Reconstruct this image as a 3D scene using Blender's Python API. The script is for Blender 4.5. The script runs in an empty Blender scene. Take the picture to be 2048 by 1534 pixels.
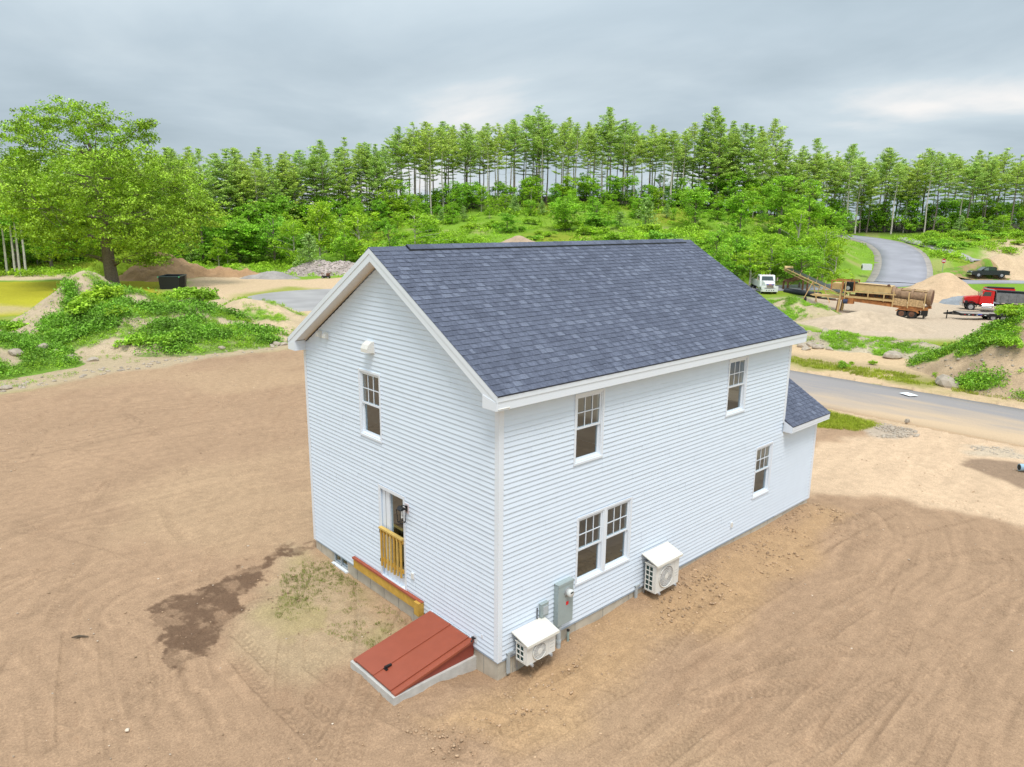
import bpy, math, random
import numpy as np
from mathutils import Vector, Matrix

# ------------------------------------------------------------------ camera, sky, sun, exposure
SC = bpy.context.scene
COL = SC.collection
rnd = random.Random(7)
rng = np.random.default_rng(11)
R_ = math.radians
CAM = np.array([-8.3765, -9.4323, 8.866])
YAW, PITCH, ROLL, FPX = R_(47.3857), R_(12.9649), R_(-0.5959), 1446.88


def cam_axes():
    cy, sy, cp, sp = math.cos(YAW), math.sin(YAW), math.cos(PITCH), math.sin(PITCH)
    fwd = np.array([cy * cp, sy * cp, -sp])
    right = np.array([sy, -cy, 0.0])
    down = np.cross(fwd, right)
    cr, sr = math.cos(ROLL), math.sin(ROLL)
    return np.array([cr * right + sr * down, -sr * right + cr * down, fwd])


AX = cam_axes()
cam_d = bpy.data.cameras.new('camera')
cam_d.sensor_width = 36.0
cam_d.lens = FPX * 36.0 / 2048.0
cam_d.clip_start, cam_d.clip_end = 0.1, 6000
cam = bpy.data.objects.new('camera', cam_d)
COL.objects.link(cam)
M = Matrix.Identity(4)
for i in range(3):
    M[i][0], M[i][1], M[i][2], M[i][3] = AX[0][i], -AX[1][i], -AX[2][i], CAM[i]
cam.matrix_world = M
SC.camera = cam

SUN_EL, SUN_AZ = R_(64), R_(232)      # azimuth (towards the sun) measured from +x to +y
world = bpy.data.worlds.new('World')
SC.world = world
world.use_nodes = True
wt = world.node_tree
wt.nodes.clear()


def N(tree, kind, **kw):
    n = tree.nodes.new(kind)
    for k, v in kw.items():
        if k.startswith('_'):
            n.inputs[int(k[1:])].default_value = v
        elif k in n.inputs.keys() and not hasattr(type(n), k):
            n.inputs[k].default_value = v
        else:
            setattr(n, k, v)
    return n


def build_sky():
    t, L = wt, wt.links.new
    sky = N(t, 'ShaderNodeTexSky')
    sky.sky_type = 'NISHITA'
    sky.sun_disc = False
    sky.sun_elevation = SUN_EL
    sky.sun_rotation = R_(90) - SUN_AZ
    sky.air_density, sky.dust_density = 1.0, 2.5
    tc = N(t, 'ShaderNodeTexCoord')
    sep = N(t, 'ShaderNodeSeparateXYZ')
    L(tc.outputs['Generated'], sep.inputs[0])
    add = N(t, 'ShaderNodeMath', operation='ADD', _1=0.16)
    mx = N(t, 'ShaderNodeMath', operation='MAXIMUM', _1=0.0)
    L(sep.outputs[2], mx.inputs[0])
    L(mx.outputs[0], add.inputs[0])
    dx = N(t, 'ShaderNodeMath', operation='DIVIDE')
    dy = N(t, 'ShaderNodeMath', operation='DIVIDE')
    L(sep.outputs[0], dx.inputs[0]); L(add.outputs[0], dx.inputs[1])
    L(sep.outputs[1], dy.inputs[0]); L(add.outputs[0], dy.inputs[1])
    cmb = N(t, 'ShaderNodeCombineXYZ')
    L(dx.outputs[0], cmb.inputs[0]); L(dy.outputs[0], cmb.inputs[1])
    mp = N(t, 'ShaderNodeMapping')
    mp.inputs['Rotation'].default_value = (0, 0, R_(28))
    mp.inputs['Location'].default_value = (2.3, 1.1, 0)
    mp.inputs['Scale'].default_value = (0.50, 0.40, 1)
    L(cmb.outputs[0], mp.inputs[0])
    n1 = N(t, 'ShaderNodeTexNoise')
    n1.inputs['Scale'].default_value = 1.3
    n1.inputs['Detail'].default_value = 7
    n1.inputs['Roughness'].default_value = 0.52
    n1.inputs['Distortion'].default_value = 0.35
    L(mp.outputs[0], n1.inputs['Vector'])
    r1 = N(t, 'ShaderNodeValToRGB')
    e = r1.color_ramp.elements
    e[0].position, e[0].color = 0.28, (0.365, 0.445, 0.503, 1)
    e[1].position, e[1].color = 0.68, (0.83, 0.815, 0.80, 1)
    m = e.new(0.44); m.color = (0.455, 0.540, 0.603, 1)
    m = e.new(0.55); m.color = (0.545, 0.628, 0.682, 1)
    L(n1.outputs['Fac'], r1.inputs[0])
    # overcast: brighter overhead than at the horizon, as real cloud decks are
    mr = N(t, 'ShaderNodeMapRange')
    mr.inputs['From Min'].default_value, mr.inputs['From Max'].default_value = 0.18, 0.95
    mr.inputs['To Min'].default_value, mr.inputs['To Max'].default_value = 1.0, 2.1
    L(sep.outputs[2], mr.inputs['Value'])
    vm = N(t, 'ShaderNodeVectorMath', operation='SCALE')
    L(r1.outputs[0], vm.inputs[0]); L(mr.outputs[0], vm.inputs['Scale'])
    bg_s = N(t, 'ShaderNodeBackground'); bg_s.inputs['Strength'].default_value = 0.06
    L(sky.outputs[0], bg_s.inputs[0])
    bg_c = N(t, 'ShaderNodeBackground'); bg_c.inputs['Strength'].default_value = SKY_GAIN
    L(vm.outputs[0], bg_c.inputs[0])
    mix = N(t, 'ShaderNodeMixShader', _0=0.94)
    L(bg_s.outputs[0], mix.inputs[1]); L(bg_c.outputs[0], mix.inputs[2])
    out = N(t, 'ShaderNodeOutputWorld')
    L(mix.outputs[0], out.inputs[0])


SKY_GAIN = 0.69
build_sky()
sun_d = bpy.data.lights.new('sun', 'SUN')
sun_d.energy = 1.5
sun_d.angle = R_(18)
sun_d.color = (1.0, 0.96, 0.90)
sun = bpy.data.objects.new('sun', sun_d)
COL.objects.link(sun)
sdir = Vector((math.cos(SUN_EL) * math.cos(SUN_AZ), math.cos(SUN_EL) * math.sin(SUN_AZ), math.sin(SUN_EL)))
sun.rotation_euler = sdir.to_track_quat('Z', 'Y').to_euler()
sun.location = (0, 0, 60)
vs = SC.view_settings
vs.view_transform, vs.look, vs.exposure, vs.gamma = 'Standard', 'None', 0.78, 1.0
vs.use_curve_mapping = False
SC.cycles.use_denoising = True
SC.cycles.max_bounces = 5
SC.cycles.diffuse_bounces = 3
SC.cycles.transparent_max_bounces = 8


# ------------------------------------------------------------------ geometry of the survey: a pixel of the photo to a place
def ray(u, v):
    return AX.T @ np.array([(u - 1024) / FPX, (v - 767) / FPX, 1.0])


def G(u, v, z=0.0):
    d = ray(u, v)
    return CAM + d * ((z - CAM[2]) / d[2])


def D(u, v, dep):
    return CAM + dep * ray(u, v)


RGT = np.array([AX[0][0], AX[0][1]]); RGT /= np.linalg.norm(RGT)
FWD = np.array([AX[2][0], AX[2][1]]); FWD /= np.linalg.norm(FWD)


# ------------------------------------------------------------------ numpy noise
def _hash(ix, iy, seed):
    h = (ix.astype(np.int64) * 374761393 + iy.astype(np.int64) * 668265263 + seed * 974634777) & 0xFFFFFFFF
    h = ((h ^ (h >> 13)) * 1274126177) & 0xFFFFFFFF
    return ((h ^ (h >> 16)) & 0xFFFF) / 65535.0


def vnoise(x, y, s, seed=0):
    x, y = np.asarray(x) / s, np.asarray(y) / s
    ix, iy = np.floor(x), np.floor(y)
    fx, fy = x - ix, y - iy
    fx, fy = fx * fx * (3 - 2 * fx), fy * fy * (3 - 2 * fy)
    a, b = _hash(ix, iy, seed), _hash(ix + 1, iy, seed)
    c, d = _hash(ix, iy + 1, seed), _hash(ix + 1, iy + 1, seed)
    return (a * (1 - fx) + b * fx) * (1 - fy) + (c * (1 - fx) + d * fx) * fy


def fbm(x, y, s, seed=0, o=4, g=0.5):
    t, a, n = 0, 1.0, 0
    for i in range(o):
        t = t + a * vnoise(x, y, s / 2 ** i, seed + 17 * i)
        n += a
        a *= g
    return t / n


def smooth(a, b, x):
    t = np.clip((x - a) / (b - a), 0, 1)
    return t * t * (3 - 2 * t)


def poly_sd(px, py, poly):
    """signed distance to a polygon, positive inside"""
    P = np.asarray(poly, float)[:, :2]
    d2 = np.full(px.shape, 1e18)
    ins = np.zeros(px.shape, bool)
    for i in range(len(P)):
        a, b = P[i], P[(i + 1) % len(P)]
        e = b - a
        wx, wy = px - a[0], py - a[1]
        t = np.clip((wx * e[0] + wy * e[1]) / (e @ e), 0, 1)
        d2 = np.minimum(d2, (wx - t * e[0]) ** 2 + (wy - t * e[1]) ** 2)
        c = (a[1] > py) != (b[1] > py)
        if abs(e[1]) > 1e-12:
            ins ^= c & (px < e[0] * (py - a[1]) / e[1] + a[0])
    return np.where(ins, 1, -1) * np.sqrt(d2)


def line_sd(px, py, pts):
    P = np.asarray(pts, float)[:, :2]
    d2 = np.full(px.shape, 1e18)
    for a, b in zip(P[:-1], P[1:]):
        e = b - a
        wx, wy = px - a[0], py - a[1]
        t = np.clip((wx * e[0] + wy * e[1]) / (e @ e), 0, 1)
        d2 = np.minimum(d2, (wx - t * e[0]) ** 2 + (wy - t * e[1]) ** 2)
    return np.sqrt(d2)


# ------------------------------------------------------------------ terrain height
YZ = -1.2     # level of the gravel yard
RZ = -0.8     # level of the far road
ctrl = []
for x, y in [(0, 0), (-9, -9), (-25, -10), (-10, -30), (12, -12), (14, 8), (30, 6), (30, -20), (30, 25), (10, 25), (-10, 20), (30, 45),
             (31, 62), (36, 5), (36, 20), (36, -10), (2, 36), (14, 37), (-25, 30), (-40, 0), (0, -45), (50, -35), (22, 52), (38, 45)]:
    ctrl.append((x, y, 0.0))
for u, v, z in [(1560, 600, YZ), (1690, 628, YZ), (1830, 640, YZ), (1950, 635, YZ), (2048, 640, YZ), (1750, 600, YZ), (1900, 600, YZ),
                (2120, 620, YZ), (1600, 690, 0), (1780, 712, 0), (2048, 745, 0), (1750, 680, -.8), (1900, 665, -.9), (1640, 655, -.9),
                (1300, 572, RZ), (1500, 575, RZ), (1650, 575, RZ), (1760, 567, RZ), (1850, 560, RZ), (1950, 561, RZ), (2110, 565, RZ),
                (0, 560, 0), (320, 560, 0), (0, 625, 0), (300, 600, 0), (560, 585, 0), (690, 560, 0), (460, 560, 0), (700, 610, 0)]:
    p = G(u, v, z)
    ctrl.append((p[0], p[1], z))
ROAD_UP = [(1795, 562, None), (1808, 540, 121), (1808, 520, 132), (1795, 500, 145), (1765, 484, 157), (1715, 474, 167), (1640, 468, 178)]
hill = [(0, 545, 108), (250, 527, 120), (500, 518, 130), (690, 530, 124), (850, 500, 128), (1000, 485, 128), (1150, 482, 130),
        (1420, 476, 128), (1300, 455, 148), (1000, 445, 148), (700, 470, 148), (900, 412, 168), (1200, 402, 170), (1450, 418, 166), (1600, 445, 172),
        (1550, 500, 130), (1650, 520, 122), (1900, 485, 150), (1960, 500, 142), (2048, 474, 160), (1900, 466, 172), (1760, 466, 180), (2060, 462, 175),
        (1930, 512, 135), (2048, 525, 135), (1000, 405, 230), (1400, 412, 230), (300, 455, 230), (0, 470, 220), (1800, 445, 260), (2048, 448, 250), (650, 430, 220)]
for u, v, d in hill + [q for q in ROAD_UP if q[2]]:
    p = D(u, v, d)
    ctrl.append(tuple(p))
for a in range(0, 360, 30):
    ctrl.append((600 * math.cos(R_(a)), 600 * math.sin(R_(a)), 6.0 if 0 <= a <= 120 else 0.0))
ctrl = np.array(ctrl)


def _tps(r2):
    return 0.5 * r2 * np.log(r2 + 1e-9)


_n = len(ctrl)
_sc = 100.0
_cx = ctrl[:, :2] / _sc
_K = _tps(((_cx[:, None] - _cx[None]) ** 2).sum(-1)) + np.eye(_n) * 2e-3
_P = np.c_[np.ones(_n), _cx]
_A = np.block([[_K, _P], [_P.T, np.zeros((3, 3))]])
_w = np.linalg.solve(_A, np.r_[ctrl[:, 2], np.zeros(3)])


def ter0(x, y):
    x, y = np.asarray(x, float), np.asarray(y, float)
    sh = x.shape
    q = np.c_[x.ravel(), y.ravel()] / _sc
    out = np.empty(len(q))
    for i in range(0, len(q), 40000):
        s = q[i:i + 40000]
        r2 = (s * s).sum(1)[:, None] + (_cx * _cx).sum(1)[None] - 2 * s @ _cx.T
        out[i:i + 40000] = _tps(np.maximum(r2, 0)) @ _w[:_n] + _w[_n] + s @ _w[_n + 1:]
    out = out.reshape(sh)
    # flat lot round the house
    d = np.hypot(x - 8, y - 6)
    out = out * smooth(28, 50, d)
    far = np.hypot(x, y)
    return np.clip(out, -4, 14) * (1 - smooth(330, 600, far)) + 4.0 * smooth(330, 600, far)


_bx = np.array([-1, 0.0, .5, 2.2, 3.0, 4.3, 7.5, 10.1, 12.5, 13.6])
_bz = np.array([-.07, -.07, -.06, .08, .04, .15, .23, .14, .22, .08])
_gy = np.array([-1.0, 0, .9, 2.8, 5.2, 6.4, 7.4, 8.5])
_gz = np.array([-.06, -.06, -.15, -.05, -.03, .0, .05, .0])


def ter(x, y):
    x, y = np.asarray(x, float), np.asarray(y, float)
    z = ter0(x, y)
    # soil banked against the foundation
    out = np.maximum(0, -y)
    z = z + np.interp(x, _bx, _bz) * np.exp(-(out / 1.1) ** 1.3) * (x > -1) * (x < 13.9) * (y < 3) * smooth(-1.0, 0, x) * (1 - smooth(13.05, 13.9, x))
    outx = np.maximum(0, -x)
    z = z + np.interp(y, _gy, _gz) * np.exp(-(outx / 1.0) ** 1.3) * (y > -1) * (y < 8.5) * (x < 2) * smooth(-1, 0.3, y)
    return z


def GT(u, v):
    """the spot of the terrain seen at pixel u, v of the photo"""
    d = ray(u, v)
    t = np.arange(8, 320, .5)
    P = CAM + t[:, None] * d
    h = P[:, 2] - ter(P[:, 0], P[:, 1])
    k_ = int(np.argmax(h < 0)) if (h < 0).any() else len(t) - 1
    f = h[k_ - 1] / (h[k_ - 1] - h[k_] + 1e-9)
    p = CAM + (t[k_ - 1] + .5 * f) * d
    return np.array([p[0], p[1], float(ter(p[0:1], p[1:2])[0])])


def terz(x, y):
    return float(ter(np.array([x]), np.array([y]))[0])


# ------------------------------------------------------------------ materials
MATS = {}


def mat(name, color, rough=0.6, var=0.12, scale=8.0, bump=0.0, bscale=None, metal=0.0, spec=0.4, detail=5, island=0.0, trans=0.0, hue=None):
    if name in MATS:
        return MATS[name]
    m = bpy.data.materials.new(name)
    m.use_nodes = True
    t = m.node_tree
    b = t.nodes['Principled BSDF']
    b.inputs['Roughness'].default_value = rough
    b.inputs['Metallic'].default_value = metal
    b.inputs['Specular IOR Level'].default_value = spec
    tc = N(t, 'ShaderNodeTexCoord')
    n = N(t, 'ShaderNodeTexNoise')
    n.inputs['Scale'].default_value = scale
    n.inputs['Detail'].default_value = detail
    t.links.new(tc.outputs['Object'], n.inputs['Vector'])
    r = N(t, 'ShaderNodeMapRange')
    r.inputs['From Min'].default_value, r.inputs['From Max'].default_value = 0.25, 0.75
    r.inputs['To Min'].default_value, r.inputs['To Max'].default_value = 1 - var, 1 + var
    t.links.new(n.outputs['Fac'], r.inputs['Value'])
    c = N(t, 'ShaderNodeVectorMath', operation='SCALE')
    c.inputs[0].default_value = color[:3]
    val = r.outputs[0]
    if island:
        g = N(t, 'ShaderNodeNewGeometry')
        r2 = N(t, 'ShaderNodeMapRange')
        r2.inputs['To Min'].default_value, r2.inputs['To Max'].default_value = 1 - island, 1 + island
        t.links.new(g.outputs['Random Per Island'], r2.inputs['Value'])
        mm = N(t, 'ShaderNodeMath', operation='MULTIPLY')
        t.links.new(val, mm.inputs[0]); t.links.new(r2.outputs[0], mm.inputs[1])
        val = mm.outputs[0]
    t.links.new(val, c.inputs['Scale'])
    csock = c.outputs[0]
    if hue is not None:      # second tint, picked by the object and a slow noise
        oi = N(t, 'ShaderNodeObjectInfo')
        n3 = N(t, 'ShaderNodeTexNoise'); n3.inputs['Scale'].default_value = 0.35
        t.links.new(tc.outputs['Object'], n3.inputs['Vector'])
        ad = N(t, 'ShaderNodeMath', operation='MULTIPLY_ADD', _1=0.6)
        t.links.new(oi.outputs['Random'], ad.inputs[0]); t.links.new(n3.outputs['Fac'], ad.inputs[2])
        ml = N(t, 'ShaderNodeMath', operation='SUBTRACT', _1=0.3, use_clamp=True)
        t.links.new(ad.outputs[0], ml.inputs[0])
        tint = N(t, 'ShaderNodeMix', data_type='RGBA')
        tint.inputs[6].default_value = (1, 1, 1, 1)
        tint.inputs[7].default_value = (*hue, 1)
        t.links.new(ml.outputs[0], tint.inputs[0])
        mu = N(t, 'ShaderNodeVectorMath', operation='MULTIPLY')
        t.links.new(csock, mu.inputs[0]); t.links.new(tint.outputs[2], mu.inputs[1])
        csock = mu.outputs[0]
    t.links.new(csock, b.inputs['Base Color'])
    if bump:
        bn = N(t, 'ShaderNodeTexNoise')
        bn.inputs['Scale'].default_value = bscale or scale * 4
        bn.inputs['Detail'].default_value = 6
        t.links.new(tc.outputs['Object'], bn.inputs['Vector'])
        bp = N(t, 'ShaderNodeBump')
        bp.inputs['Strength'].default_value = bump
        bp.inputs['Distance'].default_value = 0.02
        t.links.new(bn.outputs['Fac'], bp.inputs['Height'])
        t.links.new(bp.outputs[0], b.inputs['Normal'])
    if trans:
        tr = N(t, 'ShaderNodeBsdfTranslucent')
        t.links.new(csock, tr.inputs[0])
        ms = N(t, 'ShaderNodeMixShader', _0=trans)
        t.links.new(b.outputs[0], ms.inputs[1]); t.links.new(tr.outputs[0], ms.inputs[2])
        t.links.new(ms.outputs[0], t.nodes['Material Output'].inputs[0])
    MATS[name] = m
    return m


def mat_cover(name, bump=0.5, bscale=3.0, fine=30.0):
    """ground cover: its colour map is an attribute of the mesh, broken up by grain"""
    m = bpy.data.materials.new(name)
    m.use_nodes = True
    t = m.node_tree
    b = t.nodes['Principled BSDF']
    b.inputs['Roughness'].default_value = 0.95
    b.inputs['Specular IOR Level'].default_value = 0.1
    a = N(t, 'ShaderNodeAttribute'); a.attribute_name = 'cover'
    tc = N(t, 'ShaderNodeTexCoord')
    val = None
    for s, lo, hi in ((fine, .76, 1.24), (fine * 0.13, .88, 1.12), (fine * 3.4, .68, 1.32)):
        n = N(t, 'ShaderNodeTexNoise'); n.inputs['Scale'].default_value = s; n.inputs['Detail'].default_value = 4
        n.inputs['Roughness'].default_value = .65
        t.links.new(tc.outputs['Object'], n.inputs['Vector'])
        r = N(t, 'ShaderNodeMapRange')
        r.inputs['From Min'].default_value, r.inputs['From Max'].default_value = .28, .72
        r.inputs['To Min'].default_value, r.inputs['To Max'].default_value = lo, hi
        t.links.new(n.outputs['Fac'], r.inputs['Value'])
        if val is None:
            val = r.outputs[0]
        else:
            mm = N(t, 'ShaderNodeMath', operation='MULTIPLY')
            t.links.new(val, mm.inputs[0]); t.links.new(r.outputs[0], mm.inputs[1])
            val = mm.outputs[0]
    c = N(t, 'ShaderNodeVectorMath', operation='SCALE')
    t.links.new(a.outputs['Color'], c.inputs[0]); t.links.new(val, c.inputs['Scale'])
    t.links.new(c.outputs[0], b.inputs['Base Color'])
    n = N(t, 'ShaderNodeTexNoise'); n.inputs['Scale'].default_value = bscale; n.inputs['Detail'].default_value = 9
    n.inputs['Roughness'].default_value = .68
    t.links.new(tc.outputs['Object'], n.inputs['Vector'])
    bp = N(t, 'ShaderNodeBump'); bp.inputs['Strength'].default_value = bump; bp.inputs['Distance'].default_value = .12
    t.links.new(n.outputs['Fac'], bp.inputs['Height'])
    t.links.new(bp.outputs[0], b.inputs['Normal'])
    MATS[name] = m
    return m


def mat_glass():
    m = bpy.data.materials.new('window_glass')
    m.use_nodes = True
    t = m.node_tree
    t.nodes.remove(t.nodes['Principled BSDF'])
    gl = N(t, 'ShaderNodeBsdfGlossy'); gl.inputs['Color'].default_value = (.82, .93, 1.0, 1); gl.inputs['Roughness'].default_value = 0.015
    tr = N(t, 'ShaderNodeBsdfTransparent'); tr.inputs[0].default_value = (.74, .86, .90, 1)
    lw = N(t, 'ShaderNodeLayerWeight'); lw.inputs['Blend'].default_value = 0.5
    pw = N(t, 'ShaderNodeMath', operation='POWER', _1=4.0)
    t.links.new(lw.outputs['Facing'], pw.inputs[0])
    ad = N(t, 'ShaderNodeMath', operation='MULTIPLY_ADD', _1=0.78, _2=0.20, use_clamp=True)
    t.links.new(pw.outputs[0], ad.inputs[0])
    mx = N(t, 'ShaderNodeMixShader')
    t.links.new(ad.outputs[0], mx.inputs[0]); t.links.new(tr.outputs[0], mx.inputs[1]); t.links.new(gl.outputs[0], mx.inputs[2])
    t.links.new(mx.outputs[0], t.nodes['Material Output'].inputs[0])
    MATS['window_glass'] = m
    return m


GLASS = mat_glass()
VINYL = mat('white_vinyl', (.700, .780, .885), .45, .02, 3)
TRIM = mat('white_trim', (.760, .810, .880), .40, .015, 3)
CONC = mat('foundation_concrete', (.49, .445, .365), .9, .16, 3.5, .25)
SOFFIT = mat('soffit_vinyl', (.78, .76, .71), .5, .03, 3)
DRYWALL = mat('drywall', (.46, .56, .68), .9, .05, 3)
DARKFL = mat('interior_floor', (.18, .20, .225), .6, .2, 3)
SH = [mat('shingle_dark', (.088, .100, .143), .92, .30, 22, .5, 160), mat('shingle_mid', (.107, .121, .170), .92, .30, 22, .5, 160),
      mat('shingle_grey', (.123, .139, .193), .92, .26, 22, .5, 160), mat('shingle_light', (.152, .171, .230), .92, .26, 22, .5, 160)]
RUST_RED = mat('red_oxide_steel', (.315, .078, .042), .45, .06, 4)
LUMBER = mat('treated_lumber', (.56, .335, .060), .7, .16, 9, .1)
LUMBER2 = mat('treated_lumber_pale', (.62, .42, .12), .7, .16, 9, .1)
FLASH = mat('flashing', (.36, .09, .05), .5, .1, 5)
AC_W = mat('ac_enamel', (.74, .73, .69), .4, .02, 5)
AC_C = mat('ac_cover_enamel', (.72, .70, .635), .4, .02, 5)
DARK = mat('dark_recess', (.018, .025, .025), .5, .2, 6)
COIL = mat('coil_fins', (.03, .075, .07), .35, .2, 40)
FANG = mat('fan_blade', (.26, .25, .26), .4, .1, 6)
GALV = mat('grey_enamel_box', (.33, .39, .39), .45, .05, 6)
PVC = mat('grey_conduit', (.42, .46, .48), .5, .05, 6)
BLACK = mat('black_metal', (.015, .015, .017), .4, .1, 8)
RUBBER = mat('tyre_rubber', (.022, .022, .023), .8, .2, 12)
STEELG = mat('steel_grey', (.42, .42, .43), .4, .1, 9, metal=.4)
CHROME = mat('polished_steel', (.7, .71, .73), .2, .04, 6, metal=1.0)
RED_TR = mat('red_truck_paint', (.62, .018, .02), .3, .06, 3)
BLACKP = mat('black_truck_paint', (.018, .024, .032), .22, .1, 3, spec=.6)
WHITEP = mat('white_truck_paint', (.74, .75, .75), .35, .03, 3)
TGLASS = mat('vehicle_glass', (.03, .05, .05), .06, .2, 2, spec=.8)
TANP = mat('tan_machine_paint', (.60, .41, .19), .6, .18, 2.4)
RUST = mat('rusty_steel', (.40, .16, .055), .85, .45, 3.2, .3)
RUSTD = mat('brown_rusty_steel', (.16, .075, .045), .85, .4, 4, .3)
DRUMM = mat('worn_drum_steel', (.30, .19, .115), .8, .35, 4, .2)
BEDG = mat('grey_dump_bed', (.17, .175, .18), .55, .25, 3)
PLASTIC = mat('black_corrugated_plastic', (.02, .025, .032), .45, .1, 8)
BARK = mat('oak_bark', (.20, .155, .13), .95, .35, 7, .8, 20)
PBARK = mat('pine_bark', (.58, .51, .46), .95, .35, 3, .5, 12)
DBARK = mat('dark_pine_bark', (.24, .19, .17), .95, .35, 3, .5, 12)
WEED_D = mat('dark_weed_leaf', (.200, .420, .040), .6, .35, .5, island=.45, trans=.25, hue=(1.2, 1.1, .9))
STONE = mat('field_stone', (.40, .335, .265), .9, .25, 2.2, .5, 9)
CLOD = mat('soil_clod', (.43, .29, .18), .95, .3, 14, island=.3)
LEAF_OAK = mat('oak_leaf', (.300, .520, .050), .55, .50, .55, island=.50, trans=.20, hue=(1.30, 1.08, .85))
LEAF_DEC = mat('broad_leaf', (.285, .580, .050), .55, .42, .6, island=.42, trans=.28, hue=(1.4, 1.12, .8))
LEAF_LIME = mat('young_leaf', (.360, .610, .040), .55, .26, .8, island=.35, trans=.35, hue=(1.25, 1.05, .9))
NEEDLE = mat('pine_needle', (.385, .600, .130), .6, .36, .9, island=.50, trans=.22, hue=(1.45, 1.12, .75))
NEEDLE_B = mat('young_pine_needle', (.300, .480, .13), .6, .25, .9, island=.35, trans=.22, hue=(1.2, 1.1, .8))
WEED = mat('weed_leaf', (.320, .580, .045), .6, .40, .45, island=.40, trans=.30, hue=(1.3, 1.1, .8))
GRASSM = mat('grass_blade', (.38, .45, .040), .7, .3, .5, island=.35, trans=.3)
ASPHALT = mat('asphalt', (.215, .205, .205), .9, .12, .35, .2, 30)
ASPH_FAR = mat('fresh_asphalt', (.30, .295, .325), .9, .15, .25, .2, 30)
SHOULDER = mat('gravel_shoulder', (.36, .32, .285), .95, .2, .8, .3, 8)
RIPRAP = mat('riprap_stone', (.36, .34, .33), .95, .35, 2.0, .8, 3)
SIGNRED = mat('sign_red', (.5, .02, .025), .4, .05)
PAPER = mat('white_paper', (.82, .86, .88), .6, .03)
STICKER = mat('red_label', (.75, .02, .03), .5, .03)


# ------------------------------------------------------------------ mesh builders
class MB:
    def __init__(s):
        s.v, s.f, s.m = [], [], []

    def add(s, verts, faces, mi=0):
        o = len(s.v)
        s.v.extend([tuple(map(float, p)) for p in verts])
        for f in faces:
            s.f.append(tuple(i + o for i in f)); s.m.append(mi)
        return s

    def box(s, a, b, mi=0, M=None):
        (x0, y0, z0), (x1, y1, z1) = a, b
        V = [(x0, y0, z0), (x1, y0, z0), (x1, y1, z0), (x0, y1, z0), (x0, y0, z1), (x1, y0, z1), (x1, y1, z1), (x0, y1, z1)]
        if M is not None:
            V = [tuple(M @ Vector(p)) for p in V]
        return s.add(V, [(0, 3, 2, 1), (4, 5, 6, 7), (0, 1, 5, 4), (1, 2, 6, 5), (2, 3, 7, 6), (3, 0, 4, 7)], mi)

    def bar(s, p0, p1, w, h, mi=0):
        p0, p1 = Vector(p0), Vector(p1)
        d = p1 - p0
        q = d.normalized()
        up = Vector((0, 0, 1)) if abs(q.z) < .95 else Vector((1, 0, 0))
        a = q.cross(up).normalized(); b = a.cross(q).normalized()
        V = []
        for p in (p0, p1):
            for i, j in ((-1, -1), (1, -1), (1, 1), (-1, 1)):
                V.append(p + a * (w / 2 * i) + b * (h / 2 * j))
        return s.add(V, [(0, 1, 2, 3), (7, 6, 5, 4), (0, 4, 5, 1), (1, 5, 6, 2), (2, 6, 7, 3), (3, 7, 4, 0)], mi)

    def tube(s, pts, rad, n=8, mi=0, cap=True):
        pts = [Vector(p) for p in pts]
        if not hasattr(rad, '__len__'):
            rad = [rad] * len(pts)
        V, F = [], []
        for i, p in enumerate(pts):
            d = (pts[min(i + 1, len(pts) - 1)] - pts[max(i - 1, 0)]).normalized()
            up = Vector((0, 0, 1)) if abs(d.z) < .9 else Vector((1, 0, 0))
            a = d.cross(up).normalized(); b = a.cross(d)
            for k in range(n):
                t = 2 * math.pi * k / n
                V.append(p + (a * math.cos(t) + b * math.sin(t)) * rad[i])
        for i in range(len(pts) - 1):
            for k in range(n):
                F.append((i * n + k, i * n + (k + 1) % n, (i + 1) * n + (k + 1) % n, (i + 1) * n + k))
        if cap:
            F.append(tuple(range(n))[::-1]); F.append(tuple((len(pts) - 1) * n + k for k in range(n)))
        return s.add(V, F, mi)

    def prism(s, prof, y0, y1, mi=0, M=None):
        """profile in x,z swept along y"""
        n = len(prof)
        V = [(x, y0, z) for x, z in prof] + [(x, y1, z) for x, z in prof]
        if M is not None:
            V = [tuple(M @ Vector(p)) for p in V]
        F = [tuple(range(n)), tuple(range(2 * n - 1, n - 1, -1))] + [(i, n + i, n + (i + 1) % n, (i + 1) % n) for i in range(n)]
        return s.add(V, F, mi)

    def mesh(s, name, mats):
        me = bpy.data.meshes.new(name)
        me.from_pydata(s.v, [], s.f)
        for m in (mats if isinstance(mats, (list, tuple)) else [mats]):
            me.materials.append(m)
        if any(s.m):
            me.polygons.foreach_set('material_index', s.m)
        return me

    def build(s, name, mats, parent=None, smooth_=False, **kw):
        me = s.mesh(name, mats)
        if smooth_:
            me.polygons.foreach_set('use_smooth', [True] * len(me.polygons))
        return link(name, me, parent, **kw)


def link(name, data, parent=None, loc=None, label=None, cat=None, group=None, kind=None):
    o = bpy.data.objects.new(name, data)
    COL.objects.link(o)
    if parent is not None:
        o.parent = parent
    if loc is not None:
        o.location = loc
    return tag(o, label, cat, group, kind)


def tag(o, label=None, cat=None, group=None, kind=None):
    if label: o['label'] = label
    if cat: o['category'] = cat
    if group: o['group'] = group
    if kind: o['kind'] = kind
    return o


def thing(name, label, cat, loc=(0, 0, 0), rz=0.0, group=None, ry=0.0):
    o = bpy.data.objects.new(name, None)
    COL.objects.link(o)
    o.empty_display_size = .2
    o.location = loc
    o.rotation_euler = (0, ry, rz)
    return tag(o, label, cat, group)


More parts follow.
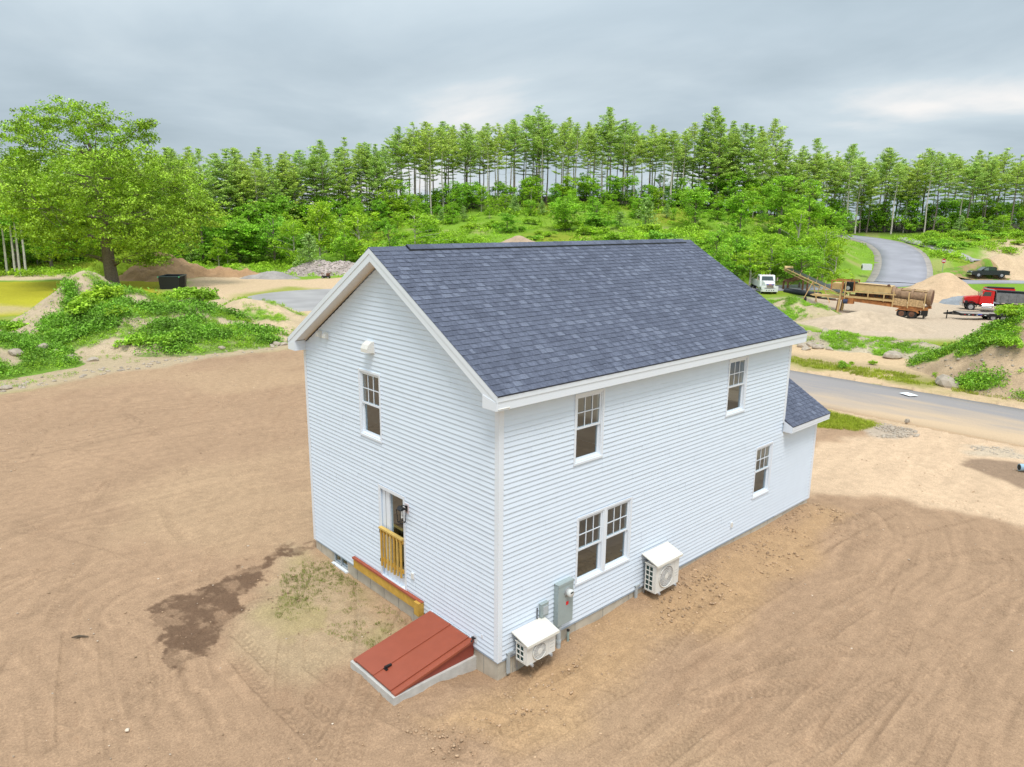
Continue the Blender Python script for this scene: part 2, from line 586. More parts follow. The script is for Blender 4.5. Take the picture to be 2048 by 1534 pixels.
def np_mesh(name, V, F, mats, cover=None, smooth_=False, midx=None):
    """V (n,3), F (m,3|4) arrays"""
    me = bpy.data.meshes.new(name)
    k = F.shape[1]
    me.vertices.add(len(V)); me.vertices.foreach_set('co', np.ascontiguousarray(V, np.float32).ravel())
    me.loops.add(F.size); me.loops.foreach_set('vertex_index', np.ascontiguousarray(F, np.int32).ravel())
    me.polygons.add(len(F))
    me.polygons.foreach_set('loop_start', np.arange(0, F.size, k, dtype=np.int32))
    me.polygons.foreach_set('loop_total', np.full(len(F), k, np.int32))
    if midx is not None:
        me.polygons.foreach_set('material_index', np.asarray(midx, np.int32))
    if smooth_:
        me.polygons.foreach_set('use_smooth', np.ones(len(F), bool))
    for m in (mats if isinstance(mats, (list, tuple)) else [mats]):
        me.materials.append(m)
    if cover is not None:
        a = me.attributes.new('cover', 'FLOAT_COLOR', 'POINT')
        a.data.foreach_set('color', np.c_[cover, np.ones(len(cover))].astype(np.float32).ravel())
    me.update(calc_edges=True)
    return me


def leaves(C, Rr, n, size, up=.5, aspect=.62, seed=0, flat=1.0):
    """leaf-sized quads through ellipsoids: centres C (k,3), radii Rr (k,3)"""
    g = np.random.default_rng(seed)
    C, Rr = np.asarray(C, float), np.asarray(Rr, float)
    k = len(C)
    if np.ndim(n) == 0:
        n = np.full(k, n)
    idx = np.repeat(np.arange(k), n)
    m = len(idx)
    d = g.normal(size=(m, 3)); d /= np.linalg.norm(d, axis=1)[:, None]
    r = g.random(m) ** .45
    P = C[idx] + d * Rr[idx] * r[:, None]
    nor = d * (1 - up) + np.array([0, 0, 1]) * up + g.normal(size=(m, 3)) * .38
    nor /= np.linalg.norm(nor, axis=1)[:, None]
    a = np.cross(nor, g.normal(size=(m, 3))); a /= np.linalg.norm(a, axis=1)[:, None]
    b = np.cross(nor, a)
    s = size * g.uniform(.65, 1.35, m)[:, None]
    tilt = nor * s * .22
    V = np.stack([P - a * s * .5, P - b * s * .5 * aspect + tilt, P + a * s * .5, P + b * s * .5 * aspect + tilt], 1).reshape(-1, 3)
    F = np.arange(4 * m).reshape(-1, 4)
    return V, F


def join(parts):
    Vs, Fs, o = [], [], 0
    for V, F in parts:
        Vs.append(V); Fs.append(F + o); o += len(V)
    return np.concatenate(Vs), np.concatenate(Fs)
#--SETTING--

# ------------------------------------------------------------------ tyre and track marks pressed into the soil (raster of heights, 2.5 cm)
RX0, RY0, RS = -16.0, -18.0, 0.025
RW, RH = 1760, 2200
track_h = np.zeros((RH, RW), np.float32)
track_t = np.zeros((RH, RW), np.float32)


def press(pts, w=.34, depth=.020, lug=.13, tone=.10, seed=0, lugh=.012):
    P = np.asarray(pts, float)[:, :2]
    # smooth the path (Chaikin)
    for _ in range(3):
        Q = np.empty((2 * len(P) - 2, 2)); Q[0::2] = P[:-1] * .75 + P[1:] * .25; Q[1::2] = P[:-1] * .25 + P[1:] * .75
        P = np.r_[P[:1], Q, P[-1:]]
    L = np.r_[0, np.cumsum(np.hypot(*np.diff(P, axis=0).T))]
    s = np.arange(0, L[-1], .018)
    x, y = np.interp(s, L, P[:, 0]), np.interp(s, L, P[:, 1])
    tx, ty = np.gradient(x), np.gradient(y)
    l = np.hypot(tx, ty) + 1e-9
    nx, ny = -ty / l, tx / l
    t = np.arange(-w * .75, w * .75, .018)
    S, T = np.meshgrid(s, t, indexing='ij')
    X = x[:, None] + nx[:, None] * T; Y = y[:, None] + ny[:, None] * T
    strength = smooth(.28, .52, fbm(X, Y, 2.4, 90 + seed, 3)) * np.minimum(1, np.minimum(S, L[-1] - S) / .8)
    inn = np.abs(T) < w / 2
    if lug:
        ph = (S + np.abs(T) * .7) / lug
        bar = (np.sin(2 * np.pi * ph) > .1) & (np.abs(T) > w * .06)
    else:
        bar = np.zeros(X.shape, bool); ph = S
    h = np.where(inn, -depth + lugh * bar, depth * .8 * np.exp(-((np.abs(T) - w * .58) / (.05 if lug else .03)) ** 2))
    i = ((X - RX0) / RS).astype(int); j = ((Y - RY0) / RS).astype(int)
    ok = (i >= 0) & (i < RW) & (j >= 0) & (j < RH)
    track_h[j[ok], i[ok]] = (h * strength)[ok]
    track_t[j[ok], i[ok]] = (np.where(inn, np.where(bar, -.35 * tone, tone), 0) * strength)[ok]


def gp(l):
    return [G(u, v)[:2] for u, v in l]


k = 0
# passes alongside the house, swinging off towards the drive
for off, bend in ((-1.7, 0), (-2.9, .5), (-3.5, .6), (-4.6, 1.2), (-5.3, 1.3), (-6.4, 1.7), (-7.1, 1.9), (-8.2, 2.4), (-9.3, 2.8)):
    pts = [(-9, off - rnd.uniform(-.6, .6)), (-2, off), (3, off + rnd.uniform(-.2, .2)), (8, off - .2), (11.5, off - .4 - bend * .3), (14, off - 1.2 - bend), (16, off - 3.4 - bend), (17, off - 7 - bend)]
    press(pts, rnd.choice((.32, .38, .42)), rnd.uniform(.018, .03), rnd.choice((.11, .14, .18)), rnd.uniform(.08, .16), k); k += 1
for l in ([(1640, 1060), (1750, 1010), (1860, 1000), (1960, 1020), (2060, 1060)], [(1560, 1110), (1700, 1060), (1850, 1050), (2000, 1090), (2100, 1150)],
          [(1400, 1380), (1500, 1330), (1620, 1300), (1780, 1310), (1920, 1350), (2060, 1440)], [(1330, 1420), (1480, 1380), (1650, 1370), (1850, 1400), (2060, 1500)],
          [(1560, 1534), (1700, 1440), (1800, 1360), (1900, 1300)], [(1750, 1534), (1820, 1450), (1950, 1380)], [(1820, 1240), (1900, 1300), (1950, 1400), (1980, 1534)],
          [(1780, 1330), (1820, 1220), (1880, 1150)], [(1950, 1534), (1960, 1420), (2020, 1340)],
          [(-20, 1120), (130, 1100), (290, 1065), (450, 1035), (625, 1010)], [(-20, 1160), (140, 1130), (300, 1095), (620, 1040)], [(30, 1035), (70, 1060), (140, 1077), (200, 1080)],
          [(310, 1075), (325, 1120), (360, 1180), (420, 1230)], [(150, 1080), (170, 1040), (190, 1000), (230, 950)], [(80, 1534), (70, 1400), (60, 1300), (90, 1180)],
          [(140, 1534), (130, 1420), (140, 1300), (150, 1180)], [(280, 1260), (292, 1320), (300, 1380), (330, 1460), (380, 1560)], [(310, 1260), (325, 1330), (340, 1400), (390, 1540)],
          [(420, 1250), (470, 1310), (530, 1380), (620, 1460), (700, 1560)], [(445, 1240), (520, 1310), (600, 1390), (720, 1480)], [(500, 1220), (570, 1290), (660, 1350), (760, 1420), (880, 1470)],
          [(240, 1534), (236, 1440), (225, 1330), (215, 1240)], [(20, 870), (140, 850), (330, 820), (600, 790)], [(0, 930), (180, 900), (380, 870), (610, 850)],
          [(40, 1010), (210, 930), (380, 880), (560, 860), (615, 870)], [(200, 800), (300, 850), (360, 920), (380, 1000)], [(620, 930), (500, 940), (420, 970), (350, 1010)],
          [(760, 1534), (900, 1450), (1050, 1380), (1200, 1310)], [(860, 1534), (980, 1460), (1120, 1400)]):
    press(gp(l), rnd.choice((.26, .34, .42)), rnd.uniform(.016, .028), rnd.choice((.10, .13, .17)), rnd.uniform(.08, .18), k); k += 1
# drive: pale wheel lines
for l in ([(1640, 960), (1760, 930), (1900, 890), (2060, 860)], [(1630, 985), (1760, 960), (1900, 985), (2060, 1030)], [(1640, 920), (1740, 880), (1850, 868), (1950, 880)],
          [(1640, 940), (1800, 945), (1920, 1000), (2060, 1010)], [(1680, 870), (1800, 900), (1900, 960), (2060, 1040)]):
    press(gp(l), .4, .018, .16, .07, k); k += 1


# thin scratches left by blade and rakes, and more faint passes
g_ = random.Random(55)
for i in range(64):
    if i % 2:       # right side: roughly along the long wall, bending away
        x0, y0 = g_.uniform(-8, 14), -g_.uniform(1.5, 13); a = g_.uniform(-.35, .25); bend = g_.uniform(-.10, .03)
    else:           # left side
        x0, y0 = g_.uniform(-9, -1), g_.uniform(-6, 26); a = g_.uniform(.2, 1.9); bend = g_.uniform(-.12, .12)
    L_ = g_.uniform(3, 9); pts = []
    for q in range(7):
        pts.append((x0, y0)); x0 += math.cos(a) * L_ / 6; y0 += math.sin(a) * L_ / 6; a += bend
    if i % 4 < 2: press(pts, g_.uniform(.04, .09), g_.uniform(.012, .022), 0, g_.uniform(.10, .22), k, 0)
    else: press(pts, g_.choice((.28, .36, .42)), g_.uniform(.014, .022), g_.choice((.09, .12, .15)), g_.uniform(.07, .14), k)
    k += 1


def samp(rast, x, y):
    fx, fy = (x - RX0) / RS, (y - RY0) / RS
    i = np.clip(fx.astype(int), 0, RW - 2); j = np.clip(fy.astype(int), 0, RH - 2)
    ok = (fx >= 0) & (fx < RW - 1) & (fy >= 0) & (fy < RH - 1)
    a, b = fx - i, fy - j
    v = (rast[j, i] * (1 - a) + rast[j, i + 1] * a) * (1 - b) + (rast[j + 1, i] * (1 - a) + rast[j + 1, i + 1] * a) * b
    return np.where(ok, v, 0)


# ------------------------------------------------------------------ the ground
FE_U = [-200, 0, 250, 500, 700, 900, 1200, 1480, 1600, 1750, 2048, 2250]
FE_D = [106, 110, 120, 132, 146, 158, 164, 160, 168, 178, 170, 168]
LOT = [(-70, 10), (-40, 24), (-16, 31), (-3.5, 33.4), (.8, 35), (7.2, 36.2), (14, 36.6), (20, 36.2), (24.6, 33), (25.2, 12), (25.2, -70), (-70, -70)]
GREEN = np.array([.175, .300, .030])
STAIN = [G(u, v)[:2] for u, v in [(296, 1222), (345, 1195), (425, 1165), (470, 1140), (512, 1128), (560, 1104), (622, 1082), (626, 1092), (565, 1118), (520, 1142), (512, 1170), (478, 1195), (470, 1232), (438, 1268), (402, 1300), (356, 1352), (335, 1310), (345, 1275), (300, 1290), (318, 1250)]]
LAWN = [G(u, v)[:2] for u, v in [(-200, 566), (0, 564), (330, 562), (312, 596), (210, 625), (0, 632), (-200, 640)]]


def uvd(x, y, z):
    q = np.stack([x - CAM[0], y - CAM[1], z - CAM[2]], -1)
    dep = q @ AX[2]
    dd = np.where(dep > 1, dep, 1)
    return np.where(dep > 1, 1024 + FPX * (q @ AX[0]) / dd, -1e5), dep


def sweep(x, y):
    """fine streaks left by the grader blade and tracks, sweeping round the house"""
    cx = np.clip(x, -4, 12); cy = np.clip(y, 0, 7)
    r = np.hypot(x - cx, y - cy)
    a = np.arctan2(y - 3.5, x - 5) * 7 + (np.abs(cx - x) < .01) * cx * .5 + (np.abs(cy - y) < .01) * cy * .5
    w = (fbm(x, y, 5, 48, 3) - .5) * 1.6
    m = smooth(.38, .6, fbm(x, y, 3.5, 49, 3))
    return .5 + (fbm((r + w) * 9, a * .55, 1.0, 50, 3) - .5) * (.35 + .65 * m)


def cover_of(x, y, z):
    n1 = fbm(x, y, 1.1, 1, 4); n2 = fbm(x, y, 5, 2, 4); n3 = fbm(x, y, 18, 3, 3)
    wx = x + (fbm(x, y, 1.6, 5, 4) - .5) * 1.6; wy = y + (fbm(x, y, 1.6, 6, 4) - .5) * 1.6
    bx = x + (n3 - .5) * 10; by = y + (fbm(x, y, 14, 9, 3) - .5) * 10
    u, dep = uvd(x, y, z)
    c = GREEN * (.75 + .6 * n2[..., None])
    yel = smooth(.52, .7, n3)[..., None]
    c = c * (1 - yel) + np.array([.235, .275, .030]) * yel
    dry = smooth(.60, .75, n2)[..., None] * .5
    c = c * (1 - dry) + np.array([.36, .29, .15]) * dry

    def lay(c, col, m):
        return c * (1 - m[..., None]) + np.asarray(col) * m[..., None]
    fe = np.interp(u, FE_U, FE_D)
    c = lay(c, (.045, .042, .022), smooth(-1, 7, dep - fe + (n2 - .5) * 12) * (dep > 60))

    def region(c, poly, col, soft=.5, warp=0, amt=1.0, n=None):
        X, Y = (wx, wy) if warp == 0 else (bx, by)
        m = smooth(-soft, soft, poly_sd(X, Y, poly)) * amt
        if n is not None:
            m = m * n
        return lay(c, col, m)
    px = lambda l, z=0.0: [G(a, b, z)[:2] for a, b in l]
    # left: lawn, tan line, bare yard by the cul-de-sac
    c = region(c, px([(-300, 545), (0, 550), (260, 550), (340, 556), (262, 561), (0, 560), (-300, 556)]), (.58, .45, .29), 1.0)
    c = region(c, LAWN, np.array([.40, .365, .028]) * (.85 + .3 * fbm(x, y, 6, 35, 4))[..., None], 1.2)
    c = region(c, px([(-100, 612), (120, 607), (300, 600), (250, 620), (-100, 630)]), (.47, .36, .22), 2.0, 0, .7, smooth(.35, .6, n2))
    c = region(c, px([(360, 560), (420, 548), (540, 549), (590, 556), (760, 550), (760, 640), (640, 640), (540, 615), (430, 612), (352, 600)]), (.56, .41, .26), 1.5, 1)
    c = region(c, px([(470, 590), (580, 573), (640, 578), (560, 592), (525, 612), (470, 610)]), (.27, .30, .05), 1.5, 0, .9)
    # strip beyond the lot
    c = region(c, [(-70, 8), (-40, 24), (-16, 31.0), (-3.5, 33.4), (14, 36.4), (24, 36), (24, 47), (12, 44), (0, 42), (-14, 40), (-70, 34)], (.43, .33, .22), 1.0, 0, .95)
    # right side: yard, verge, bare bank
    c = region(c, px([(1440, 612), (1540, 598), (1660, 594), (1800, 584), (1960, 580), (2300, 580), (2300, 700), (1900, 690), (1800, 692), (1700, 678), (1610, 655), (1480, 640)], YZ), (.49, .385, .28), 2.0)
    c = region(c, px([(1960, 538), (2300, 520), (2300, 556), (1960, 556)], RZ), (.52, .40, .25), 1.5)
    c = region(c, px([(1830, 574), (2300, 572), (2300, 600), (1900, 590)], RZ), (.56, .42, .26), 1.5)
    c = region(c, [(25.0, -70), (25.0, 56), (34.4, 56), (34.4, -70)], (.52, .375, .24), .25)
    c = region(c, [(34.0, -70), (34.0, 50), (43.5, 40), (43.5, -70)], (.56, .405, .245), .8)
    c = region(c, [(34.3, -70), (34.3, 45), (37.4, 45), (37.4, -70)], (.235, .235, .055), .9, 0, .85, smooth(.36, .58, fbm(x, y, 2.2, 31, 4)))
    c = region(c, [(37.0, -70), (37.0, 42), (38.6, 42), (38.6, -70)], (.33, .255, .145), .8, 0, .6)
    # the lot: graded topsoil
    lotm = smooth(-.35, .35, poly_sd(wx, wy, LOT))
    streak = fbm(x * .55 + y * .83, (-x * .83 + y * .55) * 5.5, 2.2, 41, 4)
    streak2 = fbm(x * .97 + y * .1, (y * .97 - x * .1) * 6.0, 2.0, 44, 4)
    side = smooth(-3, 3, x * .3 - y)
    st = streak * (1 - side) + streak2 * side
    soil = np.array([.362, .237, .148]) * (1 + .14 * (n2 - .5) + .16 * (st - .5) + .10 * (n1 - .5) + .34 * (sweep(x, y) - .5))[..., None]
    damp = smooth(.55, .72, n3 * .6 + st * .4)[..., None]
    soil = soil * (1 - damp * .15 * np.array([.9, 1.0, 1.06]))
    sand = (smooth(.56, .74, fbm(x, y, 7, 71, 4)) * .35)[..., None]
    soil = soil * (1 - sand) + np.array([.47, .33, .20]) * sand
    c = c * (1 - lotm[..., None]) + soil * lotm[..., None]
    # drive and its dark island
    drive = [(13.6, 3.2), (13.4, .6), (15.6, -1.2), (16.6, -3.4), (16.6, -6.5), (15.5, -12), (14, -40), (26, -40), (25.6, -8), (26.4, 1.2), (24.6, 1.4), (22.6, 1.9), (20.0, 2.9), (17, 3.3)]
    dcol = np.array([.575, .41, .27])
    dm = smooth(-.35, .5, poly_sd(wx, wy, drive))
    dv = (dcol * (1 + .22 * (streak2 - .5) + .12 * (n1 - .5))[..., None])
    c = c * (1 - dm[..., None]) + dv * dm[..., None]
    c = region(c, [(22.5, -1.7), (21.3, -2.2), (20.5, -3.1), (20.3, -4.2), (20.6, -8), (21, -14), (23.6, -14), (23.5, -6), (23.3, -3.2)], (.285, .195, .130), .22)
    c = region(c, [(25.4, -2.2), (24.6, -4.4), (23.2, -1.9), (24.4, -1.2)], (.50, .40, .29), .3)
    # verge lawn by the front corner
    c = region(c, [(21.9, 4.3), (22.9, 2.5), (24.8, 2.0), (25.3, 4.0), (25.2, 14), (22.5, 13)], (.27, .28, .03), .25, 0, .95)
    c = region(c, [(23.2, 2.3), (22.5, 1.4), (24.4, .4), (25.4, 1.0), (25.2, 2.4)], (.43, .35, .27), .25, 0, .9)
    # gable side: rough soil with a little green, banked trench by the long wall
    c = region(c, [(-.1, 8.2), (-.1, 2.4), (-2.6, 2.2), (-3.2, 4.6), (-1.8, 7.0)], (.41, .30, .185), .5, 0, .9)
    gm = smooth(.52, .66, fbm(x, y, .9, 61, 4)) * smooth(-.3, .6, poly_sd(wx, wy, [(-.05, 7.6), (-.05, 2.6), (-1.4, 2.3), (-2.6, 5.2), (-1.5, 7)]))
    c = lay(c, (.30, .27, .09), gm * .35)
    c = region(c, [(-1.5, .1), (.2, -.15), (13.2, -.15), (13.5, -1.2), (8, -1.9), (3, -1.7), (-1.5, -1.8)], (.445, .285, .150), .5, 0, .65)
    # wet soil
    sx = x + (fbm(x, y, .55, 81, 5, .62) - .5) * 1.3; sy = y + (fbm(x, y, .55, 82, 5, .62) - .5) * 1.3
    wet = smooth(-.05, .07, poly_sd(sx, sy, STAIN)) * (.50 + .50 * smooth(.40, .52, fbm(x, y, .4, 83, 5, .65)))
    c = lay(c, (.145, .088, .055), wet * .95)
    tr = samp(track_t, x, y)
    c = c * (1 - .95 * tr[..., None] * lotm[..., None])
    return np.clip(c, .01, .9), lotm


def build_ground():
    ang_f = np.arange(-42.5, 42.5001, .105)
    ang = np.r_[ang_f, np.linspace(46, 314, 36)]
    rr = [1.0, 2.5, 4.5, 6.5, 8.0]
    while rr[-1] < 22: rr.append(rr[-1] * 1.0031)
    while rr[-1] < 38: rr.append(rr[-1] * 1.0050)
    while rr[-1] < 190: rr.append(rr[-1] * 1.012)
    while rr[-1] < 3200: rr.append(rr[-1] * 1.12)
    rr = np.array(rr)
    th = YAW + np.radians(ang)
    X = CAM[0] + rr[:, None] * np.cos(th)[None]; Y = CAM[1] + rr[:, None] * np.sin(th)[None]
    Z = ter(X, Y)
    near = 1 - smooth(34, 60, np.hypot(X - 6, Y - 4))
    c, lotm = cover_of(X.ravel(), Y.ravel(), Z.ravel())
    lotm = lotm.reshape(X.shape)
    rough = smooth(-.2, 1.2, -Y) * (1 - smooth(1.2, 2.6, -Y)) * (X > -2) * (X < 14) + smooth(0, .6, -X) * (1 - smooth(1.5, 3, -X)) * (Y > -1.5) * (Y < 8)
    Z = Z + near * ((fbm(X, Y, 6, 21, 3) - .5) * .10 + (fbm(X, Y, .9, 22, 4) - .5) * (.03 + .10 * rough) + (fbm(X, Y, .22, 24, 3) - .5) * (.016 + .06 * rough) + (sweep(X, Y) - .5) * .030 * lotm)
    Z = Z + near * samp(track_h, X, Y) * .95
    off = 1 - lotm
    Z = Z + off * (fbm(X, Y, 2.5, 25, 4) - .5) * .35 * smooth(36, 60, np.hypot(X, Y)) * (1 - smooth(200, 300, np.hypot(X, Y)))
    # the house stands in a hole of the soil; keep soil below its floor
    ins = (X > .12) & (X < 12.9) & (Y > .12) & (Y < 7.35)
    Z = np.where(ins, -.5, Z)
    # roads lie on a graded bed
    dr = road_dist(X, Y)
    Z = np.where((dr < 0.3) & (X < 45), Z - .22, Z)
    for path, wid in ((UP_ROAD, 5.4), (FAR_ROAD, 3.8)):
        C = resample(path, 1.5); cz = grade(C)
        near_ = np.nonzero(line_sd(X.ravel(), Y.ravel(), path[::3]) < wid + 6)[0]
        xs, ys = X.ravel()[near_], Y.ravel()[near_]
        d2 = (xs[:, None] - C[None, :, 0]) ** 2 + (ys[:, None] - C[None, :, 1]) ** 2
        k_ = d2.argmin(1); dd = np.sqrt(d2[np.arange(len(k_)), k_])
        w_ = 1 - smooth(wid, wid + 6, dd)
        Zr = Z.ravel(); Zr[near_] = Zr[near_] * (1 - w_) + (cz[k_] - .12) * w_; Z = Zr.reshape(X.shape)
    nr, na = X.shape
    V = np.stack([X, Y, Z], -1).reshape(-1, 3)
    i = np.arange(nr - 1)[:, None] * na; j = np.arange(na)[None]
    j2 = (j + 1) % na
    F = np.stack([i + j, i + na + j, i + na + j2, i + j2], -1).reshape(-1, 4)
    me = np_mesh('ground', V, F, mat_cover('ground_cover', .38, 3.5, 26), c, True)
    o = link('ground', me, kind='structure')
    return o


# ------------------------------------------------------------------ roads
def path_of(pts, n=2):
    P = np.asarray(pts, float)
    for _ in range(n):
        Q = np.empty((2 * len(P) - 2, P.shape[1])); Q[0::2] = P[:-1] * .75 + P[1:] * .25; Q[1::2] = P[:-1] * .25 + P[1:] * .75
        P = np.r_[P[:1], Q, P[-1:]]
    return P


NEAR_ROAD = [(29.7, -70), (29.7, 20), (30, 40), (31, 58)]
CUL = (31.5, 61.5, 10.4)
FAR_ROAD = path_of([G(u, v, RZ)[:2] for u, v in [(1150, 574), (1300, 573), (1500, 576), (1650, 575), (1780, 568), (1880, 562), (1960, 561), (2120, 565), (2400, 580)]])
UP_ROAD = path_of([G(1797, 568, RZ)[:2]] + [D(u, v, d)[:2] for u, v, d in ROAD_UP if d] + [D(1560, 466, 190)[:2]])


def road_dist(x, y):
    d = line_sd(x, y, NEAR_ROAD) - 3.5
    d = np.minimum(d, np.hypot(x - CUL[0], y - CUL[1]) - CUL[2])
    d = np.minimum(d, line_sd(x, y, FAR_ROAD[::3]) - 3.3)
    d = np.minimum(d, line_sd(x, y, UP_ROAD[::3]) - 3.5)
    return d


def resample(P, step):
    P = np.asarray(P, float)[:, :2]
    L = np.r_[0, np.cumsum(np.hypot(*np.diff(P, axis=0).T))]
    s = np.arange(0, L[-1], step)
    return np.c_[np.interp(s, L, P[:, 0]), np.interp(s, L, P[:, 1])]


def grade(C):
    zc = ter(C[:, 0], C[:, 1])
    ker = np.ones(9) / 9
    return np.convolve(np.r_[[zc[0]] * 4, zc, [zc[-1]] * 4], ker, 'valid')


def ribbon(name, P, w, lift, m, step=1.5, k=4, wl=None, thick=.3):
    P = resample(P, step)
    t = np.gradient(P, axis=0); t /= np.linalg.norm(t, axis=1)[:, None]
    nn = np.c_[-t[:, 1], t[:, 0]]
    cols = []
    wl = w if wl is None else wl
    off = np.linspace(-w, wl, k + 1)
    zc = ter(P[:, 0], P[:, 1])
    # smooth the grade along the road
    ker = np.ones(9) / 9
    zc = np.convolve(np.r_[[zc[0]] * 4, zc, [zc[-1]] * 4], ker, 'valid')
    for o in off:
        q = P + nn * o
        cols.append(np.c_[q, zc + lift - .012 * abs(o) * 2])
    V = np.stack(cols, 1)
    lo = V[:, [0, -1]].copy(); lo[..., 2] -= thick
    V = np.concatenate([lo[:, :1], V, lo[:, 1:]], 1)
    n, mm = V.shape[:2]
    i = np.arange(n - 1)[:, None] * mm; j = np.arange(mm - 1)[None]
    F = np.stack([i + j, i + mm + j, i + mm + j + 1, i + j + 1], -1).reshape(-1, 4)
    return link(name, np_mesh(name, V.reshape(-1, 3), F, m), kind='structure')


def mat_road():
    """asphalt dusted with sand: stronger by the drive and along the edges"""
    m = bpy.data.materials.new('dusty_asphalt'); m.use_nodes = True
    t = m.node_tree; b = t.nodes['Principled BSDF']
    b.inputs['Roughness'].default_value = .9; b.inputs['Specular IOR Level'].default_value = .2
    tc = N(t, 'ShaderNodeTexCoord')
    sp = N(t, 'ShaderNodeSeparateXYZ'); t.links.new(tc.outputs['Object'], sp.inputs[0])
    n = N(t, 'ShaderNodeTexNoise'); n.inputs['Scale'].default_value = .55; n.inputs['Detail'].default_value = 7
    mp = N(t, 'ShaderNodeMapping'); mp.inputs['Scale'].default_value = (1.6, .35, 1)
    t.links.new(tc.outputs['Object'], mp.inputs[0]); t.links.new(mp.outputs[0], n.inputs['Vector'])
    # near edge coordinate: x from 33 (clean) to 26 (dusty); more for low y
    a = N(t, 'ShaderNodeMapRange'); a.inputs['From Min'].default_value, a.inputs['From Max'].default_value = 31.5, 26.4
    a.inputs['To Max'].default_value = .75
    t.links.new(sp.outputs[0], a.inputs['Value'])
    y = N(t, 'ShaderNodeMapRange'); y.inputs['From Min'].default_value, y.inputs['From Max'].default_value = 7.5, -.5
    y.inputs['To Min'].default_value = .35
    t.links.new(sp.outputs[1], y.inputs['Value'])
    mu = N(t, 'ShaderNodeMath', operation='MULTIPLY'); t.links.new(a.outputs[0], mu.inputs[0]); t.links.new(y.outputs[0], mu.inputs[1])
    ad = N(t, 'ShaderNodeMath', operation='ADD'); t.links.new(mu.outputs[0], ad.inputs[0]); t.links.new(n.outputs['Fac'], ad.inputs[1])
    st = N(t, 'ShaderNodeMapRange'); st.inputs['From Min'].default_value, st.inputs['From Max'].default_value = .55, 1.05
    t.links.new(ad.outputs[0], st.inputs['Value'])
    g = N(t, 'ShaderNodeTexNoise'); g.inputs['Scale'].default_value = 25; g.inputs['Detail'].default_value = 5
    t.links.new(tc.outputs['Object'], g.inputs['Vector'])
    gr = N(t, 'ShaderNodeMapRange'); gr.inputs['To Min'].default_value, gr.inputs['To Max'].default_value = .8, 1.2
    t.links.new(g.outputs['Fac'], gr.inputs['Value'])
    mix = N(t, 'ShaderNodeMix', data_type='RGBA'); mix.inputs[6].default_value = (.295, .270, .262, 1); mix.inputs[7].default_value = (.53, .39, .255, 1)
    t.links.new(st.outputs[0], mix.inputs[0])
    c = N(t, 'ShaderNodeVectorMath', operation='SCALE'); t.links.new(mix.outputs[2], c.inputs[0]); t.links.new(gr.outputs[0], c.inputs['Scale'])
    t.links.new(c.outputs[0], b.inputs['Base Color'])
    return m


def build_roads():
    ribbon('road', NEAR_ROAD, 3.5, .05, mat_road(), 1.0, 6)
    # turning circle
    mb = MB(); n = 64
    V = [(CUL[0], CUL[1], .062)] + [(CUL[0] + CUL[2] * math.cos(2 * math.pi * i / n), CUL[1] + CUL[2] * math.sin(2 * math.pi * i / n), .058) for i in range(n)] + \
        [(CUL[0] + (CUL[2] + .3) * math.cos(2 * math.pi * i / n), CUL[1] + (CUL[2] + .3) * math.sin(2 * math.pi * i / n), -.2) for i in range(n)]
    F = [(0, 1 + i, 1 + (i + 1) % n) for i in range(n)] + [(1 + i, 1 + n + i, 1 + n + (i + 1) % n, 1 + (i + 1) % n) for i in range(n)]
    mb.add(V, F)
    mb.build('road_turning_circle', mat('circle_asphalt', (.33, .315, .31), .9, .2, .25, .2, 30), kind='structure')
    ribbon('road', FAR_ROAD, 3.4, .13, ASPH_FAR, 1.5, 4, thick=.2)
    ribbon('gravel_shoulder', UP_ROAD, 4.4, .05, SHOULDER, 1.5, 4, wl=4.7)
    ribbon('road', UP_ROAD, 3.5, .10, ASPH_FAR, 1.5, 4, thick=.12)
    ribbon('drainage_swale', [D(u, v, d)[:2] for u, v, d in [(1800, 474, 168), (1830, 484, 155), (1880, 499, 144), (1930, 513, 134), (1965, 517, 131)]], 1.5, .12, RIPRAP, 1.0, 4)


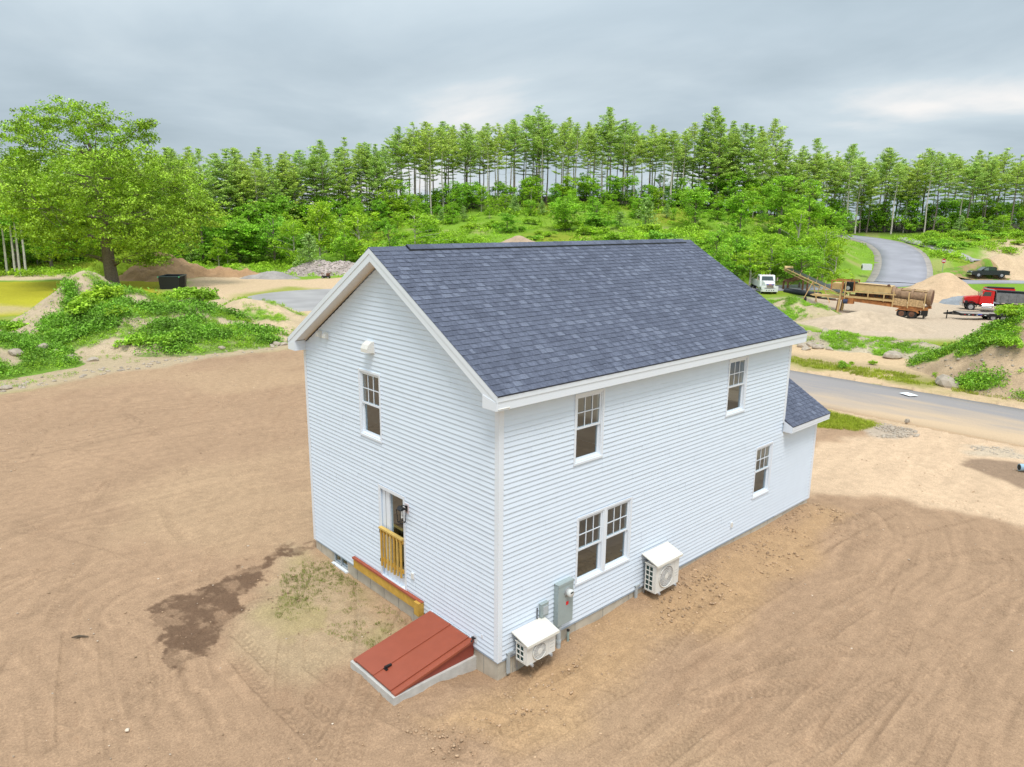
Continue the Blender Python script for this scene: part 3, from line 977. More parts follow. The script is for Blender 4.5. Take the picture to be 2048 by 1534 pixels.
# ------------------------------------------------------------------ mounds and piles
def mound(name, blobs, res, cover, label=None, cat=None, group=None, kind=None, amp=.35, ns=2.2, sharp=.04, seed=0, mname='mound_cover', stand=0.0):
    """blobs: (x, y, radius across the view, radius along it, height)"""
    B = np.asarray(blobs, float)
    R2 = B[:, 2:4].max(1)
    x0, x1 = (B[:, 0] - R2).min() - .5, (B[:, 0] + R2).max() + .5
    y0, y1 = (B[:, 1] - R2).min() - .5, (B[:, 1] + R2).max() + .5
    gx, gy = np.arange(x0, x1, res), np.arange(y0, y1, res)
    X, Y = np.meshgrid(gx, gy)

    def height(X, Y):
        wx = X + (fbm(X, Y, ns * 1.8, 201 + seed, 3) - .5) * ns * .9; wy = Y + (fbm(X, Y, ns * 1.8, 202 + seed, 3) - .5) * ns * .9
        acc = 0
        for bx, by, rx, rf, h in B:
            a = ((wx - bx) * RGT[0] + (wy - by) * RGT[1]) / rx; b = ((wx - bx) * FWD[0] + (wy - by) * FWD[1]) / rf
            r = np.sqrt(a * a + b * b + sharp)
            acc = acc + np.maximum(0, h * (1 - r) / (1 - math.sqrt(sharp))) ** 4
        h = acc ** .25
        return h + (fbm(X, Y, ns, 203 + seed, 5, .55) - .5) * amp * np.minimum(1, h / .5 + .15) - .10
    H = height(X, Y)
    zg = ter(X, Y)
    Z = zg + H + stand
    c = cover(X, Y, H)
    keep = (H[:-1, :-1] > -.16) | (H[1:, :-1] > -.16) | (H[:-1, 1:] > -.16) | (H[1:, 1:] > -.16)
    ny, nx = X.shape
    i, j = np.nonzero(keep)
    F = np.stack([i * nx + j, i * nx + j + 1, (i + 1) * nx + j + 1, (i + 1) * nx + j], -1)
    used, inv = np.unique(F, return_inverse=True)
    V = np.stack([X, Y, Z], -1).reshape(-1, 3)[used]
    m = MATS.get(mname) or mat_cover(mname, .5, 2.2, 16)
    me = np_mesh(name, V, inv.reshape(F.shape), m, c.reshape(-1, 3)[used], True)
    o = link(name, me, None, None, label, cat, group, kind)
    return o, (lambda x, y: ter(x, y) + height(x, y) + stand), (lambda x, y: height(x, y)), (x0, x1, y0, y1)


def soilcover(col, green=None, thr=.5, sc=2.4, seed=0, var=.3):
    col = np.asarray(col)

    def f(X, Y, H):
        n = fbm(X, Y, 1.2, 301 + seed, 4)
        c = col * (1 + var * (n - .5) + .25 * (fbm(X, Y, 4, 304 + seed, 3) - .5))[..., None]
        if green is not None:
            m = smooth(thr - .05, thr + .05, gmask(X, Y, sc, seed))[..., None]
            c = c * (1 - m) + np.array([.15, .26, .035]) * (.8 + .5 * n[..., None]) * m
        return c
    return f


def gmask(x, y, sc, seed):
    return fbm(x, y, sc, 401 + seed, 5, .6)


def ws(u, v):
    p = GT(u, v)
    return p[0], p[1]


def wd(u, dep, z=0):
    """ground spot below pixel column u at distance dep"""
    v = 434 + (CAM[2] - z) * FPX / dep
    p = D(u, v, dep)
    return p[0], p[1]


# tufts of weeds: a few shapes, replicated into one mesh per patch
def tuft_shapes(n, k, size, seed, tall=.7):
    out = []
    for i in range(n):
        g = np.random.default_rng(seed + i)
        C = np.c_[g.normal(0, .35, (k, 2)), g.uniform(.1, tall, k)]
        out.append(leaves(C, np.full((k, 3), .22), 3, size, .55, .6, seed + 50 + i))
    return out


def blade_shapes(n, k, seed, w=.05):
    out = []
    for i in range(n):
        g = np.random.default_rng(seed + i)
        V, F = [], []
        for b in range(k):
            a = g.uniform(0, 6.28); x, y = g.normal(0, .3, 2); h = g.uniform(.4, 1.0); l = g.uniform(.15, .6)
            dx, dy = math.cos(a), math.sin(a)
            o = len(V)
            V += [(x - dy * w, y + dx * w, 0), (x + dy * w, y - dx * w, 0), (x + dx * l * .5 + dy * w * .6, y + dy * l * .5 - dx * w * .6, h * .75), (x + dx * l, y + dy * l, h)]
            F.append((o, o + 1, o + 2, o + 3))
        out.append((np.array(V), np.array(F)))
    return out


def scatter(name, shapes, P, S, m, seed=0, parent=None, **kw):
    g = np.random.default_rng(seed)
    P = np.asarray(P); S = np.asarray(S)
    which = g.integers(0, len(shapes), len(P)); ang = g.uniform(0, 6.28, len(P))
    Vs, Fs, o = [], [], 0
    for w, (V, F) in enumerate(shapes):
        idx = np.nonzero(which == w)[0]
        if not len(idx): continue
        ca, sa = np.cos(ang[idx])[:, None], np.sin(ang[idx])[:, None]
        x = V[None, :, 0] * ca - V[None, :, 1] * sa; y = V[None, :, 0] * sa + V[None, :, 1] * ca
        W = np.stack([x, y, np.broadcast_to(V[None, :, 2], x.shape)], -1) * S[idx][:, None, None] + P[idx][:, None, :]
        FF = F[None] + (np.arange(len(idx)) * len(V))[:, None, None] + o
        Vs.append(W.reshape(-1, 3)); Fs.append(FF.reshape(-1, F.shape[1])); o += len(idx) * len(V)
    return link(name, np_mesh(name, np.concatenate(Vs), np.concatenate(Fs), m), parent, kind='stuff', **kw)


TUFTS = tuft_shapes(7, 7, .31, 500)
TUFTS_FINE = tuft_shapes(7, 9, .21, 540, .55)
BLADES = blade_shapes(6, 9, 580)


def stone_mesh(name, seed, m, sub=2, flat=.7, rough=.5):
    import bmesh
    bm = bmesh.new()
    bmesh.ops.create_icosphere(bm, subdivisions=sub, radius=1)
    g = random.Random(seed)
    ax = [Vector((g.uniform(-1, 1), g.uniform(-1, 1), g.uniform(-1, 1))).normalized() for _ in range(9)]
    lim = [g.uniform(.45, .95) for _ in ax]
    sc = (g.uniform(.75, 1.3), g.uniform(.6, 1), flat * g.uniform(.8, 1.1))
    for v in bm.verts:
        for a, l in zip(ax, lim):       # cut by random planes: facets like broken rock
            d = v.co.dot(a)
            if d > l: v.co -= a * (d - l) * .9
        v.co *= 1 + g.uniform(-.04, .04) * rough
        v.co = Vector((v.co.x * sc[0], v.co.y * sc[1], v.co.z * sc[2]))
    me = bpy.data.meshes.new(name)
    bm.to_mesh(me); bm.free()
    me.materials.append(m)
    return me


def mesh_np(me):
    V = np.empty(len(me.vertices) * 3); me.vertices.foreach_get('co', V)
    F = np.array([p.vertices[:] for p in me.polygons])
    return V.reshape(-1, 3), F


build_ground()
build_roads()

# --- big overgrown mound on the left
LM = [(*wd(185, 58), 5.6, 8.0, 4.5), (*wd(262, 56.5), 6.6, 7.5, 3.0), (*wd(375, 55), 6.0, 6.5, 2.1), (*wd(455, 51.5), 4.2, 5.0, 1.1), (*wd(235, 51.5), 6.5, 6.5, 2.5), (*wd(120, 52), 4.2, 5.5, 1.5), (*wd(390, 64), 6, 5, 1.7), (*wd(340, 50), 5.5, 5, 1.5)]


def lm_green(x, y):
    """where the left mound is overgrown: its left flank and some patches stay bare"""
    a = (x - LM[0][0]) * RGT[0] + (y - LM[0][1]) * RGT[1]
    b = (x - LM[0][0]) * FWD[0] + (y - LM[0][1]) * FWD[1]
    bare = smooth(-6.0, -4.6, a + b * .25) * (1 - smooth(-1.6, -.5, a + b * .25)) * .28
    top = np.exp(-((a + .2) ** 2 + (b + 1) ** 2) / 2.6) * .22
    return gmask(x, y, 2.6, 0) - bare - top


def lm_cover(X, Y, H):
    n = fbm(X, Y, 1.2, 301, 4)
    c = np.array([.46, .36, .245]) * (1 + .3 * (n - .5))[..., None]
    m = smooth(.44, .52, lm_green(X, Y))[..., None] * .8
    return c * (1 - m) + np.array([.14, .24, .035]) * (.8 + .5 * n[..., None]) * m


_, lz, lh, lb = mound('dirt_mound', LM, .22, lm_cover, 'large weedy dirt mound in front of the big oak', 'mound', 'overgrown dirt mounds', amp=.5, seed=0)


def spots(bounds, n, hfun, green, thr, zfun, hmin=.05, seed=0):
    g = np.random.default_rng(seed)
    x = g.uniform(bounds[0], bounds[1], n); y = g.uniform(bounds[2], bounds[3], n)
    ok = (hfun(x, y) > hmin) & (green(x, y) + g.normal(0, .045, n) > thr)
    x, y = x[ok], y[ok]
    return np.c_[x, y, zfun(x, y)]


P = spots(lb, 30000, lh, lm_green, .475, lz, seed=1)
P = P[:5600]
tall_ = vnoise(P[:, 0], P[:, 1], 1.6, 77) + rng.normal(0, .08, len(P)) > .56
scatter('mound_weeds', TUFTS_FINE, P[~tall_], rng.uniform(.20, .44, (~tall_).sum()), WEED, 3)
scatter('mound_weeds', TUFTS_FINE, P[tall_], rng.uniform(.42, .95, tall_.sum()), WEED_D, 4)
P = spots(lb, 5000, lh, lambda x, y: 0 * x + 1, .5, lz, .1, seed=21)[:1500]
scatter('mound_sprouts', TUFTS_FINE, P, rng.uniform(.10, .24, len(P)), WEED, 6)
_st = [mesh_np(stone_mesh('stone_shape', 900 + i, STONE, 1)) for i in range(5)]
P = spots(lb, 4000, lh, lambda x, y: 0 * x + 1, .5, lz, .05, seed=22)[:900]
scatter('mound_stones', _st, P, np.minimum(.25, rng.gamma(1.6, .035, len(P)) + .02), STONE, 8)

_, z2, h2, b2 = mound('dirt_mound', [(*wd(10, 43), 4.2, 4.2, 1.3), (*wd(-90, 42), 6, 6, 1.6), (*wd(20, 48), 4.5, 4.5, .9), (*wd(-20, 52), 5, 4, 1.0)], .2, soilcover((.43, .34, .23), True, .42, 2.0, 5), 'low weedy dirt mound at the far left edge of the lot', 'mound', 'overgrown dirt mounds', seed=5)
P = spots(b2, 14000, h2, lambda x, y: gmask(x, y, 2.0, 5), .47, z2, seed=2)[:2600]
h_ = len(P) // 2
scatter('mound_weeds', TUFTS_FINE, P[:h_], rng.uniform(.24, .5, h_), WEED, 5)
scatter('mound_weeds', TUFTS_FINE, P[h_:], rng.uniform(.3, .8, len(P) - h_), WEED_D, 5)

_, z3, h3, b3 = mound('dirt_mound', [(*wd(505, 60), 5.5, 5, 2.1), (*wd(440, 62), 4, 4, 1.9), (*wd(560, 57), 4, 4, 1.1)], .2, soilcover((.52, .40, .255), True, .60, 1.8, 9), 'bare sandy mound between the weedy mound and the house', 'mound', amp=.45, seed=9)
P = spots(b3, 5000, h3, lambda x, y: gmask(x, y, 1.8, 9), .57, z3, seed=4)[:500]
scatter('mound_weeds', TUFTS_FINE, P, rng.uniform(.2, .4, len(P)), WEED, 7)

# --- mound at the right edge and the bank with boulders
RM = [(*wd(2100, 41), 6.0, 5.5, 4.6), (*wd(2010, 43), 4.5, 4.5, 2.7), (*wd(1935, 44.5), 3.4, 3.6, 1.2), (*wd(2060, 39), 4, 3.5, 1.7)]
_, rz_, rh_, rb_ = mound('dirt_mound', RM, .18, soilcover((.44, .32, .205), True, .54, 1.5, 15, .6), 'tall brown dirt mound with brush at the right edge', 'mound', 'overgrown dirt mounds', amp=.6, seed=15)
P = spots(rb_, 16000, rh_, lambda x, y: gmask(x, y, 1.5, 15), .53, rz_, seed=6)[:2600]
h_ = len(P) // 2
scatter('mound_weeds', TUFTS_FINE, P[:h_], rng.uniform(.2, .5, h_), WEED, 9)
scatter('mound_weeds', TUFTS_FINE, P[h_:], rng.uniform(.25, .7, len(P) - h_), WEED_D, 9)
P = spots(rb_, 3500, rh_, lambda x, y: 0 * x + 1, .5, rz_, .05, seed=23)[:900]
scatter('mound_stones', _st, P, np.minimum(.22, rng.gamma(1.6, .03, len(P)) + .02), STONE, 10)

BK = [(*wd(1590, 55), 4, 3, .9), (*wd(1680, 53.5), 4.5, 2.6, .9), (*wd(1770, 51), 4.5, 2.4, .85), (*wd(1850, 49), 4, 2.4, .85), (*wd(1910, 47), 3, 2.6, .9), (*wd(1520, 57), 4, 3, .8)]
_, bz_, bh_, bb_ = mound('earth_bank', BK, .16, soilcover((.42, .35, .25), True, .52, 1.3, 21, .5), 'low grassy earth bank with boulders beyond the near road', 'bank', amp=.5, seed=21)
P = spots(bb_, 22000, bh_, lambda x, y: gmask(x, y, 1.3, 21), .51, bz_, seed=8)[:2600]
scatter('bank_weeds', TUFTS_FINE, P, rng.uniform(.14, .34, len(P)), WEED, 11)
P = spots(bb_, 3500, bh_, lambda x, y: 0 * x + 1, .5, bz_, .05, seed=24)[:800]
scatter('bank_stones', _st, P, np.minimum(.28, rng.gamma(1.6, .04, len(P)) + .02), STONE, 12)

_, gz_, gh_, gb_ = mound('dirt_mound', [(*wd(1580, 76, YZ), 4.2, 4, 2.0), (*wd(1635, 73.5, YZ), 3.2, 3, 1.6), (*wd(1530, 78, YZ), 4, 4, 1.6)], .2, soilcover((.43, .35, .22), True, .46, 1.7, 27), 'small grassy mound behind the far corner of the roof', 'mound', 'overgrown dirt mounds', seed=27)
P = spots(gb_, 9000, gh_, lambda x, y: gmask(x, y, 1.7, 27), .46, gz_, seed=10)[:1300]
scatter('mound_weeds', TUFTS_FINE, P, rng.uniform(.2, .42, len(P)), WEED, 13)

SAND = (.54, .385, .245)
mound('sand_pile', [(*wd(1742, 69, YZ), 6.0, 4.0, 1.7), (*wd(1690, 70, YZ), 5, 4, 1.0), (*wd(1800, 67, YZ), 4, 3, .8)], .22, soilcover((.48, .375, .27), None, var=.4), 'spread heap of grey sand in front of the screening machine', 'sand pile', amp=.3, seed=31, mname='sand_cover')
mound('sand_pile', [(*wd(1885, 97, YZ), 6.4, 6.4, 3.7), (*wd(1850, 95, YZ), 4.5, 5, 1.5)], .3, soilcover(SAND, None, var=.2), 'tall conical sand pile behind the screening machine', 'sand pile', amp=.35, ns=1.6, sharp=.012, seed=33, mname='sand_cover')
mound('sand_pile', [(*ws(2003, 541), 5.6, 4, 3.0), (*ws(2052, 541), 6.0, 4, 2.7)], .35, soilcover((.52, .385, .25), None, var=.25), 'twin-peaked sand pile behind the black pickup', 'sand pile', amp=.2, ns=1.2, sharp=.012, seed=35, mname='sand_cover')
mound('dirt_pile', [(*ws(1968, 544), 3.8, 3.2, 2.5), (*ws(1942, 545), 3.4, 3, 1.3)], .3, soilcover((.36, .25, .13), True, .5, 1.5, 39), 'brown weedy dirt pile just behind the black pickup', 'dirt pile', amp=.4, seed=39)
mound('gravel_pile', [(*wd(1925, 92, YZ), 4.4, 3, .95), (*wd(1880, 93, YZ), 3, 2, .5), (*wd(1955, 92, YZ), 3.5, 3, 1.0)], .2, soilcover((.25, .265, .28), None, var=.4), 'low heap of blue-grey gravel beside the red dump truck', 'gravel pile', amp=.25, ns=1.2, seed=41, mname='sand_cover')
_, gpz, _, _ = mound('dirt_pile', [(*wd(278, 108), 7.6, 6, 6.0), (*wd(240, 107), 6.5, 5, 2.8)], .3, soilcover((.30, .43, .035), None, var=.4), 'grass-covered peak of dirt behind the oak trunk', 'dirt pile', amp=.3, ns=2.5, seed=43)
mound('dirt_pile', [(*wd(330, 104), 5.6, 5, 3.5), (*wd(368, 106), 5, 4, 2.2), (*wd(300, 100), 4.5, 4, 1.5), (*wd(430, 108), 9, 4, 1.1)], .3, soilcover((.40, .245, .135), None, var=.5), 'brown dug-out dirt pile behind the black dumpster', 'dirt pile', amp=1.9, ns=1.5, seed=45)
STP = [(*wd(640, 112), 5.5, 3.5, 2.2), (*wd(610, 112), 4, 3, 1.5), (*wd(690, 112), 6, 3, 1.9)]
stp, sz_, shh_, sb_ = mound('stone_pile', STP, .25, soilcover((.40, .335, .31), None, var=.8), 'pile of grey crushed stone left of the roof peak', 'stone pile', amp=.5, ns=.7, seed=47, mname='sand_cover')
mound('gravel_pile', [(*wd(548, 104), 4.2, 3, 1.15), (*wd(520, 104), 3, 2, .7)], .25, soilcover((.33, .30, .28), None, var=.5), 'low grey gravel heap left of the stone pile', 'gravel pile', amp=.35, ns=.9, seed=49, mname='sand_cover')
mound('dirt_pile', [(*wd(1040, 124, terz(*wd(1040, 124))), 5, 4, 2.2)], .35, soilcover((.42, .31, .22), None, var=.4), 'small reddish dirt pile peeking over the roof ridge', 'dirt pile', amp=.4, seed=51)

stones = [mesh_np(stone_mesh('stone_shape', 900 + i, STONE, 1)) for i in range(5)]
P = spots(sb_, 3000, shh_, lambda x, y: 0 * x + 1, .5, sz_, .1, seed=12)[:900]
o_ = scatter('stone', stones, P, rng.uniform(.10, .26, len(P)), mat('crushed_stone', (.45, .39, .36), .9, .3, 3, island=.3), 15)
o_.parent = stp

# ------------------------------------------------------------------ the house
Z0 = 0.36                     # underside of the siding
W, L1, L2 = 7.478, 10.905, 13.05
ES = 0.0                      # helper offset
EXP = 0.1016                  # siding exposure
EAVE_Z, EAVE_Y = 5.825, -0.283
SL = 0.594
TH = math.atan(SL)
RIDGE_Z = EAVE_Z + SL * (W / 2 - EAVE_Y)
OX = 0.314
house = thing('house', 'two-storey white house with dark shingled gable roof on bare soil', 'house')


def wp(wall, u, o, z):
    return (u, -o, z) if wall == 'side' else (-o, u, z)


def wbox(mb, wall, u0, u1, o0, o1, z0, z1, mi=0):
    a, b = wp(wall, u0, o0, z0), wp(wall, u1, o1, z1)
    lo = tuple(min(p, q) for p, q in zip(a, b)); hi = tuple(max(p, q) for p, q in zip(a, b))
    return mb.box(lo, hi, mi)


OPEN_SIDE = [(2.04, 2.85, 3.99, 5.40), (7.72, 8.55, 3.99, 5.40), (9.47, 10.31, 1.29, 2.71), (2.20, 3.95, 1.25, 2.72)]
OPEN_GAB = [(3.97, 4.79, 3.94, 5.43), (3.14, 4.07, 0.62, 2.80)]


def siding(wall, urange, zbot, ztop, opens, parent):
    """one object per clapboard course; boards stop at the openings and at the rake"""
    i = 0
    z = zbot
    while z < ztop - .01:
        z1 = min(z + EXP, ztop)
        lo0, hi0 = urange(z); lo1, hi1 = urange(z1)
        if hi0 - lo0 < .05: break
        cuts = [(a - .03, b + .03, c - .03, d + .03) for a, b, c, d in opens if c - .03 < z1 - .004 and d + .03 > z + .004]
        mb = MB()

        def piece(u0, u1, za, zb, u0t=None, u1t=None, jit=0.0):
            u0t = u0 if u0t is None else u0t; u1t = u1 if u1t is None else u1t
            f = lambda zz: .002 + .020 * (1 - (zz - z) / EXP)
            V = [wp(wall, u0, f(za) + jit, za), wp(wall, u1, f(za) + jit, za), wp(wall, u1t, f(zb) + jit, zb), wp(wall, u0t, f(zb) + jit, zb), wp(wall, u0, 0.001, za), wp(wall, u1, 0.001, za)]
            # small rolled lip at the butt edge
            mb.add(V, [(0, 1, 2, 3), (4, 5, 1, 0)])
        us = sorted({lo0, hi0} | {min(max(c, lo0), hi0) for a, b, _, _ in cuts for c in (a, b)})
        for ua, ub in zip(us[:-1], us[1:]):
            if ub - ua < 1e-4: continue
            mid = (ua + ub) / 2
            hit = [c for c in cuts if c[0] < mid < c[1]]
            t0 = lo1 if ua == lo0 else ua; t1 = hi1 if ub == hi0 else ub
            if hit and mb.v and hit[0][2] <= z + .006 and hit[0][3] >= z1 - .012:
                mb.build('siding_panel', VINYL, parent); mb = MB()      # the window parts the course in two
            if not hit:
                # boards lap end to end every 3.8 m, joints staggered course by course
                js = [q for q in np.arange((i // 2 * 1.37) % 3.8 - 3.8, ub, 3.8) if ua + .25 < q < ub - .25 and lo0 < q < hi0]
                e_ = [ua] + js + [ub]; k2 = len(e_) - 1
                for q in range(k2):
                    piece(e_[q], e_[q + 1] + (.02 if q < k2 - 1 else 0), z, z1 - .004, t0 if q == 0 else e_[q], t1 if q == k2 - 1 else e_[q + 1] + .02, .0028 * ((q + i // 2) % 2))
            else:
                _, _, c, d = hit[0]
                if c > z + .006: piece(ua, ub, z, c)
                if d < z1 - .012: piece(ua, ub, d, z1 - .004)
        if mb.v:
            mb.build('siding_panel', VINYL, parent)
        z = z1
        i += 1


roof_under = lambda y: EAVE_Z - .16 + SL * (min(y, W - y) - EAVE_Y)
siding('side', lambda z: (.10, L2 - .095 if z < 2.88 else L1 - .095), Z0, 5.55, OPEN_SIDE, house)


def gab_range(z):
    if z < 5.62: return (.10, W - .10)
    d = (z - 5.62) / SL
    return (.06 + d - .14, W - .06 - d + .14)


siding('gable', gab_range, Z0, RIDGE_Z - .25, OPEN_GAB, house)


def wall_core(name, wall, u0, u1, z0, z1, opens, m, o0=-.14, o1=0.0):
    us = sorted({u0, u1} | {c for a, b, _, _ in opens for c in (a, b)})
    zs = sorted({z0, z1} | {c for _, _, a, b in opens for c in (a, b)})
    mb = MB()
    for a, b in zip(us[:-1], us[1:]):
        for c, d in zip(zs[:-1], zs[1:]):
            if any(x0 < (a + b) / 2 < x1 and y0 < (c + d) / 2 < y1 for x0, x1, y0, y1 in opens): continue
            wbox(mb, wall, a, b, o0, o1, c, d)
    return mb.build(name, m, house)


wall_core('wall', 'side', 0.0, L1 - .01, .30, 5.60, OPEN_SIDE, DRYWALL)
wall_core('wall', 'gable', .141, W - .141, .30, 5.60, OPEN_GAB, DRYWALL)
mb = MB(); mb.add([(.02, .1, 5.601), (.02, W - .1, 5.601), (.02, W / 2, RIDGE_Z - .2), (.14, .1, 5.601), (.14, W - .1, 5.601), (.14, W / 2, RIDGE_Z - .2)], [(0, 1, 2), (5, 4, 3), (0, 3, 4, 1), (1, 4, 5, 2), (2, 5, 3, 0)])
mb.build('gable_wall', DRYWALL, house)
mb = MB(); mb.box((0, W - .14, .30), (L1, W, 5.6)); mb.box((L1 - .14, .141, .30), (L1, W - .141, 5.6)); mb.box((L1 + .002, 0, .3), (L2, .14, 2.95)); mb.box((L2 - .14, .141, .3), (L2, W, 2.95)); mb.box((L1 + .002, W - .14, .3), (L2 - .141, W, 2.95))
mb.add([(L1 - .02, .1, 5.601), (L1 - .02, W - .1, 5.601), (L1 - .02, W / 2, RIDGE_Z - .2)], [(0, 1, 2)])
mb.add([(L2 - .01, .1, 2.951), (L2 - .01, W - .1, 2.951), (L2 - .01, W / 2, 5.2)], [(0, 1, 2)])
mb.build('wall', VINYL, house)
mb = MB(); mb.box((.15, .15, .30), (L1 - .15, W - .15, .42)); mb.box((.15, .15, 2.95), (L1 - .15, W - .15, 3.2)); mb.build('floor', DARKFL, house)
mb = MB(); mb.box((.15, .15, 5.62), (L1 - .15, W - .15, 5.68)); mb.box((4.9, .15, .43), (5.0, W - .15, 2.94)); mb.box((5.2, .15, 3.21), (5.3, W - .15, 5.6)); mb.box((.15, 2.7, .43), (4.89, 2.8, 2.94))
mb.build('partition', DRYWALL, house)

# corner posts
for nm, x, y, z1, sx, sy in (('a', 0, 0, 5.55, 1, 1), ('b', 0, W, 5.56, 1, -1), ('c', L1, 0, 5.55, -1, 1), ('d', L2, 0, 2.95, -1, 1)):
    mb = MB(); t = .022; w_ = .098
    zb = Z0 - .025 if nm != 'c' else 3.2
    xa, xb = sorted((x - sx * t, x + sx * w_)); ya, yb = sorted((y - sy * t, y + sy * w_))
    x2, x3 = sorted((x - sx * t, x - sx * .001)); y2, y3 = sorted((y - sy * t, y - sy * .001))
    mb.box((xa, y2, zb), (xb, y3, z1))
    if nm in 'ab':
        mb.box((x2, min(y, y + sy * w_), zb), (x3, max(y, y + sy * w_), z1))
    else:
        mb.box((x2, min(y, y + sy * w_), zb), (x3, max(y, y + sy * w_), z1))
    mb.build('corner_post', TRIM, house)

# foundation with form seams, starter strip
fopen = (5.80, 6.50, .03, .335)
mb = MB(); F0 = .022
mb.box((F0, F0, -.9), (L2 - .02, .30, Z0 - .012)); mb.box((L2 - .32, .301, -.9), (L2 - .02, W - .02, Z0 - .012)); mb.box((F0, W - .30, -.9), (L2 - .33, W - .021, Z0 - .012))
mb.box((F0, .301, -.9), (.30, fopen[0], Z0 - .012)); mb.box((F0, fopen[1], -.9), (.30, W - .301, Z0 - .012)); mb.box((F0, fopen[0], -.9), (.30, fopen[1], fopen[2])); mb.box((F0, fopen[0], fopen[3]), (.30, fopen[1], Z0 - .012))
mb.build('foundation', CONC, house)
mb = MB()
for y in np.arange(.45, W, .61):
    if not fopen[0] - .05 < y < fopen[1] + .05: mb.box((F0 - .006, y - .006, -.4), (F0 - .001, y + .006, Z0 - .02))
for x in np.arange(.42, L2, .92):
    mb.box((x - .006, F0 - .006, -.4), (x + .006, F0 - .001, Z0 - .02))
mb.build('form_seam', mat('seam_concrete', (.34, .33, .30), .9, .2, 6), house)

# basement window
bw = MB(); y0, y1, za, zb = fopen
for a, b, c, d in ((y0, y1, za, za + .035), (y0, y1, zb - .03, zb), (y0, y0 + .04, za, zb), (y1 - .04, y1, za, zb), ((y0 + y1) / 2 - .02, (y0 + y1) / 2 + .02, za, zb)):
    bw.box((.03, a + .001, c + .001), (.075, b - .001, d - .001))
bwin = bw.build('basement_window', PVC, house)
for a, b in ((y0 + .041, (y0 + y1) / 2 - .021), ((y0 + y1) / 2 + .021, y1 - .041)):
    mb = MB(); mb.add([(.06, a, za + .036), (.06, b, za + .036), (.06, b, zb - .031), (.06, a, zb - .031)], [(0, 1, 2, 3)]); mb.build('pane', GLASS, bwin)
mb = MB(); mb.box((.16, y0 - .1, za - .05), (.20, y1 + .1, zb + .01)); mb.build('dark_backing', DARK, bwin)  # near-black slab behind the panes, in place of the dark cellar interior
mb = MB(); mb.box((-.05, y0 - .02, za - .06), (.028, y1 + .02, za - .005)); mb.build('sill', TRIM, bwin)


def double_hung(wall, u0, u1, z0, z1, parent=house, curtain=False):
    """casing, frame, two sashes with the upper one in six lights"""
    cs = .045
    mb = MB()
    wbox(mb, wall, u0 - cs, u1 + cs, 0, .034, z1, z1 + cs); wbox(mb, wall, u0 - cs, u1 + cs, 0, .040, z0 - cs, z0)
    wbox(mb, wall, u0 - cs, u0, 0, .034, z0 + .0005, z1 - .0005); wbox(mb, wall, u1, u1 + cs, 0, .034, z0 + .0005, z1 - .0005)
    win = mb.build('window', TRIM, parent)
    fr = MB(); t = .028
    for a, b, c, d in ((u0, u1, z1 - t, z1), (u0, u1, z0, z0 + t), (u0, u0 + t, z0 + t, z1 - t), (u1 - t, u1, z0 + t, z1 - t)):
        wbox(fr, wall, a, b, -.11, .018, c, d)
    fr.build('frame', TRIM, win)
    zm = (z0 + z1) / 2 - .01
    a, b = u0 + t + .001, u1 - t - .001
    for nm, o0, o1, c, d in (('upper', -.035, -.005, zm - .005, z1 - t - .001), ('lower', -.072, -.037, z0 + t + .001, zm + .035)):
        st = .042
        s = MB()
        wbox(s, wall, a, b, o0, o1, c, c + st); wbox(s, wall, a, b, o0, o1, d - st * .9, d)
        wbox(s, wall, a, a + st, o0, o1, c + st, d - st * .9); wbox(s, wall, b - st, b, o0, o1, c + st, d - st * .9)
        s.build('sash', TRIM, win)
        p = MB(); om = (o0 + o1) / 2
        p.add([wp(wall, a + st, om, c + st), wp(wall, b - st, om, c + st), wp(wall, b - st, om, d - st * .9), wp(wall, a + st, om, d - st * .9)], [(0, 1, 2, 3)])
        p.build('pane', GLASS, win)
        if nm == 'upper':
            iw, ih = (b - a - 2 * st), (d - c - st * 1.9)
            for k in (1, 2):
                m_ = MB(); uu = a + st + iw * k / 3
                wbox(m_, wall, uu - .009, uu + .009, om + .001, om + .012, c + st, d - st * .9); m_.build('muntin', TRIM, win)
            m_ = MB(); zz = c + st + ih / 2
            wbox(m_, wall, a + st, b - st, om + .0015, om + .0125, zz - .009, zz + .009); m_.build('muntin', TRIM, win)
    return win


for o in OPEN_SIDE[:3]:
    double_hung('side', *o)
u0, u1, z0, z1 = OPEN_SIDE[3]; um = (u0 + u1) / 2
double_hung('side', u0, um - .045, z0, z1)
double_hung('side', um + .045, u1, z0, z1)
double_hung('gable', *OPEN_GAB[0])

# back door: casing, sliding glazed panel, sill
u0, u1, z0, z1 = OPEN_GAB[1]
mb = MB()
wbox(mb, 'gable', u0 - .07, u1 + .07, 0, .034, z1, z1 + .075); wbox(mb, 'gable', u0 - .07, u0, 0, .034, z0 - .02, z1 - .0005); wbox(mb, 'gable', u1, u1 + .07, 0, .034, z0 - .02, z1 - .0005)
wbox(mb, 'gable', u0, u1, -.13, .045, z0 - .02, z0 + .02)
door = mb.build('door', TRIM, house)
mb = MB()
wbox(mb, 'gable', u0, u1, -.12, -.02, z1 - .05, z1); wbox(mb, 'gable', u0, u0 + .05, -.12, -.02, z0 + .02, z1 - .05); wbox(mb, 'gable', u1 - .30, u1, -.12, -.03, z0 + .02, z1 - .05)
wbox(mb, 'gable', u0 + .05, u1 - .30, -.12, -.03, z0 + .02, z0 + .22)
mb.build('door_frame', TRIM, door)
mb = MB(); wbox(mb, 'gable', u1 - .145, u1 - .135, -.031, -.028, z0 + .02, z1 - .05); mb.build('door_seam', DARK, door)
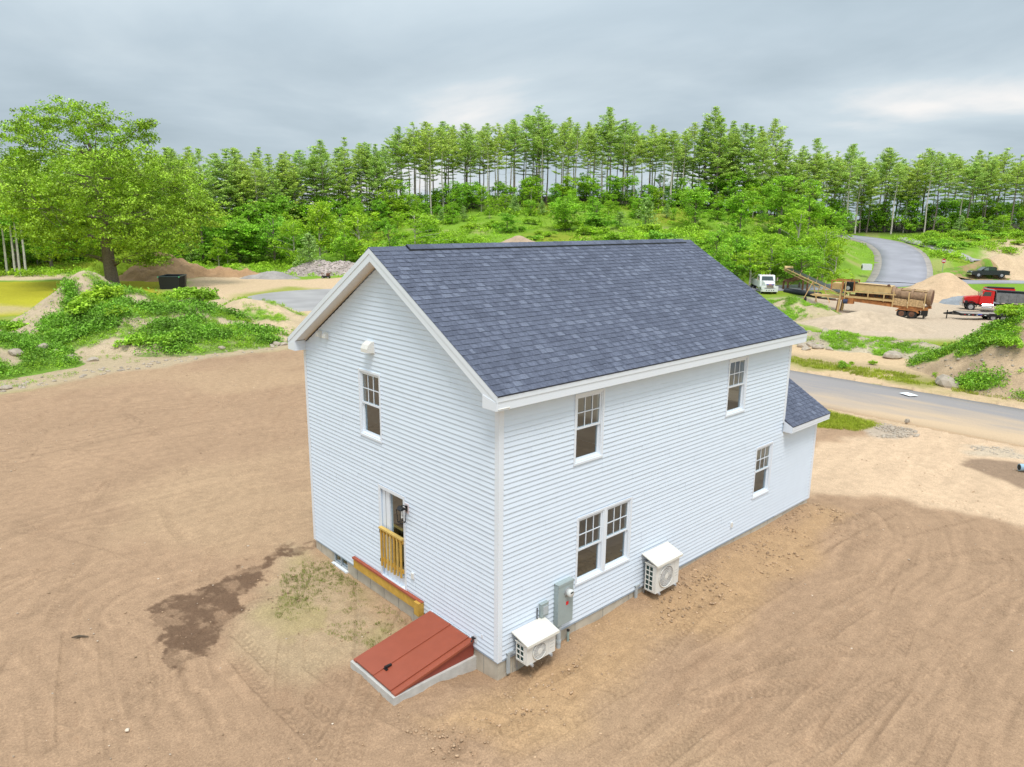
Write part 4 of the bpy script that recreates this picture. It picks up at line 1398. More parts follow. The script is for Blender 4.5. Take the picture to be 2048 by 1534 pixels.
mb = MB(); mb.add([wp('gable', u0 + .05, -.07, z0 + .22), wp('gable', u1 - .30, -.07, z0 + .22), wp('gable', u1 - .30, -.07, z1 - .05), wp('gable', u0 + .05, -.07, z1 - .05)], [(0, 1, 2, 3)])
mb.build('pane', GLASS, door)
mb = MB(); wbox(mb, 'gable', u0 + .01, u1 - .01, .02, .055, .45, .595); mb.build('threshold_board', LUMBER, house)

# fascia, soffits, rake boards, eave returns
XE0, XE1 = -OX, L1 + .298
mb = MB()
mb.box((XE0 - .002, EAVE_Y - .001, EAVE_Z - .117), (XE1, EAVE_Y + .022, EAVE_Z - .003)); mb.build('fascia', TRIM, house)
mb = MB(); mb.box((XE0 + .001, EAVE_Y + .012, 5.545), (XE1 - .004, EAVE_Y + .035, EAVE_Z - .1175)); mb.build('fascia', TRIM, house)
mb = MB(); mb.box((XE0 + .01, EAVE_Y + .0355, 5.548), (XE1 - .01, -.001, 5.556)); mb.build('soffit', SOFFIT, house)
mb = MB(); mb.box((XE0, W - EAVE_Y - .022, EAVE_Z - .115), (XE1, W - EAVE_Y, EAVE_Z - .012)); mb.box((XE0 + .004, W - EAVE_Y - .035, 5.545), (XE1 - .004, W - EAVE_Y - .0225, EAVE_Z - .1155)); mb.box((XE0 + .01, W + .001, 5.548), (XE1 - .01, W - EAVE_Y - .036, 5.556))
mb.build('fascia', TRIM, house)


def rake(x0, x1, drop0, drop1, m, name, mirror):
    zr = lambda y: EAVE_Z + SL * (y - EAVE_Y)
    ya, yb = EAVE_Y, W / 2
    pr = [(ya, zr(ya) - drop0), (yb, zr(yb) - drop0), (yb, zr(yb) - drop1), (ya, zr(ya) - drop1)]
    if mirror: pr = [(W - y, z) for y, z in pr]
    mb_ = MB()
    V = [(x0, y, z) for y, z in pr] + [(x1, y, z) for y, z in pr]
    mb_.add(V, [(0, 1, 2, 3), (7, 6, 5, 4), (0, 4, 5, 1), (1, 5, 6, 2), (2, 6, 7, 3), (3, 7, 4, 0)])
    return mb_.build(name, m, house)


for mir in (False, True):
    rake(XE0, XE0 + .022, .004, .118, TRIM, 'rake_board', mir)
    rake(XE0 + .010, XE0 + .034, .1185, .275, TRIM, 'rake_board', mir)
    rake(XE0 + .0345, -.001, .245, .252, SOFFIT, 'rake_soffit', mir)
    rake(XE1 - .022, XE1, .012, .26, TRIM, 'rake_board', mir)
    # eave return
    y_in = .11
    zr = lambda y: EAVE_Z + SL * (y - EAVE_Y)
    pr = [(EAVE_Y + .014, 5.543), (y_in, 5.543), (y_in, zr(y_in) - .27), (EAVE_Y + .014, zr(EAVE_Y) - .125)]
    if mir: pr = [(W - y, z) for y, z in pr]
    mb = MB(); V = [(XE0 + .003, y, z) for y, z in pr] + [(-.001, y, z) for y, z in pr]
    mb.add(V, [(0, 1, 2, 3), (7, 6, 5, 4), (0, 4, 5, 1), (1, 5, 6, 2), (2, 6, 7, 3), (3, 7, 4, 0)])
    mb.build('eave_return', TRIM, house)
# J-channel under the rake on the left
for mir in (False, True):
    rake(-.030, -.004, .253, .285, mat('channel_trim', (.60, .54, .46), .5, .1), 'trim_channel', mir)

# roof deck with shingles
roofb = MB()
for mir in (1, 0):
    yy = (lambda y: y) if mir else (lambda y: W - y)
    V = []
    for x in (XE0 + .023, XE1 - .023):
        V += [(x, yy(EAVE_Y - .012), EAVE_Z - .012), (x, yy(W / 2), RIDGE_Z - .012), (x, yy(W / 2), RIDGE_Z - .10), (x, yy(EAVE_Y + .03), EAVE_Z - .09)]
    roofb.add([(a, b, c) for a, b, c in V], [(0, 1, 5, 4), (3, 7, 6, 2), (0, 3, 2, 1), (4, 5, 6, 7), (0, 4, 7, 3)])
roof = roofb.build('roof', SH[0], house)
SEXP = 0.1418


def shingle_mesh(length, seed, first=False):
    g = random.Random(seed)
    mb_ = MB(); h = SEXP + .02
    t0, t1 = .0065, .0005
    # base layer
    def slab(x0, x1, y0, y1, n0, n1, mi):
        V = [(x0, y0, n0 - .005), (x1, y0, n0 - .005), (x1, y0, n0), (x0, y0, n0), (x0, y1, n1), (x1, y1, n1)]
        mb_.add(V, [(0, 1, 2, 3), (3, 2, 5, 4), (0, 3, 4), (1, 5, 2)], mi)
    slab(0, length, 0, h, .0085, .001, 1 if g.random() < .6 else 0)
    x = g.uniform(-.1, .1)
    while x < length:
        w_ = g.uniform(.11, .25)
        a, b = max(x, 0), min(x + w_, length)
        if b - a > .02:
            slab(a, b, -.004, h - .004, .0155, .0028, g.choices((0, 1, 2, 3), (.22, .42, .28, .08))[0])
        x += w_ + g.uniform(.04, .14)
    return mb_.mesh('shingle', SH)


SVAR = [shingle_mesh(.99, 1300 + i) for i in range(14)]


def shingle_rows(x0, x1, nrow, ey, ez, parent_roof, seed):
    g = random.Random(seed)
    out = []
    for r in range(nrow):
        s = r * SEXP
        y, z = ey + s * math.cos(TH), ez + s * math.sin(TH)
        x = x0 - g.choice((0, .165, .33, .5, .66, .83))
        while x < x1 - .01:
            a, b = max(x, x0), min(x + .99, x1)
            if b - a > .05:
                me = g.choice(SVAR) if (a == x and b == x + .99) else shingle_mesh(b - a, g.randrange(10 ** 6))
                out.append((me, Vector((a, y, z)), parent_roof))
            x += .99
    return out


main_rows = shingle_rows(XE0 - .004, XE1 + .006, 33, EAVE_Y - .014, EAVE_Z - .006, roof, 5)

# lower front roof
BZ = 3.13 + .36 - .36
broofb = MB(); BX1 = L2 + .24
V = []
for x in (L1 + .004, BX1):
    V += [(x, EAVE_Y - .012, BZ - .012), (x, W / 2, BZ - .012 + SL * (W / 2 - EAVE_Y)), (x, W / 2, BZ - .1 + SL * (W / 2 - EAVE_Y)), (x, EAVE_Y + .03, BZ - .09)]
broofb.add(V, [(0, 1, 5, 4), (3, 7, 6, 2), (0, 3, 2, 1), (4, 5, 6, 7), (0, 4, 7, 3)])
V = [(x, W - y, z) for x, y, z in V]
broofb.add(V, [(0, 1, 5, 4), (3, 7, 6, 2), (0, 3, 2, 1), (4, 5, 6, 7), (0, 4, 7, 3)])
broof = broofb.build('lower_roof', SH[0], house)
low_rows = shingle_rows(L1 + .003, BX1 + .01, 31, EAVE_Y - .014, BZ - .006, broof, 9)
mb = MB(); mb.box((L1 + .004, EAVE_Y, BZ - .13), (BX1, EAVE_Y + .022, BZ - .012)); mb.box((L1 + .003, EAVE_Y + .008, BZ - .20), (BX1 - .01, EAVE_Y + .03, BZ - .1305))
mb.build('fascia', TRIM, house)
mb = MB()
V = [(L1 + .001, EAVE_Y + .002, BZ - .205), (L1 + .001, -.001, BZ - .205), (L1 + .001, -.001, BZ + .12), (L1 + .001, EAVE_Y + .002, BZ - .02), (L1 + .012, EAVE_Y + .002, BZ - .205), (L1 + .012, -.001, BZ - .205), (L1 + .012, -.001, BZ + .12), (L1 + .012, EAVE_Y + .002, BZ - .02)]
mb.add(V, [(0, 1, 2, 3), (7, 6, 5, 4), (0, 4, 5, 1), (1, 5, 6, 2), (2, 6, 7, 3), (3, 7, 4, 0)]); mb.build('eave_return', TRIM, house)
mb = MB(); mb.box((L1 + .013, EAVE_Y + .031, BZ - .203), (BX1 - .02, -.001, BZ - .196)); mb.build('soffit', SOFFIT, house)
mb = MB(); mb.add([(BX1 - .02, EAVE_Y, BZ - .02), (BX1 - .02, EAVE_Y, BZ - .2), (BX1 - .02, W / 2, BZ - .25 + SL * 4.02), (BX1 - .02, W / 2, BZ - .02 + SL * 4.02)], [(0, 1, 2, 3)]); mb.build('rake_board', TRIM, house)


def vis_rank(e):
    p = e[1] + Vector((.5, 0, 0))
    return (p - Vector(CAM)).length


# lower-roof rows hidden behind the main wall are not needed one by one
allrows = [e for e in main_rows] + [e for e in low_rows if e[1].y < 1.5]
rest_low = [e for e in low_rows if e[1].y >= 1.5]
allrows.sort(key=vis_rank)
for me, p, par in allrows[:300]:
    o = link('shingle', me, par, p)
    o.rotation_euler = (TH, 0, 0)


def join_rows(rows, par):
    mb_ = MB()
    Mr = Matrix.Rotation(TH, 4, 'X')
    for me, p, _ in rows:
        mb_.add([Mr @ v.co + p for v in me.vertices], [tuple(q.vertices) for q in me.polygons])
        k0 = len(mb_.m) - len(me.polygons)
        mb_.m[k0:] = [q.material_index for q in me.polygons]
    return mb_.build('shingle_courses', SH, par, kind='stuff')


join_rows([e for e in allrows[300:] if e[2] is roof], roof)
join_rows([e for e in allrows[300:] if e[2] is broof] + rest_low, broof)

# ridge vent under cap shingles
x = .62
while x < L1 - .15:
    mb = MB(); b_ = min(x + .30, L1 - .1)
    for sgn in (1, -1):
        y0, z0 = W / 2, RIDGE_Z + .052
        V = [(x, y0, z0 + .004), (b_, y0, z0), (b_, y0 - sgn * .15, z0 - .15 * SL), (x, y0 - sgn * .15, z0 - .15 * SL + .004)]
        V += [(a, b, c - .012) for a, b, c in V]
        mb.add(V, [(0, 1, 2, 3), (7, 6, 5, 4), (2, 6, 7, 3), (0, 3, 7, 4), (1, 5, 6, 2)], rnd.choice((1, 1, 2, 0)))
    mb.build('ridge_cap', SH, roof)
    x += .30
mb = MB()
for sgn in (1, -1):
    V = [(.60, W / 2 - sgn * .145, RIDGE_Z - .145 * SL - .01), (L1 - .10, W / 2 - sgn * .145, RIDGE_Z - .145 * SL - .01), (L1 - .10, W / 2 - sgn * .145, RIDGE_Z - .145 * SL + .037), (.60, W / 2 - sgn * .145, RIDGE_Z - .145 * SL + .037)]
    mb.add(V, [(0, 1, 2, 3)])
mb.add([(.60, W / 2 - .145, RIDGE_Z - .145 * SL), (.60, W / 2, RIDGE_Z), (.60, W / 2, RIDGE_Z + .04), (.60, W / 2 - .145, RIDGE_Z - .145 * SL + .037)], [(0, 1, 2, 3)])
mb.build('ridge_vent', BLACK, roof)
# flush cap at the ridge ends
for a, b in ((XE0 - .004, .60), (L1 - .10, XE1 + .012)):
    mb = MB()
    for sgn in (1, -1):
        V = [(a, W / 2, RIDGE_Z + .018), (b, W / 2, RIDGE_Z + .018), (b, W / 2 - sgn * .14, RIDGE_Z + .018 - .14 * SL), (a, W / 2 - sgn * .14, RIDGE_Z + .018 - .14 * SL)]
        mb.add(V + [(p, q, r - .012) for p, q, r in V], [(0, 1, 2, 3), (2, 6, 7, 3), (0, 3, 7, 4), (1, 5, 6, 2)], 1)
    mb.build('ridge_cap', SH, roof)

# vents, outlets, hose bib (parts of the house)
def hood(y, z, w_, h_, d_, name='vent_hood'):
    M_ = Matrix.Translation((0, y, z))
    mb_ = MB()
    prof = [(-.002, -h_ / 2), (-.002, h_ / 2), (-d_ * .35, h_ / 2), (-d_ * .8, h_ * .25), (-d_, -h_ * .1), (-d_, -h_ * .42)]
    mb_.prism(prof, -w_ / 2, w_ / 2, 0, M_)
    h = mb_.build(name, AC_W, house)
    mb_ = MB(); mb_.box((-.022, y - w_ / 2 - .025, z - h_ / 2 - .02), (-.0025, y + w_ / 2 + .025, z + h_ / 2 + .02)); mb_.build('flange', TRIM, h)


hood(4.27, 6.04, .26, .25, .20)
hood(6.55, 6.05, .13, .14, .12, 'vent_cap'); hood(6.24, 6.05, .13, .14, .12, 'vent_cap')


def outlet(wall, u, z, w_=.11, h_=.17):
    mb_ = MB(); wbox(mb_, wall, u - w_ / 2, u + w_ / 2, .003, .03, z - h_ / 2, z + h_ / 2); o_ = mb_.build('outlet', TRIM, house)
    mb_ = MB(); wbox(mb_, wall, u - w_ * .38, u + w_ * .38, .0305, .055, z - h_ * .38, z + h_ * .38); mb_.build('cover', AC_W, o_)


outlet('gable', 2.82, 1.09); outlet('side', 8.42, .78)
mb = MB(); wbox(mb, 'gable', .60, .72, .003, .024, .47, .64); hb = mb.build('hose_tap', TRIM, house)
mb = MB(); mb.tube([(-.025, .66, .57), (-.10, .66, .57), (-.14, .66, .53)], .016, 8); mb.tube([(-.09, .66, .60), (-.09, .66, .62)], .035, 8); mb.build('tap', BLACK, hb)
mb = MB(); mb.box((-.03, .42, .67), (-.003, .48, .75)); mb.build('bell_box', TRIM, house)

# ------------------------------------------------------------------ things on and beside the house
# wall lantern by the door
ln = thing('wall_lantern', 'black open-frame lantern hanging on the gable wall by the back door', 'lantern', (0, 3.0, 2.62))
mb = MB(); mb.box((-.03, -.07, -.10), (-.004, .07, .12)); mb.build('mount_block', mat('pinkish_block', (.70, .60, .62), .5, .05), ln)
mb = MB(); mb.box((-.045, -.035, -.05), (-.0305, .035, .08)); mb.tube([(-.045, 0, .04), (-.10, 0, .10), (-.17, 0, .11), (-.17, 0, .06)], .011, 8); mb.build('bracket', BLACK, ln)
mb = MB(); a, b, zt, zb = .075, .06, .03, -.27; cx = -.17
for sx in (-1, 1):
    for sy in (-1, 1): mb.bar((cx + sx * a, sy * a, zt), (cx + sx * b, sy * b, zb), .012, .012)
for z_, q in ((zt, a), (zb, b)):
    for s_ in (-1, 1): mb.bar((cx - q, s_ * q, z_), (cx + q, s_ * q, z_), .013, .013); mb.bar((cx + s_ * q, -q, z_), (cx + s_ * q, q, z_), .013, .013)
mb.build('cage', BLACK, ln)
mb = MB(); mb.prism([(cx - a, zt + .006), (cx + a, zt + .006), (cx + .02, zt + .06), (cx - .02, zt + .06)], -a, a); mb.build('roof', BLACK, ln)
mb = MB(); mb.tube([(cx, 0, zt - .01), (cx, 0, zt - .13)], [.03, .03], 10); mb.tube([(cx, 0, zt - .131), (cx, 0, zt - .2)], [.016, .03], 10); mb.build('bulb', AC_W, ln)

# deck ledger
lg = thing('deck_ledger', 'yellow treated deck ledger board bolted low on the gable wall', 'board', (0, 0, 0))
mb = MB(); mb.box((-.075, 2.62, .345), (-.022, 5.33, .605)); mb.build('board', LUMBER, lg)
mb = MB(); mb.box((-.165, 2.44, .30), (-.020, 2.615, .606)); mb.build('end_block', LUMBER, lg)
mb = MB(); mb.box((-.095, 2.43, .607), (-.019, 5.36, .622)); mb.box((-.095, 2.62, .575), (-.091, 5.36, .6065)); mb.build('flashing', FLASH, lg)
# guard rail over the door opening
gr = thing('guard_rail', 'yellow wooden guard rail screwed across the back door opening', 'railing', (-.05, 3.6, .93))
mb = MB(); mb.box((-.06, -.46, .90), (.03, .46, .94)); mb.build('top_rail', LUMBER2, gr)
mb = MB(); mb.box((-.012, -.45, .80), (.026, .45, .895)); mb.build('rail', LUMBER, gr)
mb = MB(); mb.box((-.012, -.45, .08), (.026, .45, .165)); mb.build('rail', LUMBER, gr)
for i in range(7):
    y = -.40 + i * .132
    mb = MB(); mb.box((-.052, y - .019, -.02 - rnd.uniform(0, .03)), (-.013, y + .019, .898)); mb.build('baluster', rnd.choice((LUMBER, LUMBER2)), gr)
mb = MB(); mb.box((-.03, .46, .78), (.0, .475, .86)); mb.box((-.03, .46, .06), (.0, .475, .14)); mb.build('hinge', BLACK, gr)

# bulkhead
bk = thing('bulkhead_door', 'rust-red sloped steel cellar bulkhead on a concrete curb', 'cellar door', (0, 1.5, 0))
mb = MB()
for a, b in (((-1.98, -.82, -.35), (-1.84, .74, .13)), ((-1.839, -.82, -.35), (.02, -.70, .13)), ((-1.839, .62, -.35), (.02, .74, .13))): mb.box(a, b)
mb.build('curb', mat('curb_concrete', (.52, .51, .48), .9, .15, 5, .3), bk)
xf, zf, zw = -1.90, .165, .50
zs = lambda x: zf + (zw - zf) * (x - xf) / (-xf)
mb = MB()
for y in (-.76, .66):
    V = [(xf, y, .131), (-.005, y, .131), (-.005, y, zw), (xf, y, zf), (xf, y + .03, .131), (-.005, y + .03, .131), (-.005, y + .03, zw), (xf, y + .03, zf)]
    mb.add(V, [(0, 1, 2, 3), (7, 6, 5, 4), (0, 4, 5, 1), (1, 5, 6, 2), (2, 6, 7, 3), (3, 7, 4, 0)])
mb.build('side_panel', mat('red_oxide_side', (.27, .055, .035), .5, .08, 5), bk)
mb = MB(); mb.box((-.03, -.77, zw - .01), (-.002, .70, zw + .035)); mb.build('header', TRIM, bk)


def sl_slab(y0, y1, x0, x1, up, th, name, m=RUST_RED):
    mb_ = MB()
    V = [(x0, y0, zs(x0) + up), (x1, y0, zs(x1) + up), (x1, y1, zs(x1) + up), (x0, y1, zs(x0) + up)]
    V += [(x, y, z - th) for x, y, z in V]
    mb_.add(V, [(0, 1, 2, 3), (7, 6, 5, 4), (0, 4, 5, 1), (1, 5, 6, 2), (2, 6, 7, 3), (3, 7, 4, 0)])
    return mb_.build(name, m, bk)


sl_slab(-.80, -.66, xf - .03, -.006, .012, .05, 'side_flange'); sl_slab(.60, .70, xf - .03, -.006, .012, .05, 'side_flange')
lf = sl_slab(-.655, -.035, xf - .035, -.05, .035, .03, 'door_leaf')
lf2 = sl_slab(-.028, .598, xf - .035, -.05, .042, .03, 'door_leaf')
sl_slab(-.060, -.005, xf - .036, -.05, .052, .012, 'seam_cap')
mb = MB(); mb.box((-1.70, -.12, zs(-1.66) + .06), (-1.55, -.075, zs(-1.6) + .085)); mb.box((-1.71, -.16, zs(-1.7) + .04), (-1.66, -.06, zs(-1.7) + .06)); mb.build('handle', BLACK, bk)


def heat_pump(x0, x1, z0, z1, zb, zf_, rows, label):
    t = thing('heat_pump', label, 'heat pump', ((x0 + x1) / 2, -.28, z0), group='wall-hung heat pumps')
    w_ = x1 - x0; h_ = z1 - z0
    y0, y1 = -.16, .16                       # front at y0
    mb_ = MB()
    xa, xb = -w_ / 2, w_ / 2
    mb_.box((xa, y0, 0), (xb, y0 + .03, h_)); mb_.box((xa + .0005, y0 + .0305, 0), (xb - .0005, y1, .03)); mb_.box((xa + .0005, y0 + .0305, h_ - .04), (xb - .0005, y1, h_))
    mb_.box((xb - .22, y0 + .031, .031), (xb - .0005, y1, h_ - .041)); mb_.box((xa, y0 + .031, .031), (xa + .02, y0 + .09, h_ - .041)); mb_.box((xa, y1 - .02, .031), (xa + .02, y1, h_ - .041))
    mb_.build('case', AC_W, t)
    mb_ = MB(); mb_.box((xa + .03, y0 + .10, .032), (xa + .05, y1 - .021, h_ - .042)); mb_.box((xa + .051, y1 - .025, .032), (xb - .221, y1 - .001, h_ - .042)); mb_.build('coil', COIL, t)
    mb_ = MB()
    for i in range(rows + 1):
        z = .035 + (h_ - .08) * i / rows
        mb_.box((xa - .006, y0 + .085, z - .008), (xa + .012, y1 - .015, z + .008))
    for k_ in range(3):
        y = y0 + .09 + (y1 - .02 - y0 - .09) * k_ / 2
        mb_.box((xa - .007, y - .008, .034), (xa + .011, y + .008, h_ - .042))
    mb_.build('side_guard', AC_W, t)
    # fan opening: dark recess, blades, ring and wires
    cx_, cz_, r_ = xa + .36 * w_ / .85, h_ * .49, min(.265, h_ * .42)
    mb_ = MB(); mb_.tube([(cx_, y0 - .002, cz_), (cx_, y0 - .006, cz_)], r_ * .97, 28); mb_.build('fan_recess', FANG, t)
    for b_ in range(3):
        a = b_ * 2.094 + .5
        mb_ = MB(); V = []
        for rr, aw in ((.05, .25), (r_ * .6, .62), (r_ * .93, .55)):
            for s_ in (-1, 1):
                V.append((cx_ + rr * math.cos(a + s_ * aw), y0 - .008 - (.003 if s_ > 0 else 0), cz_ + rr * math.sin(a + s_ * aw)))
        mb_.add(V, [(0, 1, 3, 2), (2, 3, 5, 4)]); mb_.build('fan_blade', mat('fan_blade_pale', (.44, .43, .45), .4, .05), t)
    mb_ = MB(); n_ = 36
    for rr, rw in ((r_, .012), (r_ * .82, .004), (r_ * .66, .004), (r_ * .5, .004), (r_ * .34, .004)):
        mb_.tube([(cx_ + rr * math.cos(2 * math.pi * i / n_), y0 - .018, cz_ + rr * math.sin(2 * math.pi * i / n_)) for i in range(n_ + 1)], rw, 5, 0, False)
    for i in range(32):
        a = 2 * math.pi * i / 32
        mb_.bar((cx_ + .06 * math.cos(a), y0 - .02, cz_ + .06 * math.sin(a)), (cx_ + r_ * math.cos(a), y0 - .02, cz_ + r_ * math.sin(a)), .004, .004)
    mb_.build('fan_grille', AC_W, t)
    mb_ = MB(); mb_.tube([(cx_, y0 - .018, cz_), (cx_, y0 - .026, cz_)], .065, 18); mb_.build('fan_hub', AC_W, t)
    mb_ = MB(); mb_.box((xb - .19, y0 - .0015, .06), (xb - .185, y0 - .0005, h_ - .06))
    for i in range(3): mb_.box((xb - .15, y0 - .003, h_ * .3 + i * .07), (xb - .04, y0 - .0005, h_ * .3 + i * .07 + .012))
    mb_.build('panel_seam', mat('seam_grey', (.52, .52, .51), .5, .02), t)
    # snow cover, sloping forward
    mb_ = MB(); cb, cf = zb - z0, zf_ - z0
    V = [(xa - .05, y0 - .06, cf), (xb + .05, y0 - .06, cf), (xb + .05, y1 + .08, cb), (xa - .05, y1 + .08, cb)]
    V += [(x, y, z - .025) for x, y, z in V]
    mb_.add(V, [(0, 1, 2, 3), (7, 6, 5, 4), (0, 4, 5, 1), (1, 5, 6, 2), (2, 6, 7, 3), (3, 7, 4, 0)])
    mb_.box((xa - .05, y0 - .064, cf - .055), (xb + .05, y0 - .0605, cf - .002))
    for xx in (xa - .03, xb + .012): mb_.box((xx, y0 + .02, h_ + .001), (xx + .018, y1, cf - .028))
    mb_.build('top_cover', AC_C, t)
    for xx in (xa + .12, xb - .14):
        mb_ = MB(); mb_.box((xx - .02, y0 - .05, -.045), (xx + .02, y1 + .11, -.012)); mb_.box((xx - .035, y0 - .035, -.011), (xx + .035, y0 + .03, -.001)); mb_.box((xx - .02, y1 + .085, -.30), (xx + .02, y1 + .11, .25))
        mb_.build('bracket', STEELG, t)
    return t


heat_pump(.37, 1.16, .31, .73, .90, .78, 3, 'white heat pump hung by the near corner of the house')
heat_pump(4.50, 5.40, .33, 1.02, 1.23, 1.07, 5, 'taller white heat pump hung right of the paired windows')
for x in (.24, 4.30):
    mb = MB(); mb.box((x - .035, -.06, .02), (x + .035, -.021, .42 + .02)); mb.box((x - .035, -.055, .421), (x + .14, -.022, .47)); mb.build('line_cover', PVC, house)

# meter panel, conduit and stub
mp = thing('meter_panel', 'tall grey electric meter panel with red label on the long wall', 'meter panel', (1.75, 0, .55))
mb = MB(); mb.box((-.225, -.150, 0), (.225, -.020, .94)); mb.box((-.235, -.160, .90), (.235, -.150 - .0005, .95)); mb.box((-.235, -.158, .9405), (.235, -.019, .952)); mb.build('box', GALV, mp)
mb = MB(); mb.tube([(.05, -.1505, .72), (.05, -.175, .72)], .10, 24); mb.build('meter_ring', STEELG, mp)
mb = MB(); mb.tube([(.05, -.1755, .72), (.05, -.26, .72), (.05, -.275, .72)], [.085, .083, .07], 24); mm_ = mb.build('meter', mat('meter_glass', (.66, .68, .67), .12, .04), mp, True)
mb = MB(); mb.box((.01, -.279, .73), (.09, -.2755, .76)); mb.build('display', DARK, mm_)
mb = MB(); mb.box((.01, -.153, .42), (.085, -.1502, .50)); mb.build('label', STICKER, mp)
mb = MB(); mb.box((.0, -.156, .53), (.10, -.1504, .545)); mb.build('latch', STEELG, mp)
mb = MB(); mb.tube([(-.12, -.085, -.001), (-.12, -.085, -.75)], .048, 14); mb.tube([(-.12, -.085, -.10), (-.12, -.085, -.05)], .06, 14); mb.tube([(-.12, -.085, -.42), (-.12, -.085, -.36)], .058, 14); mb.build('conduit', PVC, mp)
dc = thing('disconnect_box', 'small grey disconnect box left of the meter panel', 'switch box', (1.19, 0, .92))
mb = MB(); mb.box((-.10, -.10, 0), (.10, -.02, .28)); mb.box((-.108, -.106, .2805), (.108, -.019, .292)); mb.build('box', GALV, dc)
mb = MB(); mb.box((-.06, -.118, .05), (.07, -.1005, .23)); mb.build('cover', PVC, dc)
mb = MB(); mb.tube([(-.16, -.035, .22), (-.165, -.04, 0), (-.15, -.05, -.1), (-.12, -.07, -.15)], .012, 6); mb.build('cable', BLACK, dc)
pst = G(1135.5, 1284)
st = thing('pipe_stub', 'short grey-green pipe stub standing in soil beside the meter conduit', 'pipe', (pst[0], pst[1], terz(pst[0], pst[1]) - .1))
mb = MB(); mb.tube([(0, 0, 0), (0, 0, .36)], .028, 10); mb.build('pipe', mat('green_pipe', (.28, .36, .34), .5, .1), st)
mb = MB(); mb.tube([(0, 0, .3605), (0, 0, .39)], .034, 10); mb.build('cap', BLACK, st)

# ------------------------------------------------------------------ trees
def limb_path(p0, d, length, g, n=5, droop=0.0, wob=.12):
    pts = [Vector(p0)]; d = Vector(d).normalized()
    for i in range(n):
        d = (d + Vector((g.uniform(-wob, wob), g.uniform(-wob, wob), g.uniform(-wob, wob) - droop))).normalized()
        pts.append(pts[-1] + d * (length / n))
    return pts


def pine_meshes(seed, H=22.0, crown0=.48, spread=3.1, needle=NEEDLE, bark=PBARK, dense=1.0, sparse_top=False):
    g = random.Random(seed)
    tr = MB()
    lean = (g.uniform(-.4, .4), g.uniform(-.4, .4))
    ax = lambda h: Vector((lean[0] * (h / H) ** 2 + .10 * math.sin(h * .5 + seed), lean[1] * (h / H) ** 2 + .1 * math.cos(h * .43), h))
    hs = [-.6] + [H * t for t in (.02, .12, .25, .4, .55, .7, .85, .97)]
    tr.tube([ax(h) for h in hs], [.26, .23, .20, .18, .155, .125, .09, .05, .015], 7)
    C, Rr, n = [], [], []
    h = H * crown0
    # dead snags below the crown
    for i in range(g.randint(4, 9)):
        hh = g.uniform(H * .22, H * crown0); a = g.uniform(0, 6.28)
        p = ax(hh); tr.tube(limb_path(p, (math.cos(a), math.sin(a), g.uniform(-.2, .25)), g.uniform(.6, 2.0), g, 3), [.03, .025, .018, .008], 4, 0, False)
    while h < H - .25:
        t = (h - H * crown0) / (H * (1 - crown0))
        env = spread * (.60 + .40 * min(1, t / .3)) * (1 - (max(0, t - .30) / .72) ** 1.25) + .35
        nb = g.choice((4, 5, 5, 6)) if t < .85 else 3
        a0 = g.uniform(0, 6.28)
        for b in range(nb):
            if g.random() < (.28 if t < .3 else .10): continue
            a = a0 + b * 6.28 / nb + g.uniform(-.4, .4)
            L = env * g.uniform(.55, 1.25)
            el = .02 + .75 * t * t + g.uniform(-.06, .12)
            pts = limb_path(ax(h), (math.cos(a), math.sin(a), math.tan(el)), L, g, 4, -.05 - .06 * t, .06)
            tr.tube(pts, [.045 * (1 - .5 * t), .035 * (1 - .5 * t), .025, .016, .008], 4, 0, False)
            k = max(2, int(L / .50))
            for q in range(k):
                f = .35 + .66 * (q + g.random() * .5) / k
                i = min(int(f * 4), 3); p = pts[i].lerp(pts[min(i + 1, 4)], min(1, f * 4 - i))
                sp = .30 + .24 * (1 - abs(f - .75)) * (1 - .35 * t)
                p = p + Vector((-math.sin(a), math.cos(a), 0)) * g.uniform(-.45, .45) * L * .26 + Vector((0, 0, g.uniform(.0, .10)))
                C.append(p); Rr.append((sp * 1.35, sp * 1.35, sp * .26)); n.append(int(22 * dense))
        h += g.uniform(.90, 1.45) * (1 - .45 * t)
    for q in range(5):
        C.append(ax(H - .1 - q * .22)); Rr.append((.10 + .07 * q, .10 + .07 * q, .28)); n.append(6)
    V, F = leaves([tuple(c) for c in C], Rr, np.array(n), .38, .72, .34, seed)
    return tr.mesh('trunk', bark), np_mesh('crown', V, F, needle)


